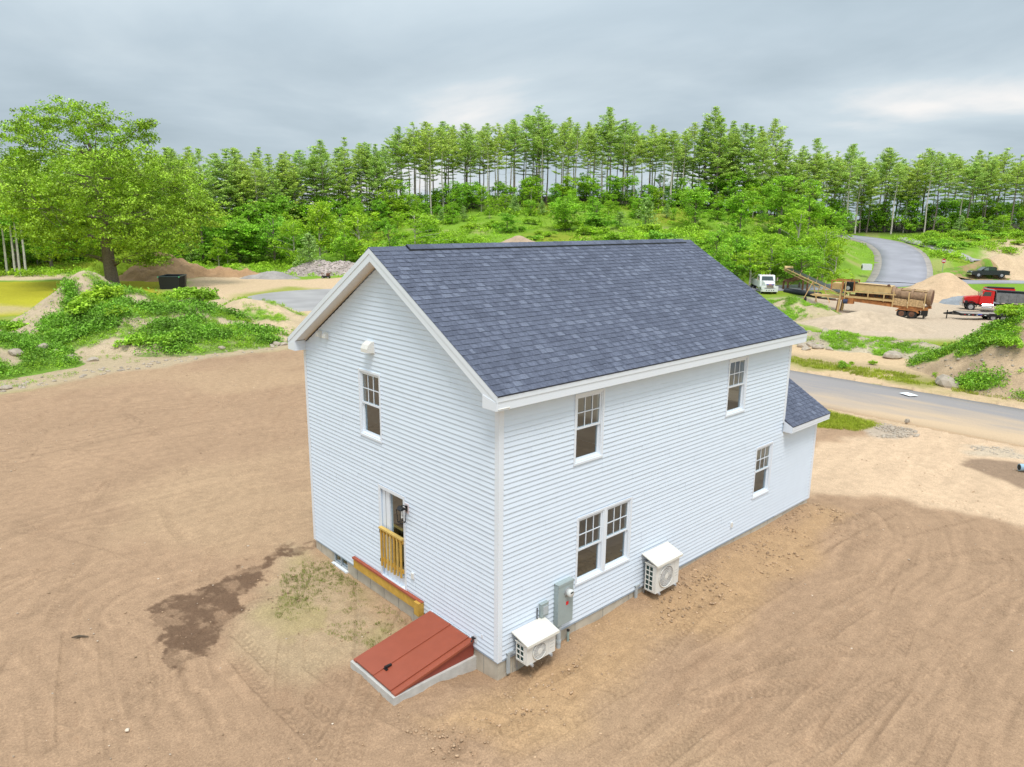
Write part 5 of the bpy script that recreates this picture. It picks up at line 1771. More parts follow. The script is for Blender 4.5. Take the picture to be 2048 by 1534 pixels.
def decid_meshes(seed, H=8.0, spread=2.6, leaf=LEAF_DEC, base=.18, nclump=70, per=16, size=.30, bark=DBARK, conical=0.0):
    g = random.Random(seed)
    tr = MB()
    tr.tube([Vector((0, 0, -.4)), Vector((g.uniform(-.1, .1), g.uniform(-.1, .1), H * .35)), Vector((g.uniform(-.3, .3), g.uniform(-.3, .3), H * .85))], [.13 * H / 8, .09 * H / 8, .03], 6)
    C, Rr = [], []
    lob = [(g.uniform(-.5, .5) * spread, g.uniform(-.5, .5) * spread, H * g.uniform(.16, .85), g.uniform(.4, .75) * spread) for _ in range(8)]
    lob.append((0, 0, H * .80, spread * .45))
    for i in range(nclump):
        l = g.choice(lob)
        d = Vector((g.gauss(0, 1), g.gauss(0, 1), g.gauss(0, 1))).normalized() * l[3] * g.uniform(.55, 1.0)
        p = Vector((l[0], l[1], l[2])) + Vector((d.x, d.y, d.z * .75))
        if conical: 
            s = 1 - conical * max(0, p.z / H - .25); p.x *= max(.1, s); p.y *= max(.1, s)
        p.z = min(max(p.z, H * base), H)
        C.append(tuple(p)); r = g.uniform(.34, .62) * (H / 8) ** .5; Rr.append((r, r, r * .62))
        if i % 5 == 0:
            q = Vector((0, 0, max(.3, p.z - g.uniform(.6, 2.0)))); tr.tube([q, q.lerp(p, .5) + Vector((0, 0, .1)), p], [.04, .025, .01], 4, 0, False)
    V, F = leaves(C, Rr, per, size, .68, .66, seed)
    return tr.mesh('trunk', bark), np_mesh('crown', V, F, leaf)


def shrub_mesh(seed, leaf, n=58, per=24, size=.13, flat=.75):
    g = random.Random(seed)
    C, Rr = [], []
    lob = [(g.uniform(-.55, .55), g.uniform(-.55, .55), g.uniform(.25, .65), g.uniform(.3, .55)) for _ in range(5)]
    for i in range(n):
        l = g.choice(lob); d = Vector((g.gauss(0, 1), g.gauss(0, 1), abs(g.gauss(0, 1)) * flat)).normalized() * l[3] * g.uniform(.5, 1.05)
        C.append((l[0] + d.x, l[1] + d.y, max(.06, l[2] * flat + d.z))); r = g.uniform(.14, .26); Rr.append((r, r, r * .7))
    V, F = leaves(C, Rr, per, size, .5, .66, seed)
    st = MB()
    for i in range(6):
        c = g.choice(C); st.tube([(0, 0, -.15), (c[0] * .4, c[1] * .4, c[2] * .5), c], [.03, .02, .008], 4, 0, False)
    return st.mesh('stem', DBARK), np_mesh('foliage', V, F, leaf)


def young_pine(seed):
    g = random.Random(seed)
    tr = MB(); H = 4.0
    tr.tube([(0, 0, -.3), (0, 0, H * .95)], [.08, .015], 5)
    C, Rr = [], []
    h = .35
    while h < H:
        L = 1.35 * (1 - h / H) ** .8 + .12
        for b in range(6):
            a = g.uniform(0, 6.28)
            for f in (.35, .65, 1.0):
                C.append((math.cos(a) * L * f, math.sin(a) * L * f, h + L * f * .35 + g.uniform(-.05, .1))); Rr.append((.24, .24, .16))
        h += g.uniform(.28, .4)
    V, F = leaves(C, Rr, 7, .32, .35, .30, seed)
    return tr.mesh('trunk', DBARK), np_mesh('crown', V, F, NEEDLE_B)


PINES = [pine_meshes(20 + i, 22, [.52, .46, .58, .42, .50, .62, .38, .55][i], [4.3, 4.9, 3.6, 4.6, 4.0, 3.3, 5.2, 3.9][i], bark=PBARK if i % 3 else DBARK) for i in range(8)]
FULLP = [pine_meshes(60 + i, 20, .12, 3.9, dense=1.1, bark=DBARK) for i in range(4)]
DECID = [decid_meshes(100 + i, 8, 2.8 + .25 * (i % 3), LEAF_DEC, .03, 150, 26, .25) for i in range(6)]
LIME = [decid_meshes(140 + i, 8, 2.6 + .3 * (i % 3), LEAF_LIME, .05, 140, 25, .24, PBARK) for i in range(4)]
TALLD = [decid_meshes(170 + i, 14, 3.8, LEAF_DEC, .08, 230, 26, .29) for i in range(3)]
SHRUB = [shrub_mesh(200 + i, (LEAF_DEC, LEAF_LIME, WEED)[i % 3]) for i in range(6)]
YPINE = [young_pine(240 + i) for i in range(3)]


def plant(name, pair, x, y, h, h0, label, cat, group=None, sxy=None, z=None, rz=None, parts=('trunk', 'crown')):
    s = h / h0
    t = thing(name, label, cat, (x, y, terz(x, y) if z is None else z), rnd.uniform(0, 6.28) if rz is None else rz, group)
    q = s if sxy is None else sxy
    t.scale = (q, q, s)
    link(parts[0], pair[0], t); link(parts[1], pair[1], t)
    return t


SKY_U = [-200, 0, 60, 330, 400, 450, 500, 560, 600, 640, 680, 760, 800, 870, 930, 1000, 1070, 1130, 1210, 1290, 1360, 1420, 1480, 1535, 1580, 1620, 1690, 1725, 1760, 1830, 1870, 1920, 1990, 2048, 2300]
SKY_V = [290, 290, 300, 288, 288, 292, 285, 292, 298, 285, 268, 275, 255, 240, 245, 233, 222, 240, 226, 242, 250, 224, 246, 262, 290, 282, 296, 318, 302, 294, 292, 290, 282, 296, 290]


ZONES = [(60, 'at the far left edge'), (200, 'left behind the oak crown'), (340, 'right behind the oak crown'), (440, 'just right of the oak'), (540, 'right of the oak, over the dug-out dirt'), (650, 'over the stone pile'),
         (740, 'straight over the roof peak'), (830, 'just right of the roof peak'), (920, 'over the near ridge'), (1010, 'left of the reddish dirt pile'), (1090, 'above the reddish dirt pile'), (1180, 'over the middle of the ridge'), (1290, 'on the open crest'), (1390, 'over the far ridge end'),
         (1470, 'right of the far ridge end'), (1580, 'over the white truck'), (1690, 'left of the road bend'), (1780, 'behind the road bend'), (1870, 'above the uphill road'), (1960, 'above the stone swale'), (9999, 'above the sand piles')]


def zone(u, what):
    k_ = 0
    while u > ZONES[k_][0]: k_ += 1
    return f'{what} {ZONES[k_][1]}'


g = random.Random(99)
npine = 0
# front rows whose trunks show, then rows behind that close the wood
rows = [(0, 7, 21, 20), (7, 15, 25, 30), (15, 26, 28, 36), (27, 46, 42, 46)]
ROWN = ['tall pine', 'second-row pine', 'hindmost pine top', 'faint pine top']
rows.append((2, 12, 44, 45)); ROWN.append('filling pine')
for ri, (d0, d1, du, dv) in enumerate(rows):
    u = -60.0
    while u < 2110:
        uu = u + g.uniform(-.45, .45) * du
        dep = np.interp(uu, FE_U, FE_D) + 3 + g.uniform(d0, d1) - (5.5 if uu > 1690 and ri == 0 else 0)
        if 830 < uu < 1400 and d0 >= 27 and g.random() < .25:      # the thin wood on the crest lets the sky through
            u += du; continue
        side_ = not 830 < uu < 1400
        if (ri == 4 and not side_) or (ri == 3 and side_) or (ri == 2 and side_ and g.random() < .5):
            u += du; continue
        p0 = D(uu, 434, dep); x, y = p0[0], p0[1]
        zb = terz(x, y)
        top = D(uu, np.interp(uu, SKY_U, SKY_V) + abs(g.gauss(0, 1)) * dv + (0 if g.random() < .35 else 8), dep)[2]
        h = min(max(top - zb, 11), 29)
        dense_zone = uu < 760 or (1390 < uu < 1600)
        pair = g.choice(FULLP) if (dense_zone and g.random() < .55) else g.choice(PINES)
        h0 = 20 if pair in FULLP else 22
        plant('pine_tree', pair, x, y, h, h0, zone(uu, ROWN[ri] + (' low-boughed' if pair in FULLP else ' on pale trunk' if PINES.index(pair) % 3 else ' on dark trunk')), 'pine tree', 'tall pines along the wooded skyline', sxy=(h / h0) ** .6 * g.uniform(.72, 1.22), z=zb - .2)
        npine += 1
        u += du
# stand-out pines
for u, vt, dep, lab in ((1535, 243, 178, 'single layered pine standing clear above the wood left of the road'), (1692, 291, 172, 'dark-topped pine with long pale trunk left of the road bend'),
                        (1765, 296, 182, 'thin pale-trunked pine right behind the road bend'), (1212, 222, 170, 'tallest pine on the crest, with dark upswept top'),
                        (1072, 218, 168, 'tall dark-tipped pine above the middle of the ridge'), (1620, 280, 176, 'short dark pine top left of the road gap'),
                        (1418, 221, 168, 'broad high pine with flat layered boughs at the crest end')):
    p0 = D(u, 434, dep); zb = terz(p0[0], p0[1]); top = D(u, vt, dep)[2]
    plant('pine_tree', PINES[3 if u in (1535, 1418) else int(u) % 8], p0[0], p0[1], top - zb, 22, lab, 'pine tree', None, 1.08, zb - .2)

# understory along the edge of the wood
ndec = 0
for u in np.arange(-140, 2190, 27):
    for row in range(3):
        uu = u + g.uniform(-15, 15)
        if 1690 < uu < 1880 and row > 0: continue
        fe = np.interp(uu, FE_U, FE_D)
        dep = fe + (4, 0, -7)[row] + g.uniform(-2.5, 2.5)
        if uu < 330 and row == 2: continue
        p0 = D(uu, 434, dep); x, y = p0[0], p0[1]
        h = g.uniform(5.5, 9.5) if row == 0 else g.uniform(4, 7.5) if row == 1 else g.uniform(2.2, 5)
        if 430 < uu < 830: h *= 1.2
        if 830 < uu < 1400 and row < 2: h *= .82
        k_ = g.random()
        if row == 2 and k_ < .30:
            plant('young_pine', g.choice(YPINE), x, y, h * .9, 4, zone(uu, 'young bushy pine'), 'young pine', 'young pines at the foot of the wood', sxy=h / 4 * g.uniform(.9, 1.2))
        else:
            lime = k_ > (.72 if row else .9)
            pair = g.choice(LIME if lime else DECID)
            plant('sapling' if row == 2 else 'leafy_tree', pair, x, y, h, 8, zone(uu, ('bright green ' if lime else 'dark green ') + ('leafy tree', 'bushy tree', 'low sapling')[row]), 'tree', 'leafy trees at the foot of the wood', sxy=h / 8 * g.uniform(1.0, 1.4))
        ndec += 1

# leafy trees standing among the pine trunks, closing the wood at mid height
for u in np.arange(-140, 2190, 30):
    for row in range(1):
        uu = u + g.uniform(-17, 17); dep = np.interp(uu, FE_U, FE_D) + 9 + g.uniform(-3, 4)
        p0 = D(uu, 434, dep); zb = terz(p0[0], p0[1])
        vt = np.interp(uu, [0, 500, 850, 1100, 1400, 1600, 1750, 2100], [400, 408, 408, 412, 408, 362, 396, 400]) + g.uniform(-18, 26)
        h = max(4, D(uu, vt, dep)[2] - zb)
        plant('leafy_tree', g.choice(TALLD if h > 9 else DECID), p0[0], p0[1], h, 14 if h > 9 else 8, zone(uu, 'shaded leafy tree among pine trunks'), 'tree', 'leafy trees among the pine trunks', sxy=(h / (14 if h > 9 else 8)) * g.uniform(.9, 1.15))

# individually placed trees in front of the wood: (u, v of foot, distance, v of top, width px, kind, label)
FRONT = [
    (640, 522, 124, 388, 95, 'L', 'bright green tree with tiered crown left of the roof peak'),
    (590, 525, 122, 430, 70, 'L', 'yellow-green tree just left of the tiered bright tree'),
    (720, 520, 120, 415, 110, 'L', 'wide yellow-green tree right above the roof peak'),
    (690, 524, 118, 450, 60, 'D', 'small leafy tree in front of the bright tiered tree'),
    (830, 500, 120, 415, 120, 'L', 'round yellow-green tree above the near ridge'),
    (780, 505, 118, 440, 60, 'D', 'slim leafy tree beside the round yellow-green tree'),
    (550, 522, 126, 420, 110, 'D', 'dark leafy tree in the shade left of the bright trees'),
    (480, 520, 126, 430, 110, 'D', 'dark spreading tree right of the big oak'),
    (620, 540, 112, 470, 55, 'Y', 'young grey-green pine in front of the yellow-green trees'),
    (1015, 470, 138, 425, 60, 'D', 'leafy tree over the middle of the ridge'),
    (1130, 465, 140, 385, 80, 'D', 'tall leafy tree on the slope over the middle of the ridge'),
    (1190, 462, 142, 400, 70, 'D', 'leafy tree on the slope over the ridge with dark foot'),
    (1290, 458, 144, 398, 50, 'Y', 'small pale green pine on the grassy slope'),
    (1240, 455, 144, 425, 36, 'Y', 'smallest young pine on the grassy slope over the ridge'),
    (1390, 450, 146, 375, 80, 'D', 'dark leafy tree at the wood edge over the far ridge end'),
    (1480, 460, 140, 380, 90, 'D', 'dark leafy tree behind the bright thicket left of the road'),
    (1560, 450, 146, 340, 100, 'T', 'tall dark leafy tree left of the road gap'),
    (1615, 460, 140, 345, 90, 'T', 'tall mid-green leafy tree nearest the road gap'),
    (1590, 530, 112, 402, 110, 'L', 'bright green tree in the thicket left of the uphill road'),
    (1645, 545, 108, 440, 80, 'L', 'yellow-green tree at the edge of the thicket by the road'),
    (1670, 550, 106, 470, 60, 'L', 'thin yellow-green sapling nearest the uphill road'),
    (1540, 535, 110, 455, 80, 'L', 'bright spreading sapling in the thicket over the roof edge'),
    (1470, 540, 106, 460, 90, 'D', 'dark bush against the far slope of the roof'),
    (1430, 520, 112, 455, 70, 'D', 'leafy bush just beyond the far roof end'),
    (1500, 550, 104, 490, 90, 'L', 'low bright bush over the far eave'),
    (1600, 552, 104, 490, 90, 'D', 'low leafy bush behind the conveyor'),
]
KIND = {'L': (LIME, 8, 'leafy_tree', 'tree', 5.2), 'D': (DECID, 8, 'leafy_tree', 'tree', 5.4), 'Y': (YPINE, 4, 'young_pine', 'young pine', 2.6), 'T': (TALLD, 14, 'leafy_tree', 'tree', 7.0)}
for u, vb, dep, vt, wpx, kd, lab in FRONT:
    pr, h0, nm, ct, w0 = KIND[kd]
    p0 = D(u, vb, dep); zb = terz(p0[0], p0[1]); h = max(1.5, D(u, vt, dep)[2] - zb)
    plant(nm, g.choice(pr), p0[0], p0[1], h, h0, lab, ct, None, sxy=wpx * dep / FPX / w0)

# thicket and slope shrubs
for i in range(120):
    if i < 46: u, dep, h = g.uniform(1400, 1700), g.uniform(102, 128), g.uniform(1.2, 2.6)
    elif i < 90: u, dep, h = g.uniform(430, 1400), g.uniform(118, 146), g.uniform(1.0, 2.6)
    else: u, dep, h = g.uniform(1860, 2120), g.uniform(140, 168), g.uniform(.9, 2.2)
    p0 = D(u, 434, dep)
    if road_dist(np.array([p0[0]]), np.array([p0[1]]))[0] < 3.0: continue
    where = 'in the thicket left of the uphill road' if i < 46 else 'on the green slope beyond the roof ridge' if i < 90 else 'on the slope right of the uphill road'
    plant('shrub', g.choice(SHRUB), p0[0], p0[1], h, 1.0, 'low round shrub ' + (where if i < 46 else zone(u, 'on the slope')), 'shrub', 'shrubs on the green slopes', sxy=h * g.uniform(1.0, 1.5), parts=('stem', 'foliage'))

# pale birch trunks behind the oak on the left
for u, vb, vt, lab in ((40, 548, 440, 'pale thin birch trunk, left of the close pair behind the oak'), (52, 548, 430, 'pale thin birch trunk, right of the close pair behind the oak'), (14, 545, 450, 'leaning pale trunk at the far left edge'), (30, 545, 470, 'grey trunk left of the birch pair')):
    dep = 104; p0 = D(u, vb, dep); zb = terz(p0[0], p0[1])
    t = thing('birch_tree', lab, 'birch tree', (p0[0], p0[1], zb))
    mb = MB(); mb.tube([(0, 0, -.3), (.15, .1, 5), (.2, .3, 10)], [.17, .13, .06], 7); mb.build('trunk', mat('birch_bark', (.56, .52, .47), .8, .3, 3), t)
    V, F = leaves([(g.uniform(-1.6, 1.6), g.uniform(-1.6, 1.6), g.uniform(7.0, 11)) for _ in range(46)], [(.6, .6, .4)] * 46, 14, .32, .5, .66, int(u)); link('crown', np_mesh('crown', V, F, LEAF_DEC), t)
for u, dep, h in ((-40, 104, 12.5), (22, 107, 11.5), (90, 108, 13), (-110, 98, 15), (330, 118, 12), (400, 122, 12)):
    p0 = D(u, 434, dep)
    plant('leafy_tree', g.choice(TALLD), p0[0], p0[1], h, 14, zone(u, 'tall leafy tree ' + ('crowding' if h > 14.5 else 'standing')), 'tree', 'leafy trees behind the oak', sxy=h / 14 * 1.2)

# ------------------------------------------------------------------ the big oak
OD = 90.0
op = D(226, 572, OD)
oak = thing('oak_tree', 'huge spreading oak with thick grey trunk left of the house', 'oak tree', (op[0], op[1], terz(op[0], op[1]) - .1))
pxm = FPX / OD
g = random.Random(5)


def oak_pt(u, v, b):
    r = (u - 226) / pxm
    return Vector((RGT[0] * r + FWD[0] * b, RGT[1] * r + FWD[1] * b, (572 - v) / pxm))


# boughs: lobes of the crown given as (photo column, row, depth offset, radius across, radius up)
LOBES = [(185, 262, 0, 72, 44), (248, 268, -2, 56, 40), (300, 282, 1, 34, 26), (322, 262, 0, 14, 10), (104, 258, 1, 44, 30), (64, 272, 2, 18, 12), (120, 300, -3, 62, 44), (82, 330, 2, 50, 40), (215, 318, 4, 60, 44), (300, 350, -3, 72, 56), (250, 380, -6, 90, 66),
         (355, 375, 2, 58, 58), (396, 425, 1, 44, 44), (425, 430, 3, 20, 26), (70, 398, 0, 56, 48), (110, 390, -4, 76, 60), (180, 420, -7, 84, 60), (300, 440, -5, 84, 56), (372, 462, -1, 52, 40),
         (104, 455, 1, 66, 42), (150, 480, -3, 64, 36), (240, 470, 3, 80, 44), (310, 500, -2, 56, 26), (62, 440, 3, 46, 34), (190, 505, 2, 46, 18), (335, 515, -2, 34, 12), (200, 350, 8, 90, 70), (300, 400, 8, 80, 60), (100, 380, 8, 80, 60), (220, 440, 7, 100, 50)]
mb = MB()
top = oak_pt(214, 330, .5)
mb.tube([(0, 0, -.8), (0, 0, .1), (-.05, 0, 1.5), (-.12, .1, 3.4), oak_pt(222, 480, 0), oak_pt(219, 420, .2), oak_pt(216, 370, .3), top, oak_pt(200, 270, .3)], [1.05, .84, .74, .68, .60, .50, .38, .26, .06], 14)
tops = [Vector((-.05, .05, 3.2)), oak_pt(222, 480, 0), oak_pt(220, 440, .1), oak_pt(218, 400, .2), oak_pt(216, 365, .3), top]
C, Rr, n = [], [], []
for u, v, b, ru, rv in LOBES:
    c = oak_pt(u, v, b)
    # limb from the trunk
    best = min(tops, key=lambda q: abs((q.z + 1.8) - c.z) + .02 * (q - c).length)
    mid = best.lerp(c, .5) + Vector((g.uniform(-.5, .5), g.uniform(-.5, .5), -.4))
    L = (c - best).length
    mb.tube([best, best.lerp(mid, .5) + Vector((0, 0, .1)), mid, c], [min(.20, .05 + L * .016), min(.13, .04 + L * .010), .06, .02], 6, 0, False)
    R1, R2 = ru / pxm, rv / pxm
    for k_ in range(int(12 + ru * rv / 31)):
        d = Vector((g.gauss(0, 1), g.gauss(0, 1), g.gauss(0, 1))).normalized()
        f = g.uniform(.15, 1.06) if k_ % 3 == 0 else g.uniform(.6, 1.06)
        p = c + Vector((RGT[0], RGT[1], 0)) * (d.x * R1 * f) + Vector((FWD[0], FWD[1], 0)) * (d.y * R1 * .8 * f) + Vector((0, 0, d.z * R2 * f))
        if p.z < 2.6: continue
        r = g.uniform(.5, .95)
        C.append(tuple(p)); Rr.append((r, r, r * .5)); n.append(int(40 * r))
        if k_ % 13 == 0: q_ = c + Vector((g.uniform(-1, 1), g.uniform(-1, 1), g.uniform(-.6, .6))); mb.tube([q_, q_.lerp(p, .55) + Vector((0, 0, -.15)), p], [.04, .025, .01], 4, 0, False)
# low bare limb to the right
mb.tube([(.3, -.2, 2.7), oak_pt(252, 519, -.5), oak_pt(285, 520, -.8), oak_pt(330, 520, -1)], [.30, .22, .17, .06], 7)
mb.tube([(-.3, .2, 2.9), oak_pt(195, 516, .3), oak_pt(160, 510, .5)], [.16, .10, .03], 6)
me = mb.mesh('trunk', BARK); me.polygons.foreach_set('use_smooth', [True] * len(me.polygons)); link('trunk', me, oak)
V, F = leaves(C, Rr, np.array(n), .265, .62, .66, 4)
link('crown', np_mesh('crown', V, F, LEAF_OAK), oak)

# ------------------------------------------------------------------ low growth (nobody could count it)
gr_ = np.random.default_rng(31)
n = 26000
u = gr_.uniform(-60, 2120, n); dep = gr_.uniform(98, 172, n) ** 1.0
uvr = np.stack([(u - 1024) / FPX, np.full(n, (434 - 767) / FPX), np.ones(n)], -1) @ AX
xy = CAM[:2] + dep[:, None] * uvr[:, :2]
fe = np.interp(u, FE_U, FE_D)
ok = (dep < fe + 3) & (road_dist(xy[:, 0], xy[:, 1]) > 1.6)
ok &= ~((u > 1440) & (dep < 104)) & ~((u < 760) & (dep < 112) & (u > 330)) & ~((u <= 330) & (dep < 99))
ok &= ~((u > 1940) & (dep < 138)) & ~((u > 1690) & (u < 1960) & (dep < 128)) & ~((u > 1690) & (dep < 120))
bare = fbm(xy[:, 0], xy[:, 1], 9, 66, 4)
ok &= bare > .33
xy, dep, u = xy[ok], dep[ok], u[ok]
P = np.c_[xy, ter(xy[:, 0], xy[:, 1]) - .02]
big = vnoise(P[:, 0], P[:, 1], 5, 67)
S = gr_.uniform(.35, .8, len(P)) * (.7 + .9 * (big > .55))
S = np.where((u > 1690) & (u < 1790), S * .4, S)
P, S = P[:9500], S[:9500] * 1.08
scatter('slope_weeds', TUFTS, P, S, WEED, 33)

# grass along the verge of the near road, by the front corner, and on the far left
def strip(poly, n_, smin, smax, sd, thr=.45, sc=1.8):
    pl = np.asarray(poly); g_ = np.random.default_rng(sd)
    x = g_.uniform(pl[:, 0].min(), pl[:, 0].max(), n_); y = g_.uniform(pl[:, 1].min(), pl[:, 1].max(), n_)
    ok_ = (poly_sd(x, y, pl) > 0) & (fbm(x, y, sc, 31, 4) > thr)
    x, y = x[ok_], y[ok_]
    return np.c_[x, y, ter(x, y) - .01], g_.uniform(smin, smax, ok_.sum())


P, S = strip([(34.6, -14), (37.2, -14), (37.2, 22), (34.6, 22)], 5200, .10, .24, 1, .47)
scatter('verge_grass', BLADES, P, S, GRASSM, 41)
P, S = strip([(22.0, 4.4), (22.9, 2.6), (24.8, 2.2), (25.1, 4.0), (25.1, 9), (22.5, 9)], 2600, .09, .17, 2, .3)
scatter('lawn_patch', BLADES, P, S, GRASSM, 43)
P, S = strip([(-.1, 7.2), (-.1, 2.7), (-1.3, 2.4), (-2.3, 5.0), (-1.3, 6.8)], 2600, .03, .09, 3, .49, .7)
scatter('sprouting_grass', blade_shapes(5, 7, 700, .035), P, S, mat('sprout', (.24, .29, .05), .8, .3, 2, island=.3, trans=.2), 45)
lw = np.array(LAWN)
px_ = lambda l: [tuple(G(a, b)[:2]) for a, b in l]
P, S = strip(px_([(-40, 548), (250, 546), (250, 528), (-40, 543)]), 5000, .5, .95, 4, .2, 6)
scatter('meadow_grass', BLADES, P[:2200], S[:2200], GRASSM, 47)
P, S = strip([(-12, 30), (-3.5, 34.5), (.8, 36), (7.2, 37.4), (14, 37.6), (22, 38), (22, 42), (6, 42), (-4, 40), (-14, 37)], 2600, .12, .3, 5, .5, 2.2)
scatter('edge_weeds', TUFTS_FINE, P, S, WEED, 49)
P, S = strip(px_([(420, 548), (700, 556), (700, 540), (420, 535)]), 900, .4, .8, 6, .45, 3)
scatter('edge_weeds', TUFTS, P, S, WEED, 51)

gx_ = wd(278, 108); ang_ = gr_.uniform(0, 6.28, 900); rr_ = np.sqrt(gr_.uniform(0, 1, 900)) * 6.5
x = gx_[0] + rr_ * np.cos(ang_); y = gx_[1] + rr_ * np.sin(ang_)
scatter('pile_grass', BLADES, np.c_[x, y, gpz(x, y)], gr_.uniform(.25, .55, 900), GRASSM, 52)

# soil clods and pebbles on the lot
gg = np.random.default_rng(77)
x = np.r_[gg.uniform(-8, 26, 5200), gg.uniform(-2.2, 13.6, 1700), gg.uniform(-2.2, 0, 500)]; y = np.r_[gg.uniform(-14, 34, 5200), -np.abs(gg.normal(0, .75, 1700)) - .05, gg.uniform(-1.2, 7, 500)]
s = np.r_[gg.gamma(1.6, .007, 5200) + .008, gg.gamma(1.6, .012, 1700) + .014, gg.gamma(1.6, .009, 500) + .010]
ins = (x > -.05) & (x < 13.1) & (y > -.05) & (y < 7.6)
keep = ~ins & ~((x > -2.1) & (x < .1) & (y > .6) & (y < 2.4)) & (x < 25)
clods = [mesh_np(stone_mesh('clod_shape', 950 + i, CLOD, 1, .42, 3.0)) for i in range(7)]
P = np.c_[x, y, ter(x, y)][keep]
scatter('soil_clods', clods, P, np.minimum(s[keep], .05), CLOD, 55)
x = gg.uniform(-8, 25, 1500); y = gg.uniform(-14, 30, 1500); keep = ~((x > -.3) & (x < 13.3) & (y > -.3) & (y < 7.8)) & ~((x > -2.2) & (x < .1) & (y > .5) & (y < 2.5))
scatter('pebbles', clods, np.c_[x, y, ter(x, y) + .01][keep], (gg.gamma(1.5, .007, 1500) + .008)[keep], mat('pale_pebble', (.56, .46, .36), .9, .2, 5, island=.35), 57)
# cobbles by the drive corner, rubble along the edge of the lot
P, S = strip([(23.3, 2.3), (22.6, 1.5), (24.2, .5), (25.2, 1.0), (25.1, 2.3)], 420, .03, .12, 8, .4)
scatter('cobbles', stones, P, S, STONE, 59)
P, S = strip([(24.2, -1.3), (25.3, -2.4), (24.5, -4.2), (23.4, -2.2)], 260, .03, .09, 9, .4)
scatter('cobbles', stones, P, S, STONE, 61)
P, S = strip([(-14, 32.5), (-3.5, 33.6), (.8, 35.2), (7.2, 36.4), (14, 36.6), (21, 36.4), (21, 38), (7, 38.2), (0, 37), (-14, 35)], 800, .05, .20, 10, .3)
scatter('edge_rubble', stones, P, S, STONE, 63)

# boulders one by one: (u, v, size m, label)
BSH = [stone_mesh('boulder', 970 + i, STONE, 2) for i in range(5)]
BOUL = [(1606, 688, .62, 'angular grey boulder at the far corner of the eave'), (1622, 692, .5, 'flat grey boulder second from the eave corner'), (1636, 697, .55, 'long flat boulder in the rock group beyond the eave'),
        (1648, 684, .6, 'upright pale boulder in the grass beyond the eave'), (1612, 700, .4, 'small boulder in front of the rock group'), (1660, 700, .42, 'flat pale rock right of the rock group'), (1598, 678, .45, 'grey rock half hidden by the eave corner'),
        (1786, 713, .85, 'large lone tan boulder on the grassy bank'), (1880, 702, .4, 'small pale rock on the bank near the brush'), (1905, 724, 1.0, 'big split boulder at the foot of the right mound'), (1922, 730, .6, 'dark slab of rock beside the split boulder'),
        (1925, 745, .3, 'small rock by the bare strip at the right'), (553, 690, .48, 'round tan boulder near the left eave'), (543, 694, .36, 'dark rock left of the round tan boulder'), (567, 690, .34, 'brown rock right of the round tan boulder'),
        (424, 692, .36, 'pale stone at the foot of the left mound'), (443, 698, .3, 'small white stone at the foot of the left mound'), (88, 726, .5, 'pale boulder at the left foot of the big mound'), (115, 724, .4, 'white rock beside the pale boulder'), (185, 722, .42, 'grey rock under the overgrown mound flank'), (145, 722, .4, 'pale block among weeds at the mound foot'),
        (30, 700, .5, 'pale boulder on the bare left flank'), (12, 778, .35, 'small grey stone at the left lot corner'), (1815, 843, .24, 'flat tan stone on the drive beside the road')]
for i, (u, v, s, lab) in enumerate(BOUL):
    zz = 0.15
    for _ in range(3):
        p = G(u, v, zz); zz = terz(p[0], p[1])
        if u > 1580: zz = max(zz, float(bz_(p[0:1], p[1:2])[0]), float(rz_(p[0:1], p[1:2])[0]) if u > 1870 else -9)
        elif u < 480: zz = max(zz, float(lz(p[0:1], p[1:2])[0]), float(z2(p[0:1], p[1:2])[0]))
        elif u < 600: zz = max(zz, float(z3(p[0:1], p[1:2])[0]))
    b = link('boulder', BSH[i % 5], None, (p[0], p[1], zz + s * .12), lab, 'boulder', 'boulders round the lot')
    s *= .78; b.scale = (s, s, s); b.rotation_euler = (0, 0, rnd.uniform(0, 6.28))

# bushes that can be told apart on the mounds: (u, v, distance, size, label)
for u, dep, s, zf_, lab in ((395, 63, 1.7, lz, 'dense dark green bush on top of the left mound near the dumpster'), (350, 65, 1.5, lz, 'yellowish bush on the mound crest in front of the dumpster'), (300, 66, 1.0, lz, 'leafy seedling bush on the mound crest right of the oak'),
                            (205, 54, 1.6, lz, 'big leafy bush on the upper middle of the left mound'), (170, 51, 1.8, lz, 'broad green bush on the lower left mound flank'), (235, 50, .9, lz, 'single round bush on a bare patch of the left mound'),
                            (270, 47, 1.2, lz, 'round bush at the front foot of the left mound'), (330, 47, 1.1, lz, 'bushy clump at the right front foot of the left mound'), (60, 52, 1.4, z2, 'green bush in the dip at the left edge'),
                            (2035, 41, 1.2, rz_, 'spreading bush overhanging the top of the right mound'), (2000, 42.5, .8, rz_, 'light green bush on the crest before the trailer'), (1985, 40.5, .6, rz_, 'small bush on the face of the right mound'),
                            (2015, 39.5, .9, rz_, 'bushy clump low on the right mound'), (1958, 44, .5, rz_, 'little sapling on the right mound shoulder'), (1920, 45, .5, rz_, 'weedy clump left of the right mound')):
    p = wd(u, dep, float(zf_(np.array([wd(u, dep)[0]]), np.array([wd(u, dep)[1]]))[0]))
    z = float(zf_(np.array([p[0]]), np.array([p[1]]))[0])
    plant('bush', SHRUB[(int(u) * 7) % 6], p[0], p[1], s, 1.0, lab, 'bush', 'bushes on the dirt mounds', sxy=s * 1.15, z=z - .08, parts=('stem', 'foliage'))
for u, v, s, lab in ((1689, 738, .55, 'round green tussock on the verge beyond the road'), (1745, 730, .4, 'small sapling on the bare strip beyond the road'), (1874, 755, .38, 'yellow-green tuft on the bare strip at the right'), (1703, 729, .25, 'tiny seedling beside the round tussock')):
    p = G(u, v)
    plant('bush', SHRUB[2 if u == 1689 else 1], p[0], p[1], s, 1.0, lab, 'bush', 'bushes on the verge', sxy=s * .9, parts=('stem', 'foliage'))
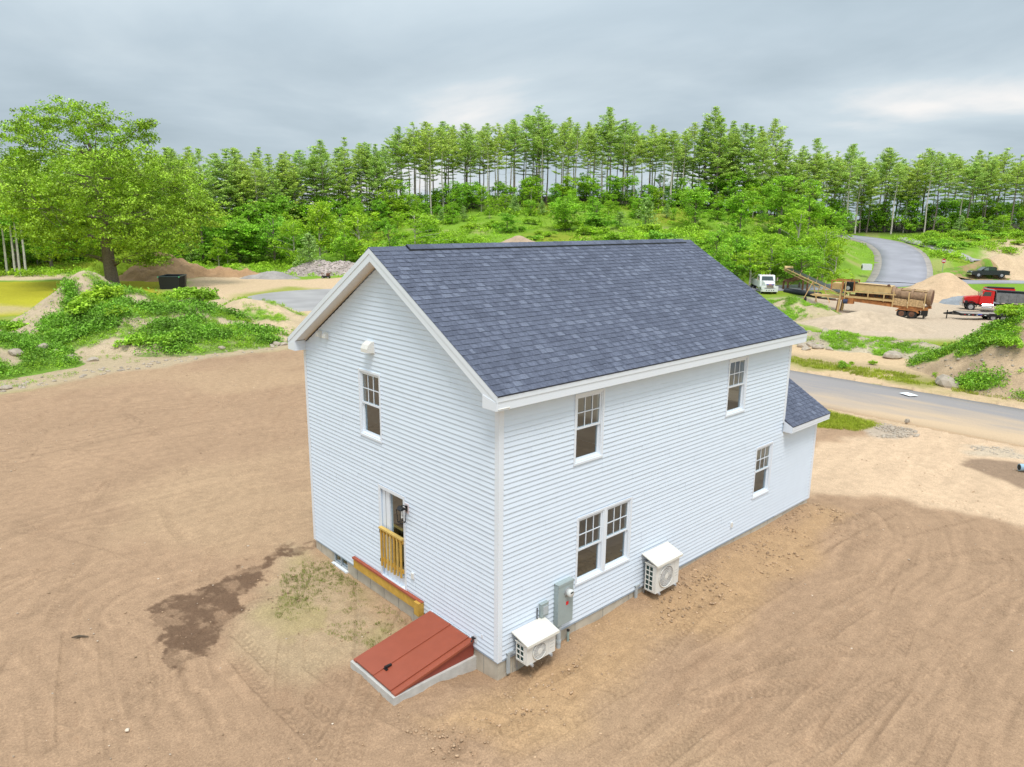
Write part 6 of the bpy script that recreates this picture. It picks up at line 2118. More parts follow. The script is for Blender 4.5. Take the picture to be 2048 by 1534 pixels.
p = G(160, 1275)
sk = link('stick', None, None, None) if False else None
mb = MB(); mb.tube([(-.16, 0, .02), (-.02, .01, .03), (.17, -.02, .02)], [.012, .03, .01], 7)
o = mb.build('stick', mat('dark_stick', (.10, .075, .05), .9, .3, 12), None, label='short dark stick lying on the bare soil at the left', cat='stick')
o.location = (p[0], p[1], terz(p[0], p[1])); o.rotation_euler = (0, 0, R_(-30))

# ------------------------------------------------------------------ machines and vehicles
def wheel(parent, x, y, z, r, w_, hub=STEELG, side=-1, name='wheel', n=20):
    """axle along local y"""
    mb_ = MB(); mb_.tube([(x, y - w_ / 2, z), (x, y - w_ / 2 + .04, z), (x, y + w_ / 2 - .04, z), (x, y + w_ / 2, z)], [r * .9, r, r, r * .9], n)
    t_ = mb_.build(name, RUBBER, parent)
    mb_ = MB(); ys = y + side * (w_ / 2 + .004)
    mb_.tube([(x, y + side * w_ / 2 * .9, z), (x, ys, z)], [r * .60, r * .56], 14); mb_.tube([(x, ys, z), (x, ys + side * .03, z)], [r * .2, r * .16], 10)
    mb_.build('rim', hub, t_)
    return t_


def heading(v):
    return math.atan2(v[1], v[0])


KY = (CAM[2] - YZ) / CAM[2]
# --- the screening machine (trommel) in the yard
A0 = CAM[:2] + (np.array([63.4, 21.4]) - CAM[:2]) * KY
dv = np.array([.15206, -.98837])
tz = YZ
tm = thing('screening_machine', 'rusty tan drum screening machine on wheels in the gravel yard', 'screening machine', (A0[0], A0[1], tz), heading(dv))
k = KY
S_ = lambda s: s * k
mb = MB()
for y in (.15, 2.05):
    mb.bar((S_(.3), y, S_(1.42)), (S_(7.2), y, S_(.92)), .14, .34)
    mb.bar((S_(7.2), y, S_(.92)), (S_(7.9), y, S_(1.0)), .14, .30)
for f in (.4, 2.2, 4.0, 5.6, 7.4):
    mb.bar((S_(f), .15, S_(1.43 - .074 * f)), (S_(f), 2.05, S_(1.43 - .074 * f)), .12, .2)
fr_ = mb.build('frame', RUST, tm)
mb = MB()
for y in (.2, 2.0):
    mb.bar((S_(.05), y, -.1), (S_(.28), y, S_(3.0)), .22, .20)
    mb.bar((S_(-.12), y + .1, -.1), (S_(.02), y + .1, S_(1.3)), .14, .14, 1)
mb.build('leg', [TANP, RUSTD], tm)
# side rails and posts
mb = MB()
for y in (.02, 2.18):
    mb.bar((S_(.6), y, S_(2.12)), (S_(5.1), y, S_(2.10)), .08, .12); mb.bar((S_(.6), y, S_(1.64)), (S_(5.0), y, S_(1.52)), .07, .22)
    for s_, a_, b_ in ((.6, 1.4, 3.1), (2.7, 1.5, 2.15), (4.1, 1.4, 2.15)): mb.bar((S_(s_), y, S_(a_)), (S_(s_), y, S_(b_)), .10, .10)
mb.build('side_rail', TANP, tm)
# idler rollers in a row
for i in range(8):
    s_ = 1.6 + i * .36 + (.25 if i > 3 else 0)
    mb = MB(); mb.tube([(S_(s_), .12, S_(1.95 - .02 * i)), (S_(s_), .42, S_(1.95 - .02 * i))], .10, 10); mb.build('roller', BLACK, tm)
mb = MB(); mb.box((S_(1.45), .45, S_(1.72)), (S_(4.9), 1.75, S_(2.05))); mb.build('belt_bed', RUSTD, tm)
# feed hood
mb = MB()
mb.prism([(S_(1.45), S_(2.22)), (S_(4.62), S_(2.20)), (S_(4.60), S_(2.82)), (S_(1.43), S_(2.93))], .10, 2.10); mb.build('hood', TANP, tm)
mb = MB(); mb.bar((S_(1.42), .08, S_(2.955)), (S_(4.58), .08, S_(2.85)), .06, .07); mb.tube([(S_(4.35), .1, S_(2.92)), (S_(4.35), .5, S_(2.92))], .12, 10); mb.build('hood_rim', RUSTD, tm)
# engine bay frame
for y in (.05, 2.1):
    mb = MB(); mb.bar((S_(-.76), y, S_(3.12)), (S_(1.42), y, S_(3.14)), .10, .12); mb.bar((S_(-.72), y, S_(2.2)), (S_(-.72), y, S_(3.1)), .10, .10); mb.bar((S_(.33), y, S_(2.0)), (S_(.33), y, S_(3.1)), .14, .12); mb.bar((S_(1.36), y, S_(2.05)), (S_(1.36), y, S_(3.1)), .10, .10)
    mb.build('engine_bay', RUST, tm)
mb = MB(); mb.box((S_(-.70), .35, S_(2.25)), (S_(.25), 1.9, S_(2.85))); mb.build('fuel_tank', TANP, tm)
mb = MB(); mb.box((S_(.42), .3, S_(2.15)), (S_(1.28), 1.9, S_(3.02))); mb.tube([(S_(.75), .28, S_(2.55)), (S_(.75), .12, S_(2.55))], .26, 14); mb.build('engine', BLACK, tm)
mb = MB(); mb.tube([(S_(.8), .2, S_(2.45)), (S_(.8), .10, S_(2.45))], .22, 14); mb.build('pulley', STEELG, tm)
mb = MB(); mb.tube([(S_(.9), 1.0, S_(3.0)), (S_(.9), 1.0, S_(3.32))], .06, 8); mb.build('exhaust', RUSTD, tm)
mb = MB(); mb.box((S_(.95), -.05, S_(.95)), (S_(1.45), .5, S_(1.5))); mb.build('gearbox', RUST, tm)
mb = MB(); mb.tube([(S_(.55), .0, S_(1.15)), (S_(.95), .0, S_(1.15))], .26, 12); mb.build('motor', mat('blue_motor', (.03, .045, .10), .5, .2), tm)
# drum
ax0, ax1 = (S_(4.55), 1.1, S_(2.08)), (S_(8.0), 1.1, S_(1.95))
dp = lambda f: tuple(a + (b - a) * f for a, b in zip(ax0, ax1))
mb = MB(); mb.tube([dp(0), dp(1)], S_(.60), 28, 0, False); mb.build('drum', DRUMM, tm, True)
for f0, f1, rr in ((.03, .10, .72), (.20, .24, .68), (.50, .55, .69), (.76, .79, .66), (.90, 1.0, .76)):
    mb = MB(); mb.tube([dp(f0), dp(f1)], S_(rr), 30); mb.build('drum_band', DRUMM if f0 else RUSTD, tm)
for b0, b1 in ((.25, .50), (.56, .88)):
    for a in (35, 70, 105, 140):
        p0, p1 = dp(b0), dp(b1); r_ = S_(.655); cy_, cz_ = math.cos(R_(a + 20)), math.sin(R_(a + 20))
        mb = MB(); mb.bar((p0[0], p0[1] - r_ * cy_, p0[2] + r_ * cz_), (p1[0], p1[1] - r_ * cy_, p1[2] + r_ * cz_), .10, .05); mb.build('drum_bar', TANP, tm)
mb = MB(); mb.tube([dp(.995), dp(1.004)], S_(.66), 28); mb.build('drum_mouth', RUSTD, tm)
# hopper plates under the drum
for s0, s1 in ((4.95, 6.15), (6.25, 7.5)):
    mb = MB(); mb.prism([(S_(s0), S_(1.15)), (S_(s1), S_(1.08)), (S_(s1 - .05), S_(1.72)), (S_(s0), S_(1.82))], .02, .07); mb.build('hopper_plate', mat('flaking_tan_steel', (.50, .33, .17), .8, .5, 5), tm)
for s_ in (4.9, 6.2, 7.55):
    mb = MB(); mb.bar((S_(s_), .0, S_(.95)), (S_(s_ + .03), .0, S_(2.4)), .10, .10); mb.build('hopper_post', TANP, tm)
mb = MB(); mb.box((S_(4.9), .15, S_(.98)), (S_(7.55), 2.0, S_(1.06))); mb.build('hopper_floor', RUSTD, tm)
# axles, tail gear
for s_ in (5.75, 6.62):
    for y in (.22, 1.98): wheel(tm, S_(s_), y, .47, .49, .40, RUSTD, -1 if y < 1 else 1)
mb = MB(); mb.prism([(S_(5.2), S_(.62)), (S_(5.45), S_(.86)), (S_(7.05), S_(.78)), (S_(7.2), S_(.55)), (S_(7.1), S_(.55)), (S_(6.9), S_(.7)), (S_(5.5), S_(.76)), (S_(5.3), S_(.6))], -.02, .44); mb.build('mudguard', RUST, tm)
mb = MB(); mb.box((S_(7.35), .1, S_(.35)), (S_(7.9), .3, S_(1.0))); mb.box((S_(7.5), .3, .15), (S_(7.62), 1.9, S_(.6))); mb.bar((S_(7.45), .2, S_(.5)), (S_(6.9), .2, .12), .09, .09); mb.build('tail_jack', BLACK, tm)
mb = MB(); mb.prism([(S_(-.15), S_(1.32)), (S_(.5), S_(1.3)), (S_(.5), S_(1.52)), (S_(-2.5), S_(1.62)), (S_(-2.9), S_(1.52)), (S_(-2.6), S_(1.42))], .8, 1.5); mb.build('tongue', TANP, tm)
# delivery conveyor reaching back and up
Mi = tm_m = Matrix.Translation((A0[0], A0[1], tz)) @ Matrix.Rotation(heading(dv), 4, 'Z')
Mi = Mi.inverted()
c0 = Vector((S_(.2), 1.2, S_(1.75)))
c1 = Mi @ Vector(D(1577, 537, 103))
mb = MB()
q = (c1 - c0).normalized(); sd = Vector((q.y, -q.x, 0)).normalized()
for s_ in (-1, 1):
    o_ = sd * (.46 * s_)
    mb.bar(c0 + o_, c1 + o_, .09, .10); mb.bar(c0 + o_ - Vector((0, 0, .42)), c1 + o_ - Vector((0, 0, .30)), .08, .08)
    for i in range(11):
        f0 = i / 11; f1 = (i + 1) / 11
        mb.bar(c0.lerp(c1, f0) + o_, c0.lerp(c1, f1) + o_ - Vector((0, 0, .40)), .05, .05)
mb.build('conveyor_frame', TANP, tm)
mb = MB(); mb.bar(c0 + Vector((0, 0, .09)), c1 + Vector((0, 0, .09)), .80, .05); mb.build('conveyor_belt', BLACK, tm)
mb = MB(); mb.tube([c1 - sd * .55, c1 + sd * .55], .36, 16); mb.build('head_pulley', TANP, tm)
for f in (.2, .35, .5, .65, .8):
    p = c0.lerp(c1, f); mb = MB()
    for s_ in (-1, 1): mb.bar(p + sd * .5 * s_, p + sd * .62 * s_ + Vector((0, 0, .38)), .05, .05)
    mb.build('belt_guide', TANP, tm)
pf = c0.lerp(c1, .42)
for s_ in (-.5, .5):
    mb = MB(); gq = Vector((pf.x + 1.0, pf.y, .0)); mb.bar(pf + sd * s_, gq + sd * s_ * 1.6, .10, .10); mb.bar(pf + sd * s_, Vector((pf.x - .8, pf.y, 0)) + sd * s_ * 1.6, .10, .10); mb.build('conveyor_strut', TANP, tm)
mb = MB(); mb.tube([Vector((pf.x - .9, pf.y, .3)) - sd * .5, Vector((pf.x - .9, pf.y, .3)) - sd * .25], .34, 14); mb.build('wheel', RUBBER, tm)

# brown steel frame holding up the conveyor end
b0, b1, b2 = D(1575, 576, 101), D(1614, 579, 100), D(1608, 554, 101)
sf = thing('support_frame', 'dark brown steel support frame under the raised conveyor end', 'steel frame', (b0[0], b0[1], YZ))
off = Vector((b0[0], b0[1], YZ))
t0 = Vector(D(1575, 563, 101)) - off; t1 = Vector(D(1614, 556, 100)) - off
e0 = Vector((0, 0, 0)); e1 = Vector((b1[0], b1[1], YZ)) - off
dep_ = Vector((FWD[0], FWD[1], 0)) * 1.6
for a_, t_ in ((e0, t0), (e1, t1)):
    for s_ in (0, 1):
        mb = MB(); mb.bar(a_ + dep_ * s_, Vector((a_.x, a_.y, t_.z)) + dep_ * s_, .20, .20); mb.build('post', RUSTD, sf)
mb = MB(); mb.bar(Vector((e0.x, e0.y, t0.z)), Vector((e1.x, e1.y, t1.z)) + Vector((0, 0, .25)), .2, .24); mb.bar(Vector((e0.x, e0.y, t0.z)) + dep_, Vector((e1.x, e1.y, t1.z)) + dep_ + Vector((0, 0, .25)), .2, .24); mb.bar(Vector((e0.x, e0.y, t0.z * .5)), e0.lerp(e1, .3) + Vector((0, 0, t0.z + .1)), .08, .08)
mb.bar(Vector((e0.x, e0.y, t0.z)), Vector((e0.x, e0.y, t0.z)) + dep_, .16, .16); mb.bar(e0.lerp(e1, .15) + Vector((0, 0, .25)), e1 + Vector((0, 0, .25)), .1, .1)
mb.build('beam', RUSTD, sf)

# black corrugated culvert pipe
q0, q1 = Vector(G(1570, 588, YZ)), Vector(G(1640, 597, YZ))
cp = thing('culvert_pipe', 'black corrugated culvert pipe lying beside the white truck', 'pipe', tuple((q0 + q1) / 2), heading((q1 - q0)[:2]))
Lp = (q1 - q0).length
pts, rad = [], []
nn = int(Lp / .16)
for i in range(nn * 2 + 1):
    pts.append((-Lp / 2 + Lp * i / (nn * 2), 0, .42)); rad.append(.42 if i % 2 else .375)
mb = MB(); mb.tube(pts, rad, 16, 0, False); mb.build('pipe', PLASTIC, cp)
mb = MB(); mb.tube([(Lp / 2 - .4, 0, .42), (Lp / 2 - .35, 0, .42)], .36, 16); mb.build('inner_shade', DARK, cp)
mb = MB()
for i in range(3): mb.box((Lp / 2 + .3 + i * .5, -.5, .02 + .0 * i), (Lp / 2 + .75 + i * .5, .6, .16 + .08 * (i % 2)))
pl = thing('plate_stack', 'dark steel plates lying at the end of the black pipe', 'steel plates', tuple(Vector((q1.x, q1.y, YZ))), heading((q1 - q0)[:2]))
mb = MB(); mb.box((.3, -.7, .0), (2.6, .5, .10)); mb.build('plate', RUSTD, pl)
mb = MB(); mb.box((.5, -.6, .101), (2.2, .4, .2)); mb.build('plate', BLACK, pl)


def bonnet_truck(t, paint, bed=None, wide=2.1):
    """conventional truck, local +x forward: chassis, hood, cab, fenders, wheels"""
    hw = wide / 2
    mb_ = MB(); mb_.box((-4.6, -.45, .72), (3.55, -.28, 1.0)); mb_.box((-4.6, .28, .72), (3.55, .45, 1.0)); mb_.box((-4.5, -.279, .78), (-4.3, .279, .95)); mb_.build('chassis', BLACK, t)
    mb_ = MB(); mb_.prism([(1.72, 1.0), (3.55, 1.0), (3.62, 1.2), (3.55, 1.72), (3.2, 1.84), (1.72, 2.02)], -.72, .72); mb_.build('hood', paint, t)
    mb_ = MB(); mb_.box((3.56, -.5, 1.08), (3.66, .5, 1.66)); gr__ = mb_.build('grille', CHROME, t)
    mb_ = MB()
    for i in range(6): mb_.box((3.661, -.46, 1.12 + i * .085), (3.675, .46, 1.15 + i * .085))
    mb_.build('grille_slats', DARK, gr__)
    mb_ = MB(); mb_.prism([(.25, .95), (1.85, .95), (1.80, 2.0), (1.50, 2.70), (1.35, 2.80), (.35, 2.82), (.25, 2.7)], -hw * .97, hw * .97); cab = mb_.build('cab', paint, t)
    mb_ = MB(); V = [(1.815, -.86, 2.06), (1.815, .86, 2.06), (1.555, .78, 2.64), (1.555, -.78, 2.64)]; mb_.add(V, [(0, 1, 2, 3)]); mb_.add([(x - .03, y, z - .02) for x, y, z in V], [(3, 2, 1, 0)]); mb_.build('windscreen', TGLASS, cab)
    for sg in (-1, 1):
        mb_ = MB(); y = sg * (hw * .97 + .006); mb_.add([(.62, y, 2.05), (1.62, y, 2.05), (1.40, y, 2.62), (.62, y, 2.62)], [(0, 1, 2, 3)]); mb_.add([(.62, y - sg * .02, 2.05), (1.62, y - sg * .02, 2.05), (1.40, y - sg * .02, 2.62), (.62, y - sg * .02, 2.62)], [(3, 2, 1, 0)]); mb_.build('side_window', TGLASS, cab)
        mb_ = MB(); mb_.box((.50, sg * (hw * .97 + .003) - .003, 1.0), (.515, sg * (hw * .97 + .003) + .004, 2.68)); mb_.build('door_seam', BLACK, cab)
        mb_ = MB(); mb_.bar((1.7, sg * hw, 2.1), (1.75, sg * (hw + .28), 2.15), .03, .03); mb_.box((1.70, sg * (hw + .28) - .09, 2.0), (1.76, sg * (hw + .28) + .09, 2.5)); mb_.build('mirror', CHROME, t)
        a0 = [R_(a) for a in range(-10, 191, 20)]
        mb_ = MB(); prof = [(2.75 + .68 * math.cos(a), .62 + .68 * math.sin(a)) for a in a0] + [(2.75 + .60 * math.cos(a), .62 + .60 * math.sin(a)) for a in a0[::-1]]
        n_ = len(prof); yA, yB = sorted((sg * .70, sg * hw * 1.06))
        V = [(x, yA, z) for x, z in prof] + [(x, yB, z) for x, z in prof]
        F = [(i, n_ + i, n_ + (i + 1) % n_, (i + 1) % n_) for i in range(n_)] + [(i, i + 1, n_ - 2 - i, n_ - 1 - i) for i in range(len(a0) - 1)] + [(n_ + n_ - 1 - i, n_ + n_ - 2 - i, n_ + i + 1, n_ + i) for i in range(len(a0) - 1)]
        mb_.add(V, F); mb_.box((3.2, yA, .95), (3.52, yB, 1.35)); mb_.build('fender', paint if paint is WHITEP else BLACK, t)
        mb_ = MB(); mb_.tube([(3.50, sg * .78, 1.2), (3.56, sg * .78, 1.2)], .11, 12); mb_.build('headlight', mat('headlight_glass', (.85, .85, .82), .1, .03), t)
        wheel(t, 2.75, sg * (hw - .18), .52, .52, .32, STEELG, sg)
        for x in (-2.3, -3.6):
            wheel(t, x, sg * (hw - .28), .52, .52, .55, STEELG, sg)
        mb_ = MB(); mb_.tube([(.2, sg * (hw - .22), .78), (1.5, sg * (hw - .22), .78)], .30, 16); mb_.build('fuel_tank', CHROME, t)
        mb_ = MB(); mb_.box((.3, sg * hw - .12, .42), (1.6, sg * hw + .12, .47)); mb_.build('step', STEELG, t)
    mb_ = MB(); mb_.box((3.62, -1.12, .55), (3.80, 1.12, .95)); mb_.build('bumper', CHROME if paint is not WHITEP else WHITEP, t)
    mb_ = MB(); [mb_.tube([(1.2, y, 2.82), (1.2, y, 2.9)], .05, 8) for y in (-.7, -.2, .2, .7)]; mb_.build('marker_light', mat('amber_lamp', (.7, .25, .03), .3, .05), cab)


# red dump truck, nose to the left
d_ = -(RGT * .92 - FWD * .39)
p = G(1941, 620, YZ)
dt = thing('dump_truck', 'red-cab dump truck with long grey bed at the right', 'dump truck', tuple(p - .80 * 2.75 * np.array([d_[0], d_[1], 0])), heading(d_))
dt.scale = (.86, .86, .86)
bonnet_truck(dt, RED_TR)
mb = MB()
mb.prism([(-5.2, 1.25), (-.05, 1.25), (.05, 2.55), (-5.4, 2.45), (-5.4, 2.38), (-.0, 2.47), (-.12, 1.33), (-5.15, 1.33)], 1.06, 1.16)
mb.prism([(-5.2, 1.25), (-.05, 1.25), (.05, 2.55), (-5.4, 2.45)], -1.16, -1.09)
mb.prism([(-5.2, 1.25), (-.05, 1.25), (.05, 2.55), (-5.4, 2.45)], 1.161, 1.20)
mb.box((-5.2, -1.089, 1.25), (-.06, 1.059, 1.32)); mb.prism([(-.06, 1.321), (.02, 1.321), (.12, 2.75), (.04, 2.75)], -1.089, 1.059)
bed = mb.build('dump_bed', BEDG, dt)
for i in range(6):
    for y0_, y1_ in ((1.2005, 1.26), (-1.22, -1.1605)):
        mb = MB(); x = -.5 - i * .9; mb.box((x - .04, y0_, 1.26), (x + .04, y1_, 2.44)); mb.build('rib', BEDG, bed)
mb = MB(); mb.prism([(.06, 2.75), (.10, 2.85), (1.3, 2.98), (1.3, 2.92)], -1.05, 1.05); mb.build('cab_guard', BEDG, bed)
mb = MB(); mb.tube([(-5.3, -1.0, 2.55), (-.1, -1.0, 2.68)], .13, 8); mb.build('tarp_roll', BLACK, bed)
p = G(2008, 602, YZ); p2 = G(2010, 606, YZ)
rt = thing('dump_trailer', 'low red trailer body with black tarp behind the dump truck cab', 'dump trailer', tuple(G(1996, 607, YZ)), heading(d_))
mb = MB(); mb.prism([(-1.3, .9), (1.4, .9), (1.7, 1.95), (-1.4, 1.95)], -1.1, 1.1); mb.build('body', RED_TR, rt)
mb = MB(); mb.tube([(-1.3, .9, 2.05), (1.6, .9, 2.06)], .12, 8); mb.box((-1.3, -1.05, 1.951), (1.5, .75, 2.0)); mb.build('tarp', BLACK, rt)
mb = MB(); mb.box((-1.3, -.5, .6), (2.6, .5, .899)); mb.build('chassis', BLACK, rt)
for x in (-.9, .2):
    for y in (-.9, .9): wheel(rt, x, y, .5, .5, .4, STEELG, -1 if y < 0 else 1)

# flatbed trailer in front of it
p = G(1977, 640, YZ)
d2 = -(RGT * .97 - FWD * .24)
ft = thing('flatbed_trailer', 'empty black flatbed trailer parked in front of the dump truck', 'trailer', tuple(p), heading(d2))
mb = MB(); mb.box((-2.4, -1.15, .62), (3.0, 1.15, .70)); mb.build('deck', mat('deck_wood', (.34, .29, .24), .8, .3, 4), ft)
mb = MB(); mb.box((-2.4, -1.2, .50), (3.0, -1.151, .74)); mb.box((-2.4, 1.151, .50), (3.0, 1.2, .74)); mb.box((3.001, -1.2, .5), (3.1, 1.2, .74)); mb.bar((3.1, -1.0, .6), (4.3, 0, .55), .12, .14); mb.bar((3.1, 1.0, .6), (4.3, 0, .55), .12, .14); mb.box((-2.3, -.6, .42), (2.9, -.5, .615)); mb.box((-2.3, .5, .42), (2.9, .6, .615)); mb.tube([(4.0, 0, 0), (4.0, 0, .9)], .06, 8)
mb.build('frame', BLACK, ft)
for x in (.0, -.95):
    for y in (-1.0, 1.0): wheel(ft, x, y, .37, .37, .24, STEELG, -1 if y < 0 else 1)
for sg in (-1, 1):
    mb = MB(); mb.box((-1.4, sg * 1.2 - .12, .76), (.45, sg * 1.2 + .12, .80)); mb.build('mudguard', BLACK, ft)
    for i in range(6):
        mb = MB(); x = .7 + i * .38; y = sg * 1.203; mb.box((x, y - .004, .58), (x + .16, y + .004, .63)); mb.build('reflector', SIGNRED if i % 2 else PAPER, ft)
    mb = MB(); mb.box((1.1, sg * 1.206 - .004, .635), (1.5, sg * 1.206 + .004, .73)); mb.build('plate', mat('blue_plate', (.05, .12, .5), .4, .05), ft)

# white truck facing us
p = G(1537, 590, YZ)
toC = CAM[:2] - p[:2]; toC /= np.linalg.norm(toC)
hd = toC + RGT * .24
wt_ = thing('white_truck', 'white bonneted truck facing us behind the roof edge', 'truck', tuple(p - .9 * 3.2 * np.array([hd[0], hd[1], 0]) / np.linalg.norm(hd)), heading(hd))
wt_.scale = (.92, .92, .92)
bonnet_truck(wt_, WHITEP, wide=2.3)
for i, (y0_, c_) in enumerate(((-.56, 'blue'), (-.19, 'red'), (.19, 'blue'))):
    mb = MB(); mb.box((3.676, y0_, 1.52), (3.69, y0_ + .36, 1.66)); mb.build('hood_badge', mat('badge_' + c_, (.45, .10, .22) if c_ == 'red' else (.10, .12, .45), .4, .05), wt_)
mb = MB(); mb.box((-4.4, -1.1, 1.05), (.1, 1.1, 1.9)); mb.build('body', mat('white_body', (.62, .63, .63), .5, .1), wt_)
for y in (-.5, -.15, .2, .5):
    mb = MB(); mb.box((3.801, y - .07, .70), (3.81, y + .07, .80)); mb.build('bumper_hole', DARK, wt_)

# black pickup on the far road
pf_, pr_ = GT(1949, 554), GT(2000, 556)
dd = (pf_ - pr_)[:2]; dd /= np.linalg.norm(dd)
dd = -(RGT * .985 - FWD * .17)
mid = (pf_ + pr_) / 2
pk = thing('pickup_truck', 'black crew-cab pickup facing left on the far road', 'pickup truck', (mid[0], mid[1], mid[2] + .06), heading(dd))
pk.scale = (1.04, 1.02, 1.02)
mb = MB(); mb.prism([(-2.85, .55), (-2.85, 1.12), (-.95, 1.14), (-.93, 1.10), (1.25, 1.10), (2.55, 1.02), (2.78, .90), (2.82, .52), (2.55, .42), (-2.6, .45)], -.95, .95); body = mb.build('body', BLACKP, pk)
mb = MB(); mb.prism([(-.90, 1.101), (1.45, 1.101), (.72, 1.66), (.45, 1.74), (-.70, 1.74), (-.92, 1.60)], -.84, .84); cab = mb.build('cab', BLACKP, pk)
mb = MB(); mb.add([(1.43, -.78, 1.14), (1.43, .78, 1.14), (.75, .72, 1.66), (.75, -.72, 1.66)], [(0, 1, 2, 3)]); mb.build('windscreen', TGLASS, cab)
for sg in (-1, 1):
    y = sg * .846
    mb = MB(); mb.add([(.30, y, 1.18), (1.12, y, 1.18), (.66, y, 1.60), (.30, y, 1.63)], [(0, 1, 2, 3)]); mb.build('side_window', mat('bright_glass', (.16, .20, .20), .08, .2, spec=.8), cab)
    mb = MB(); mb.add([(-.72, y, 1.18), (.22, y, 1.18), (.22, y, 1.63), (-.66, y, 1.63)], [(0, 1, 2, 3)]); mb.build('side_window', TGLASS, cab)
    mb = MB(); mb.box((.24, sg * .951 - .003, .6), (.255, sg * .951 + .003, 1.08)); mb.box((-.78, sg * .951 - .003, .6), (-.765, sg * .951 + .003, 1.08)); mb.build('door_seam', DARK, body)
    for x in (1.75, -1.70):
        mb = MB(); mb.tube([(x, sg * .70, .48), (x, sg * .956, .48)], .50, 20); mb.build('wheel_arch', DARK, body)
        wheel(pk, x, sg * .86, .40, .40, .26, STEELG, sg)
    mb = MB(); mb.box((2.55, sg * .7 - .18, .82), (2.80, sg * .7 + .18, .93)); mb.build('headlight', mat('headlight_glass', (.85, .85, .82), .1, .03), pk)
    mb = MB(); mb.box((-2.87, sg * .85 - .09, .75), (-2.8495, sg * .85 + .09, 1.08)); mb.build('tail_light', SIGNRED, pk)
    mb = MB(); mb.box((1.05, sg * .98 - .10, 1.16), (1.15, sg * .98 + .10, 1.32)); mb.build('mirror', BLACKP, pk)
mb = MB(); mb.box((2.78, -.93, .40), (2.92, .93, .62)); mb.box((-2.98, -.93, .42), (-2.86, .93, .60)); mb.build('bumper', CHROME, pk)
mb = MB(); mb.box((-2.7, -.8, 1.125), (-1.0, .8, 1.15)); mb.build('bed_cover', DARK, pk)

# dumpster
p = G(344, 577)
db = thing('dumpster', 'open black steel dumpster behind the weedy mound', 'dumpster', tuple(p), heading(RGT) + R_(8))
db.scale = (.84, .84, .84)
w2, d2_, h2_ = 1.42, 1.1, 1.75
mb = MB()
V = [(-w2 * .9, -d2_, 0), (w2 * .9, -d2_, 0), (w2 * .9, d2_ + 1.4, 0), (-w2 * .9, d2_ + 1.4, 0), (-w2, -d2_, h2_), (w2, -d2_, h2_), (w2, d2_ + 1.5, h2_), (-w2, d2_ + 1.5, h2_)]
mb.add(V, [(0, 1, 2, 3), (0, 4, 5, 1), (1, 5, 6, 2), (2, 6, 7, 3), (3, 7, 4, 0)]); mb.build('box', BLACK, db)
mb = MB(); t_ = .09
mb.box((-w2 - .02, -d2_ - .04, h2_), (w2 + .02, -d2_ + t_, h2_ + .1)); mb.box((-w2 - .02, d2_ + 1.42, h2_), (w2 + .02, d2_ + 1.54, h2_ + .1)); mb.box((-w2 - .02, -d2_ + t_ + .001, h2_), (-w2 + t_, d2_ + 1.419, h2_ + .1)); mb.box((w2 - t_, -d2_ + t_ + .001, h2_), (w2 + .02, d2_ + 1.419, h2_ + .1))
mb.build('rim', mat('dark_blue_steel', (.05, .075, .095), .4, .1), db)
for i in range(5):
    mb = MB(); y = -d2_ + .3 + i * .55; mb.bar((w2 * .9 + .03, y, .05), (w2 + .03, y, h2_ - .02), .07, .08); mb.build('rib', BLACK, db)
for sg in (-1, 1):
    mb = MB(); mb.box((sg * w2 - .08, -d2_ - .06, h2_ - .12), (sg * w2 + .08, -d2_ - .0405, h2_ + .08)); mb.build('corner_plate', mat('green_plate', (.10, .40, .20), .5, .1), db)
mb = MB(); mb.box((-w2 * .88, -d2_ + .05, h2_ * .55), (w2 * .88, d2_ + 1.3, h2_ * .56)); mb.build('load', mat('grey_rubbish', (.16, .20, .25), .8, .6, 3), db)

# small things far off
p = D(652, 553, 104); p[2] = terz(p[0], p[1])
cm = thing('compactor', 'small dark machine frame parked before the stone pile', 'machine', tuple(p), heading(RGT))
mb = MB(); mb.box((-.55, -.4, .15), (.55, .4, .38)); mb.build('base', BLACK, cm)
mb = MB(); mb.bar((-.4, -.35, .38), (-.55, -.35, .85), .08, .08); mb.bar((-.55, -.35, .85), (-.2, -.35, .7), .08, .08); mb.bar((.3, -.3, .38), (.85, -.3, .95), .1, .1); mb.box((.1, -.3, .381), (.5, .3, .75)); mb.build('arm', RUSTD, cm)
for x in (-.4, .4):
    for y in (-.42, .42): wheel(cm, x, y, .16, .16, .1, STEELG, -1 if y < 0 else 1)
p = D(622, 543, 112); p[2] = terz(p[0], p[1])
tk = thing('rusty_tank', 'dark red rusty cylinder tank left of the stone pile', 'tank', (p[0], p[1], p[2]), heading(RGT) + .5)
mb = MB(); mb.tube([(-.9, 0, .6), (-.85, 0, .6), (.85, 0, .6), (.9, 0, .6)], [.5, .58, .58, .5], 16); mb.build('shell', mat('red_rust', (.16, .045, .035), .7, .3, 4), tk)
for x in (-.5, .5):
    mb = MB(); mb.tube([(x - .04, 0, .6), (x + .04, 0, .6)], .61, 16); mb.build('hoop', RUSTD, tk)
p = D(1732, 546, 121); p[2] = terz(p[0], p[1])
ce = thing('culvert_end', 'white concrete culvert end at the corner of the uphill road', 'culvert', tuple(p), heading(RGT) - .1)
mb = MB(); mb.prism([(-.75, -.4), (.75, -.4), (.75, .55), (.6, .62), (-.6, .62), (-.75, .55)], -.3, .3); mb.build('headwall', mat('white_concrete', (.66, .67, .66), .8, .1), ce)
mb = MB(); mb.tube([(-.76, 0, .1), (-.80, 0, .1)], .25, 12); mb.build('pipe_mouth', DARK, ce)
p = D(1494, 560, 100); p[2] = terz(p[0], p[1])
bl = thing('concrete_block', 'pale concrete block beside the far road left of the white truck', 'block', tuple(p), heading(RGT))
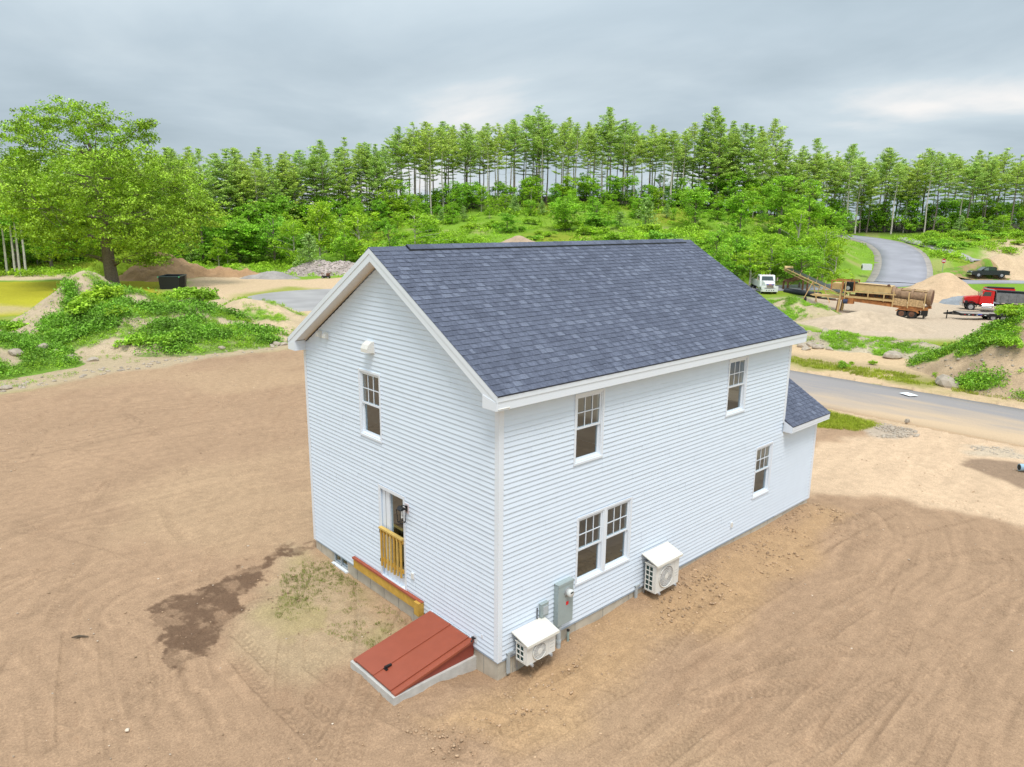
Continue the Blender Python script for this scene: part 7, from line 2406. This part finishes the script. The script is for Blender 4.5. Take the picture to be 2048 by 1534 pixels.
mb = MB(); mb.prism([(-.55, -.2), (.55, -.2), (.52, .55), (.45, .6), (-.45, .6), (-.52, .55)], -.3, .3); mb.build('block', mat('white_concrete', (.66, .67, .66), .8, .1), bl)
mb = MB(); mb.tube([(-.3, 0, .6), (-.3, 0, .68), (.3, 0, .68), (.3, 0, .6)], .03, 6); mb.build('lifting_bar', STEELG, bl)
p = D(1884, 546, 127); p[2] = terz(p[0], p[1])
ss = thing('stop_sign', 'small red and white road sign on a post past the junction', 'road sign', tuple(p), heading(CAM[:2] - p[:2]) + .5)
mb = MB(); mb.bar((0, 0, -.3), (0, 0, 2.2), .07, .05); mb.build('post', mat('green_post', (.25, .36, .30), .5, .1), ss)
mb = MB(); mb.tube([(.035, 0, 1.75), (.045, 0, 1.75)], .42, 8); mb.build('plate', SIGNRED, ss)
mb = MB(); mb.tube([(.0455, 0, 1.75), (.0475, 0, 1.75)], .42, 8)
mb2 = MB()
for i in range(8):
    a, b = R_(45 * i), R_(45 * i + 45)
    mb2.bar((.049, .39 * math.cos(a), 1.75 + .39 * math.sin(a)), (.049, .39 * math.cos(b), 1.75 + .39 * math.sin(b)), .03, .01)
mb2.bar((.05, -.30, 1.75), (.05, .30, 1.75), .03, .16)
mb2.build('border', PAPER, ss)
p = G(1817, 791)
bd = MB(); bd.box((-.36, -.26, 0), (.36, .26, .012))
o = bd.build('white_board', PAPER, None, label='flat white board lying on the near road', cat='board'); o.location = (p[0], p[1], .062); o.rotation_euler = (0, 0, R_(62))
p = G(2046, 944)
bp_ = thing('drain_pipe', 'blue-grey pipe end lying by the drive at the right edge', 'pipe', (p[0] + .25, p[1] - .25, .05), R_(-48))
mb = MB(); mb.tube([(-.5, 0, .12), (1.2, 0, .12)], .13, 14, 0, True); mb.build('pipe', mat('blue_grey_pipe', (.30, .45, .55), .4, .1), bp_)
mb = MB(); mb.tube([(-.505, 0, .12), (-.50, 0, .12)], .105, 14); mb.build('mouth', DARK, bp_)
for u, v, c_, lab in ((1690, 436, PAPER, 'pale broken snag end among the trees by the road bend'),):
    p = D(u, v, 176); z = terz(p[0], p[1])
    t = thing('broken_snag', lab, 'dead tree', (p[0], p[1], z))
    mb = MB(); mb.tube([(0, 0, -.2), (.1, 0, (p[2] - z) * .6), (0, .1, p[2] - z)], [.14, .11, .10], 7); mb.build('trunk', PBARK, t)
    mb = MB(); mb.tube([(-.3, 0, p[2] - z - .1), (.4, 0, p[2] - z + .25), (1.3, 0, p[2] - z + .45)], [.30, .2, .05], 7); mb.build('broken_top', mat('bare_wood', (.68, .62, .54), .8, .15, 4), t)
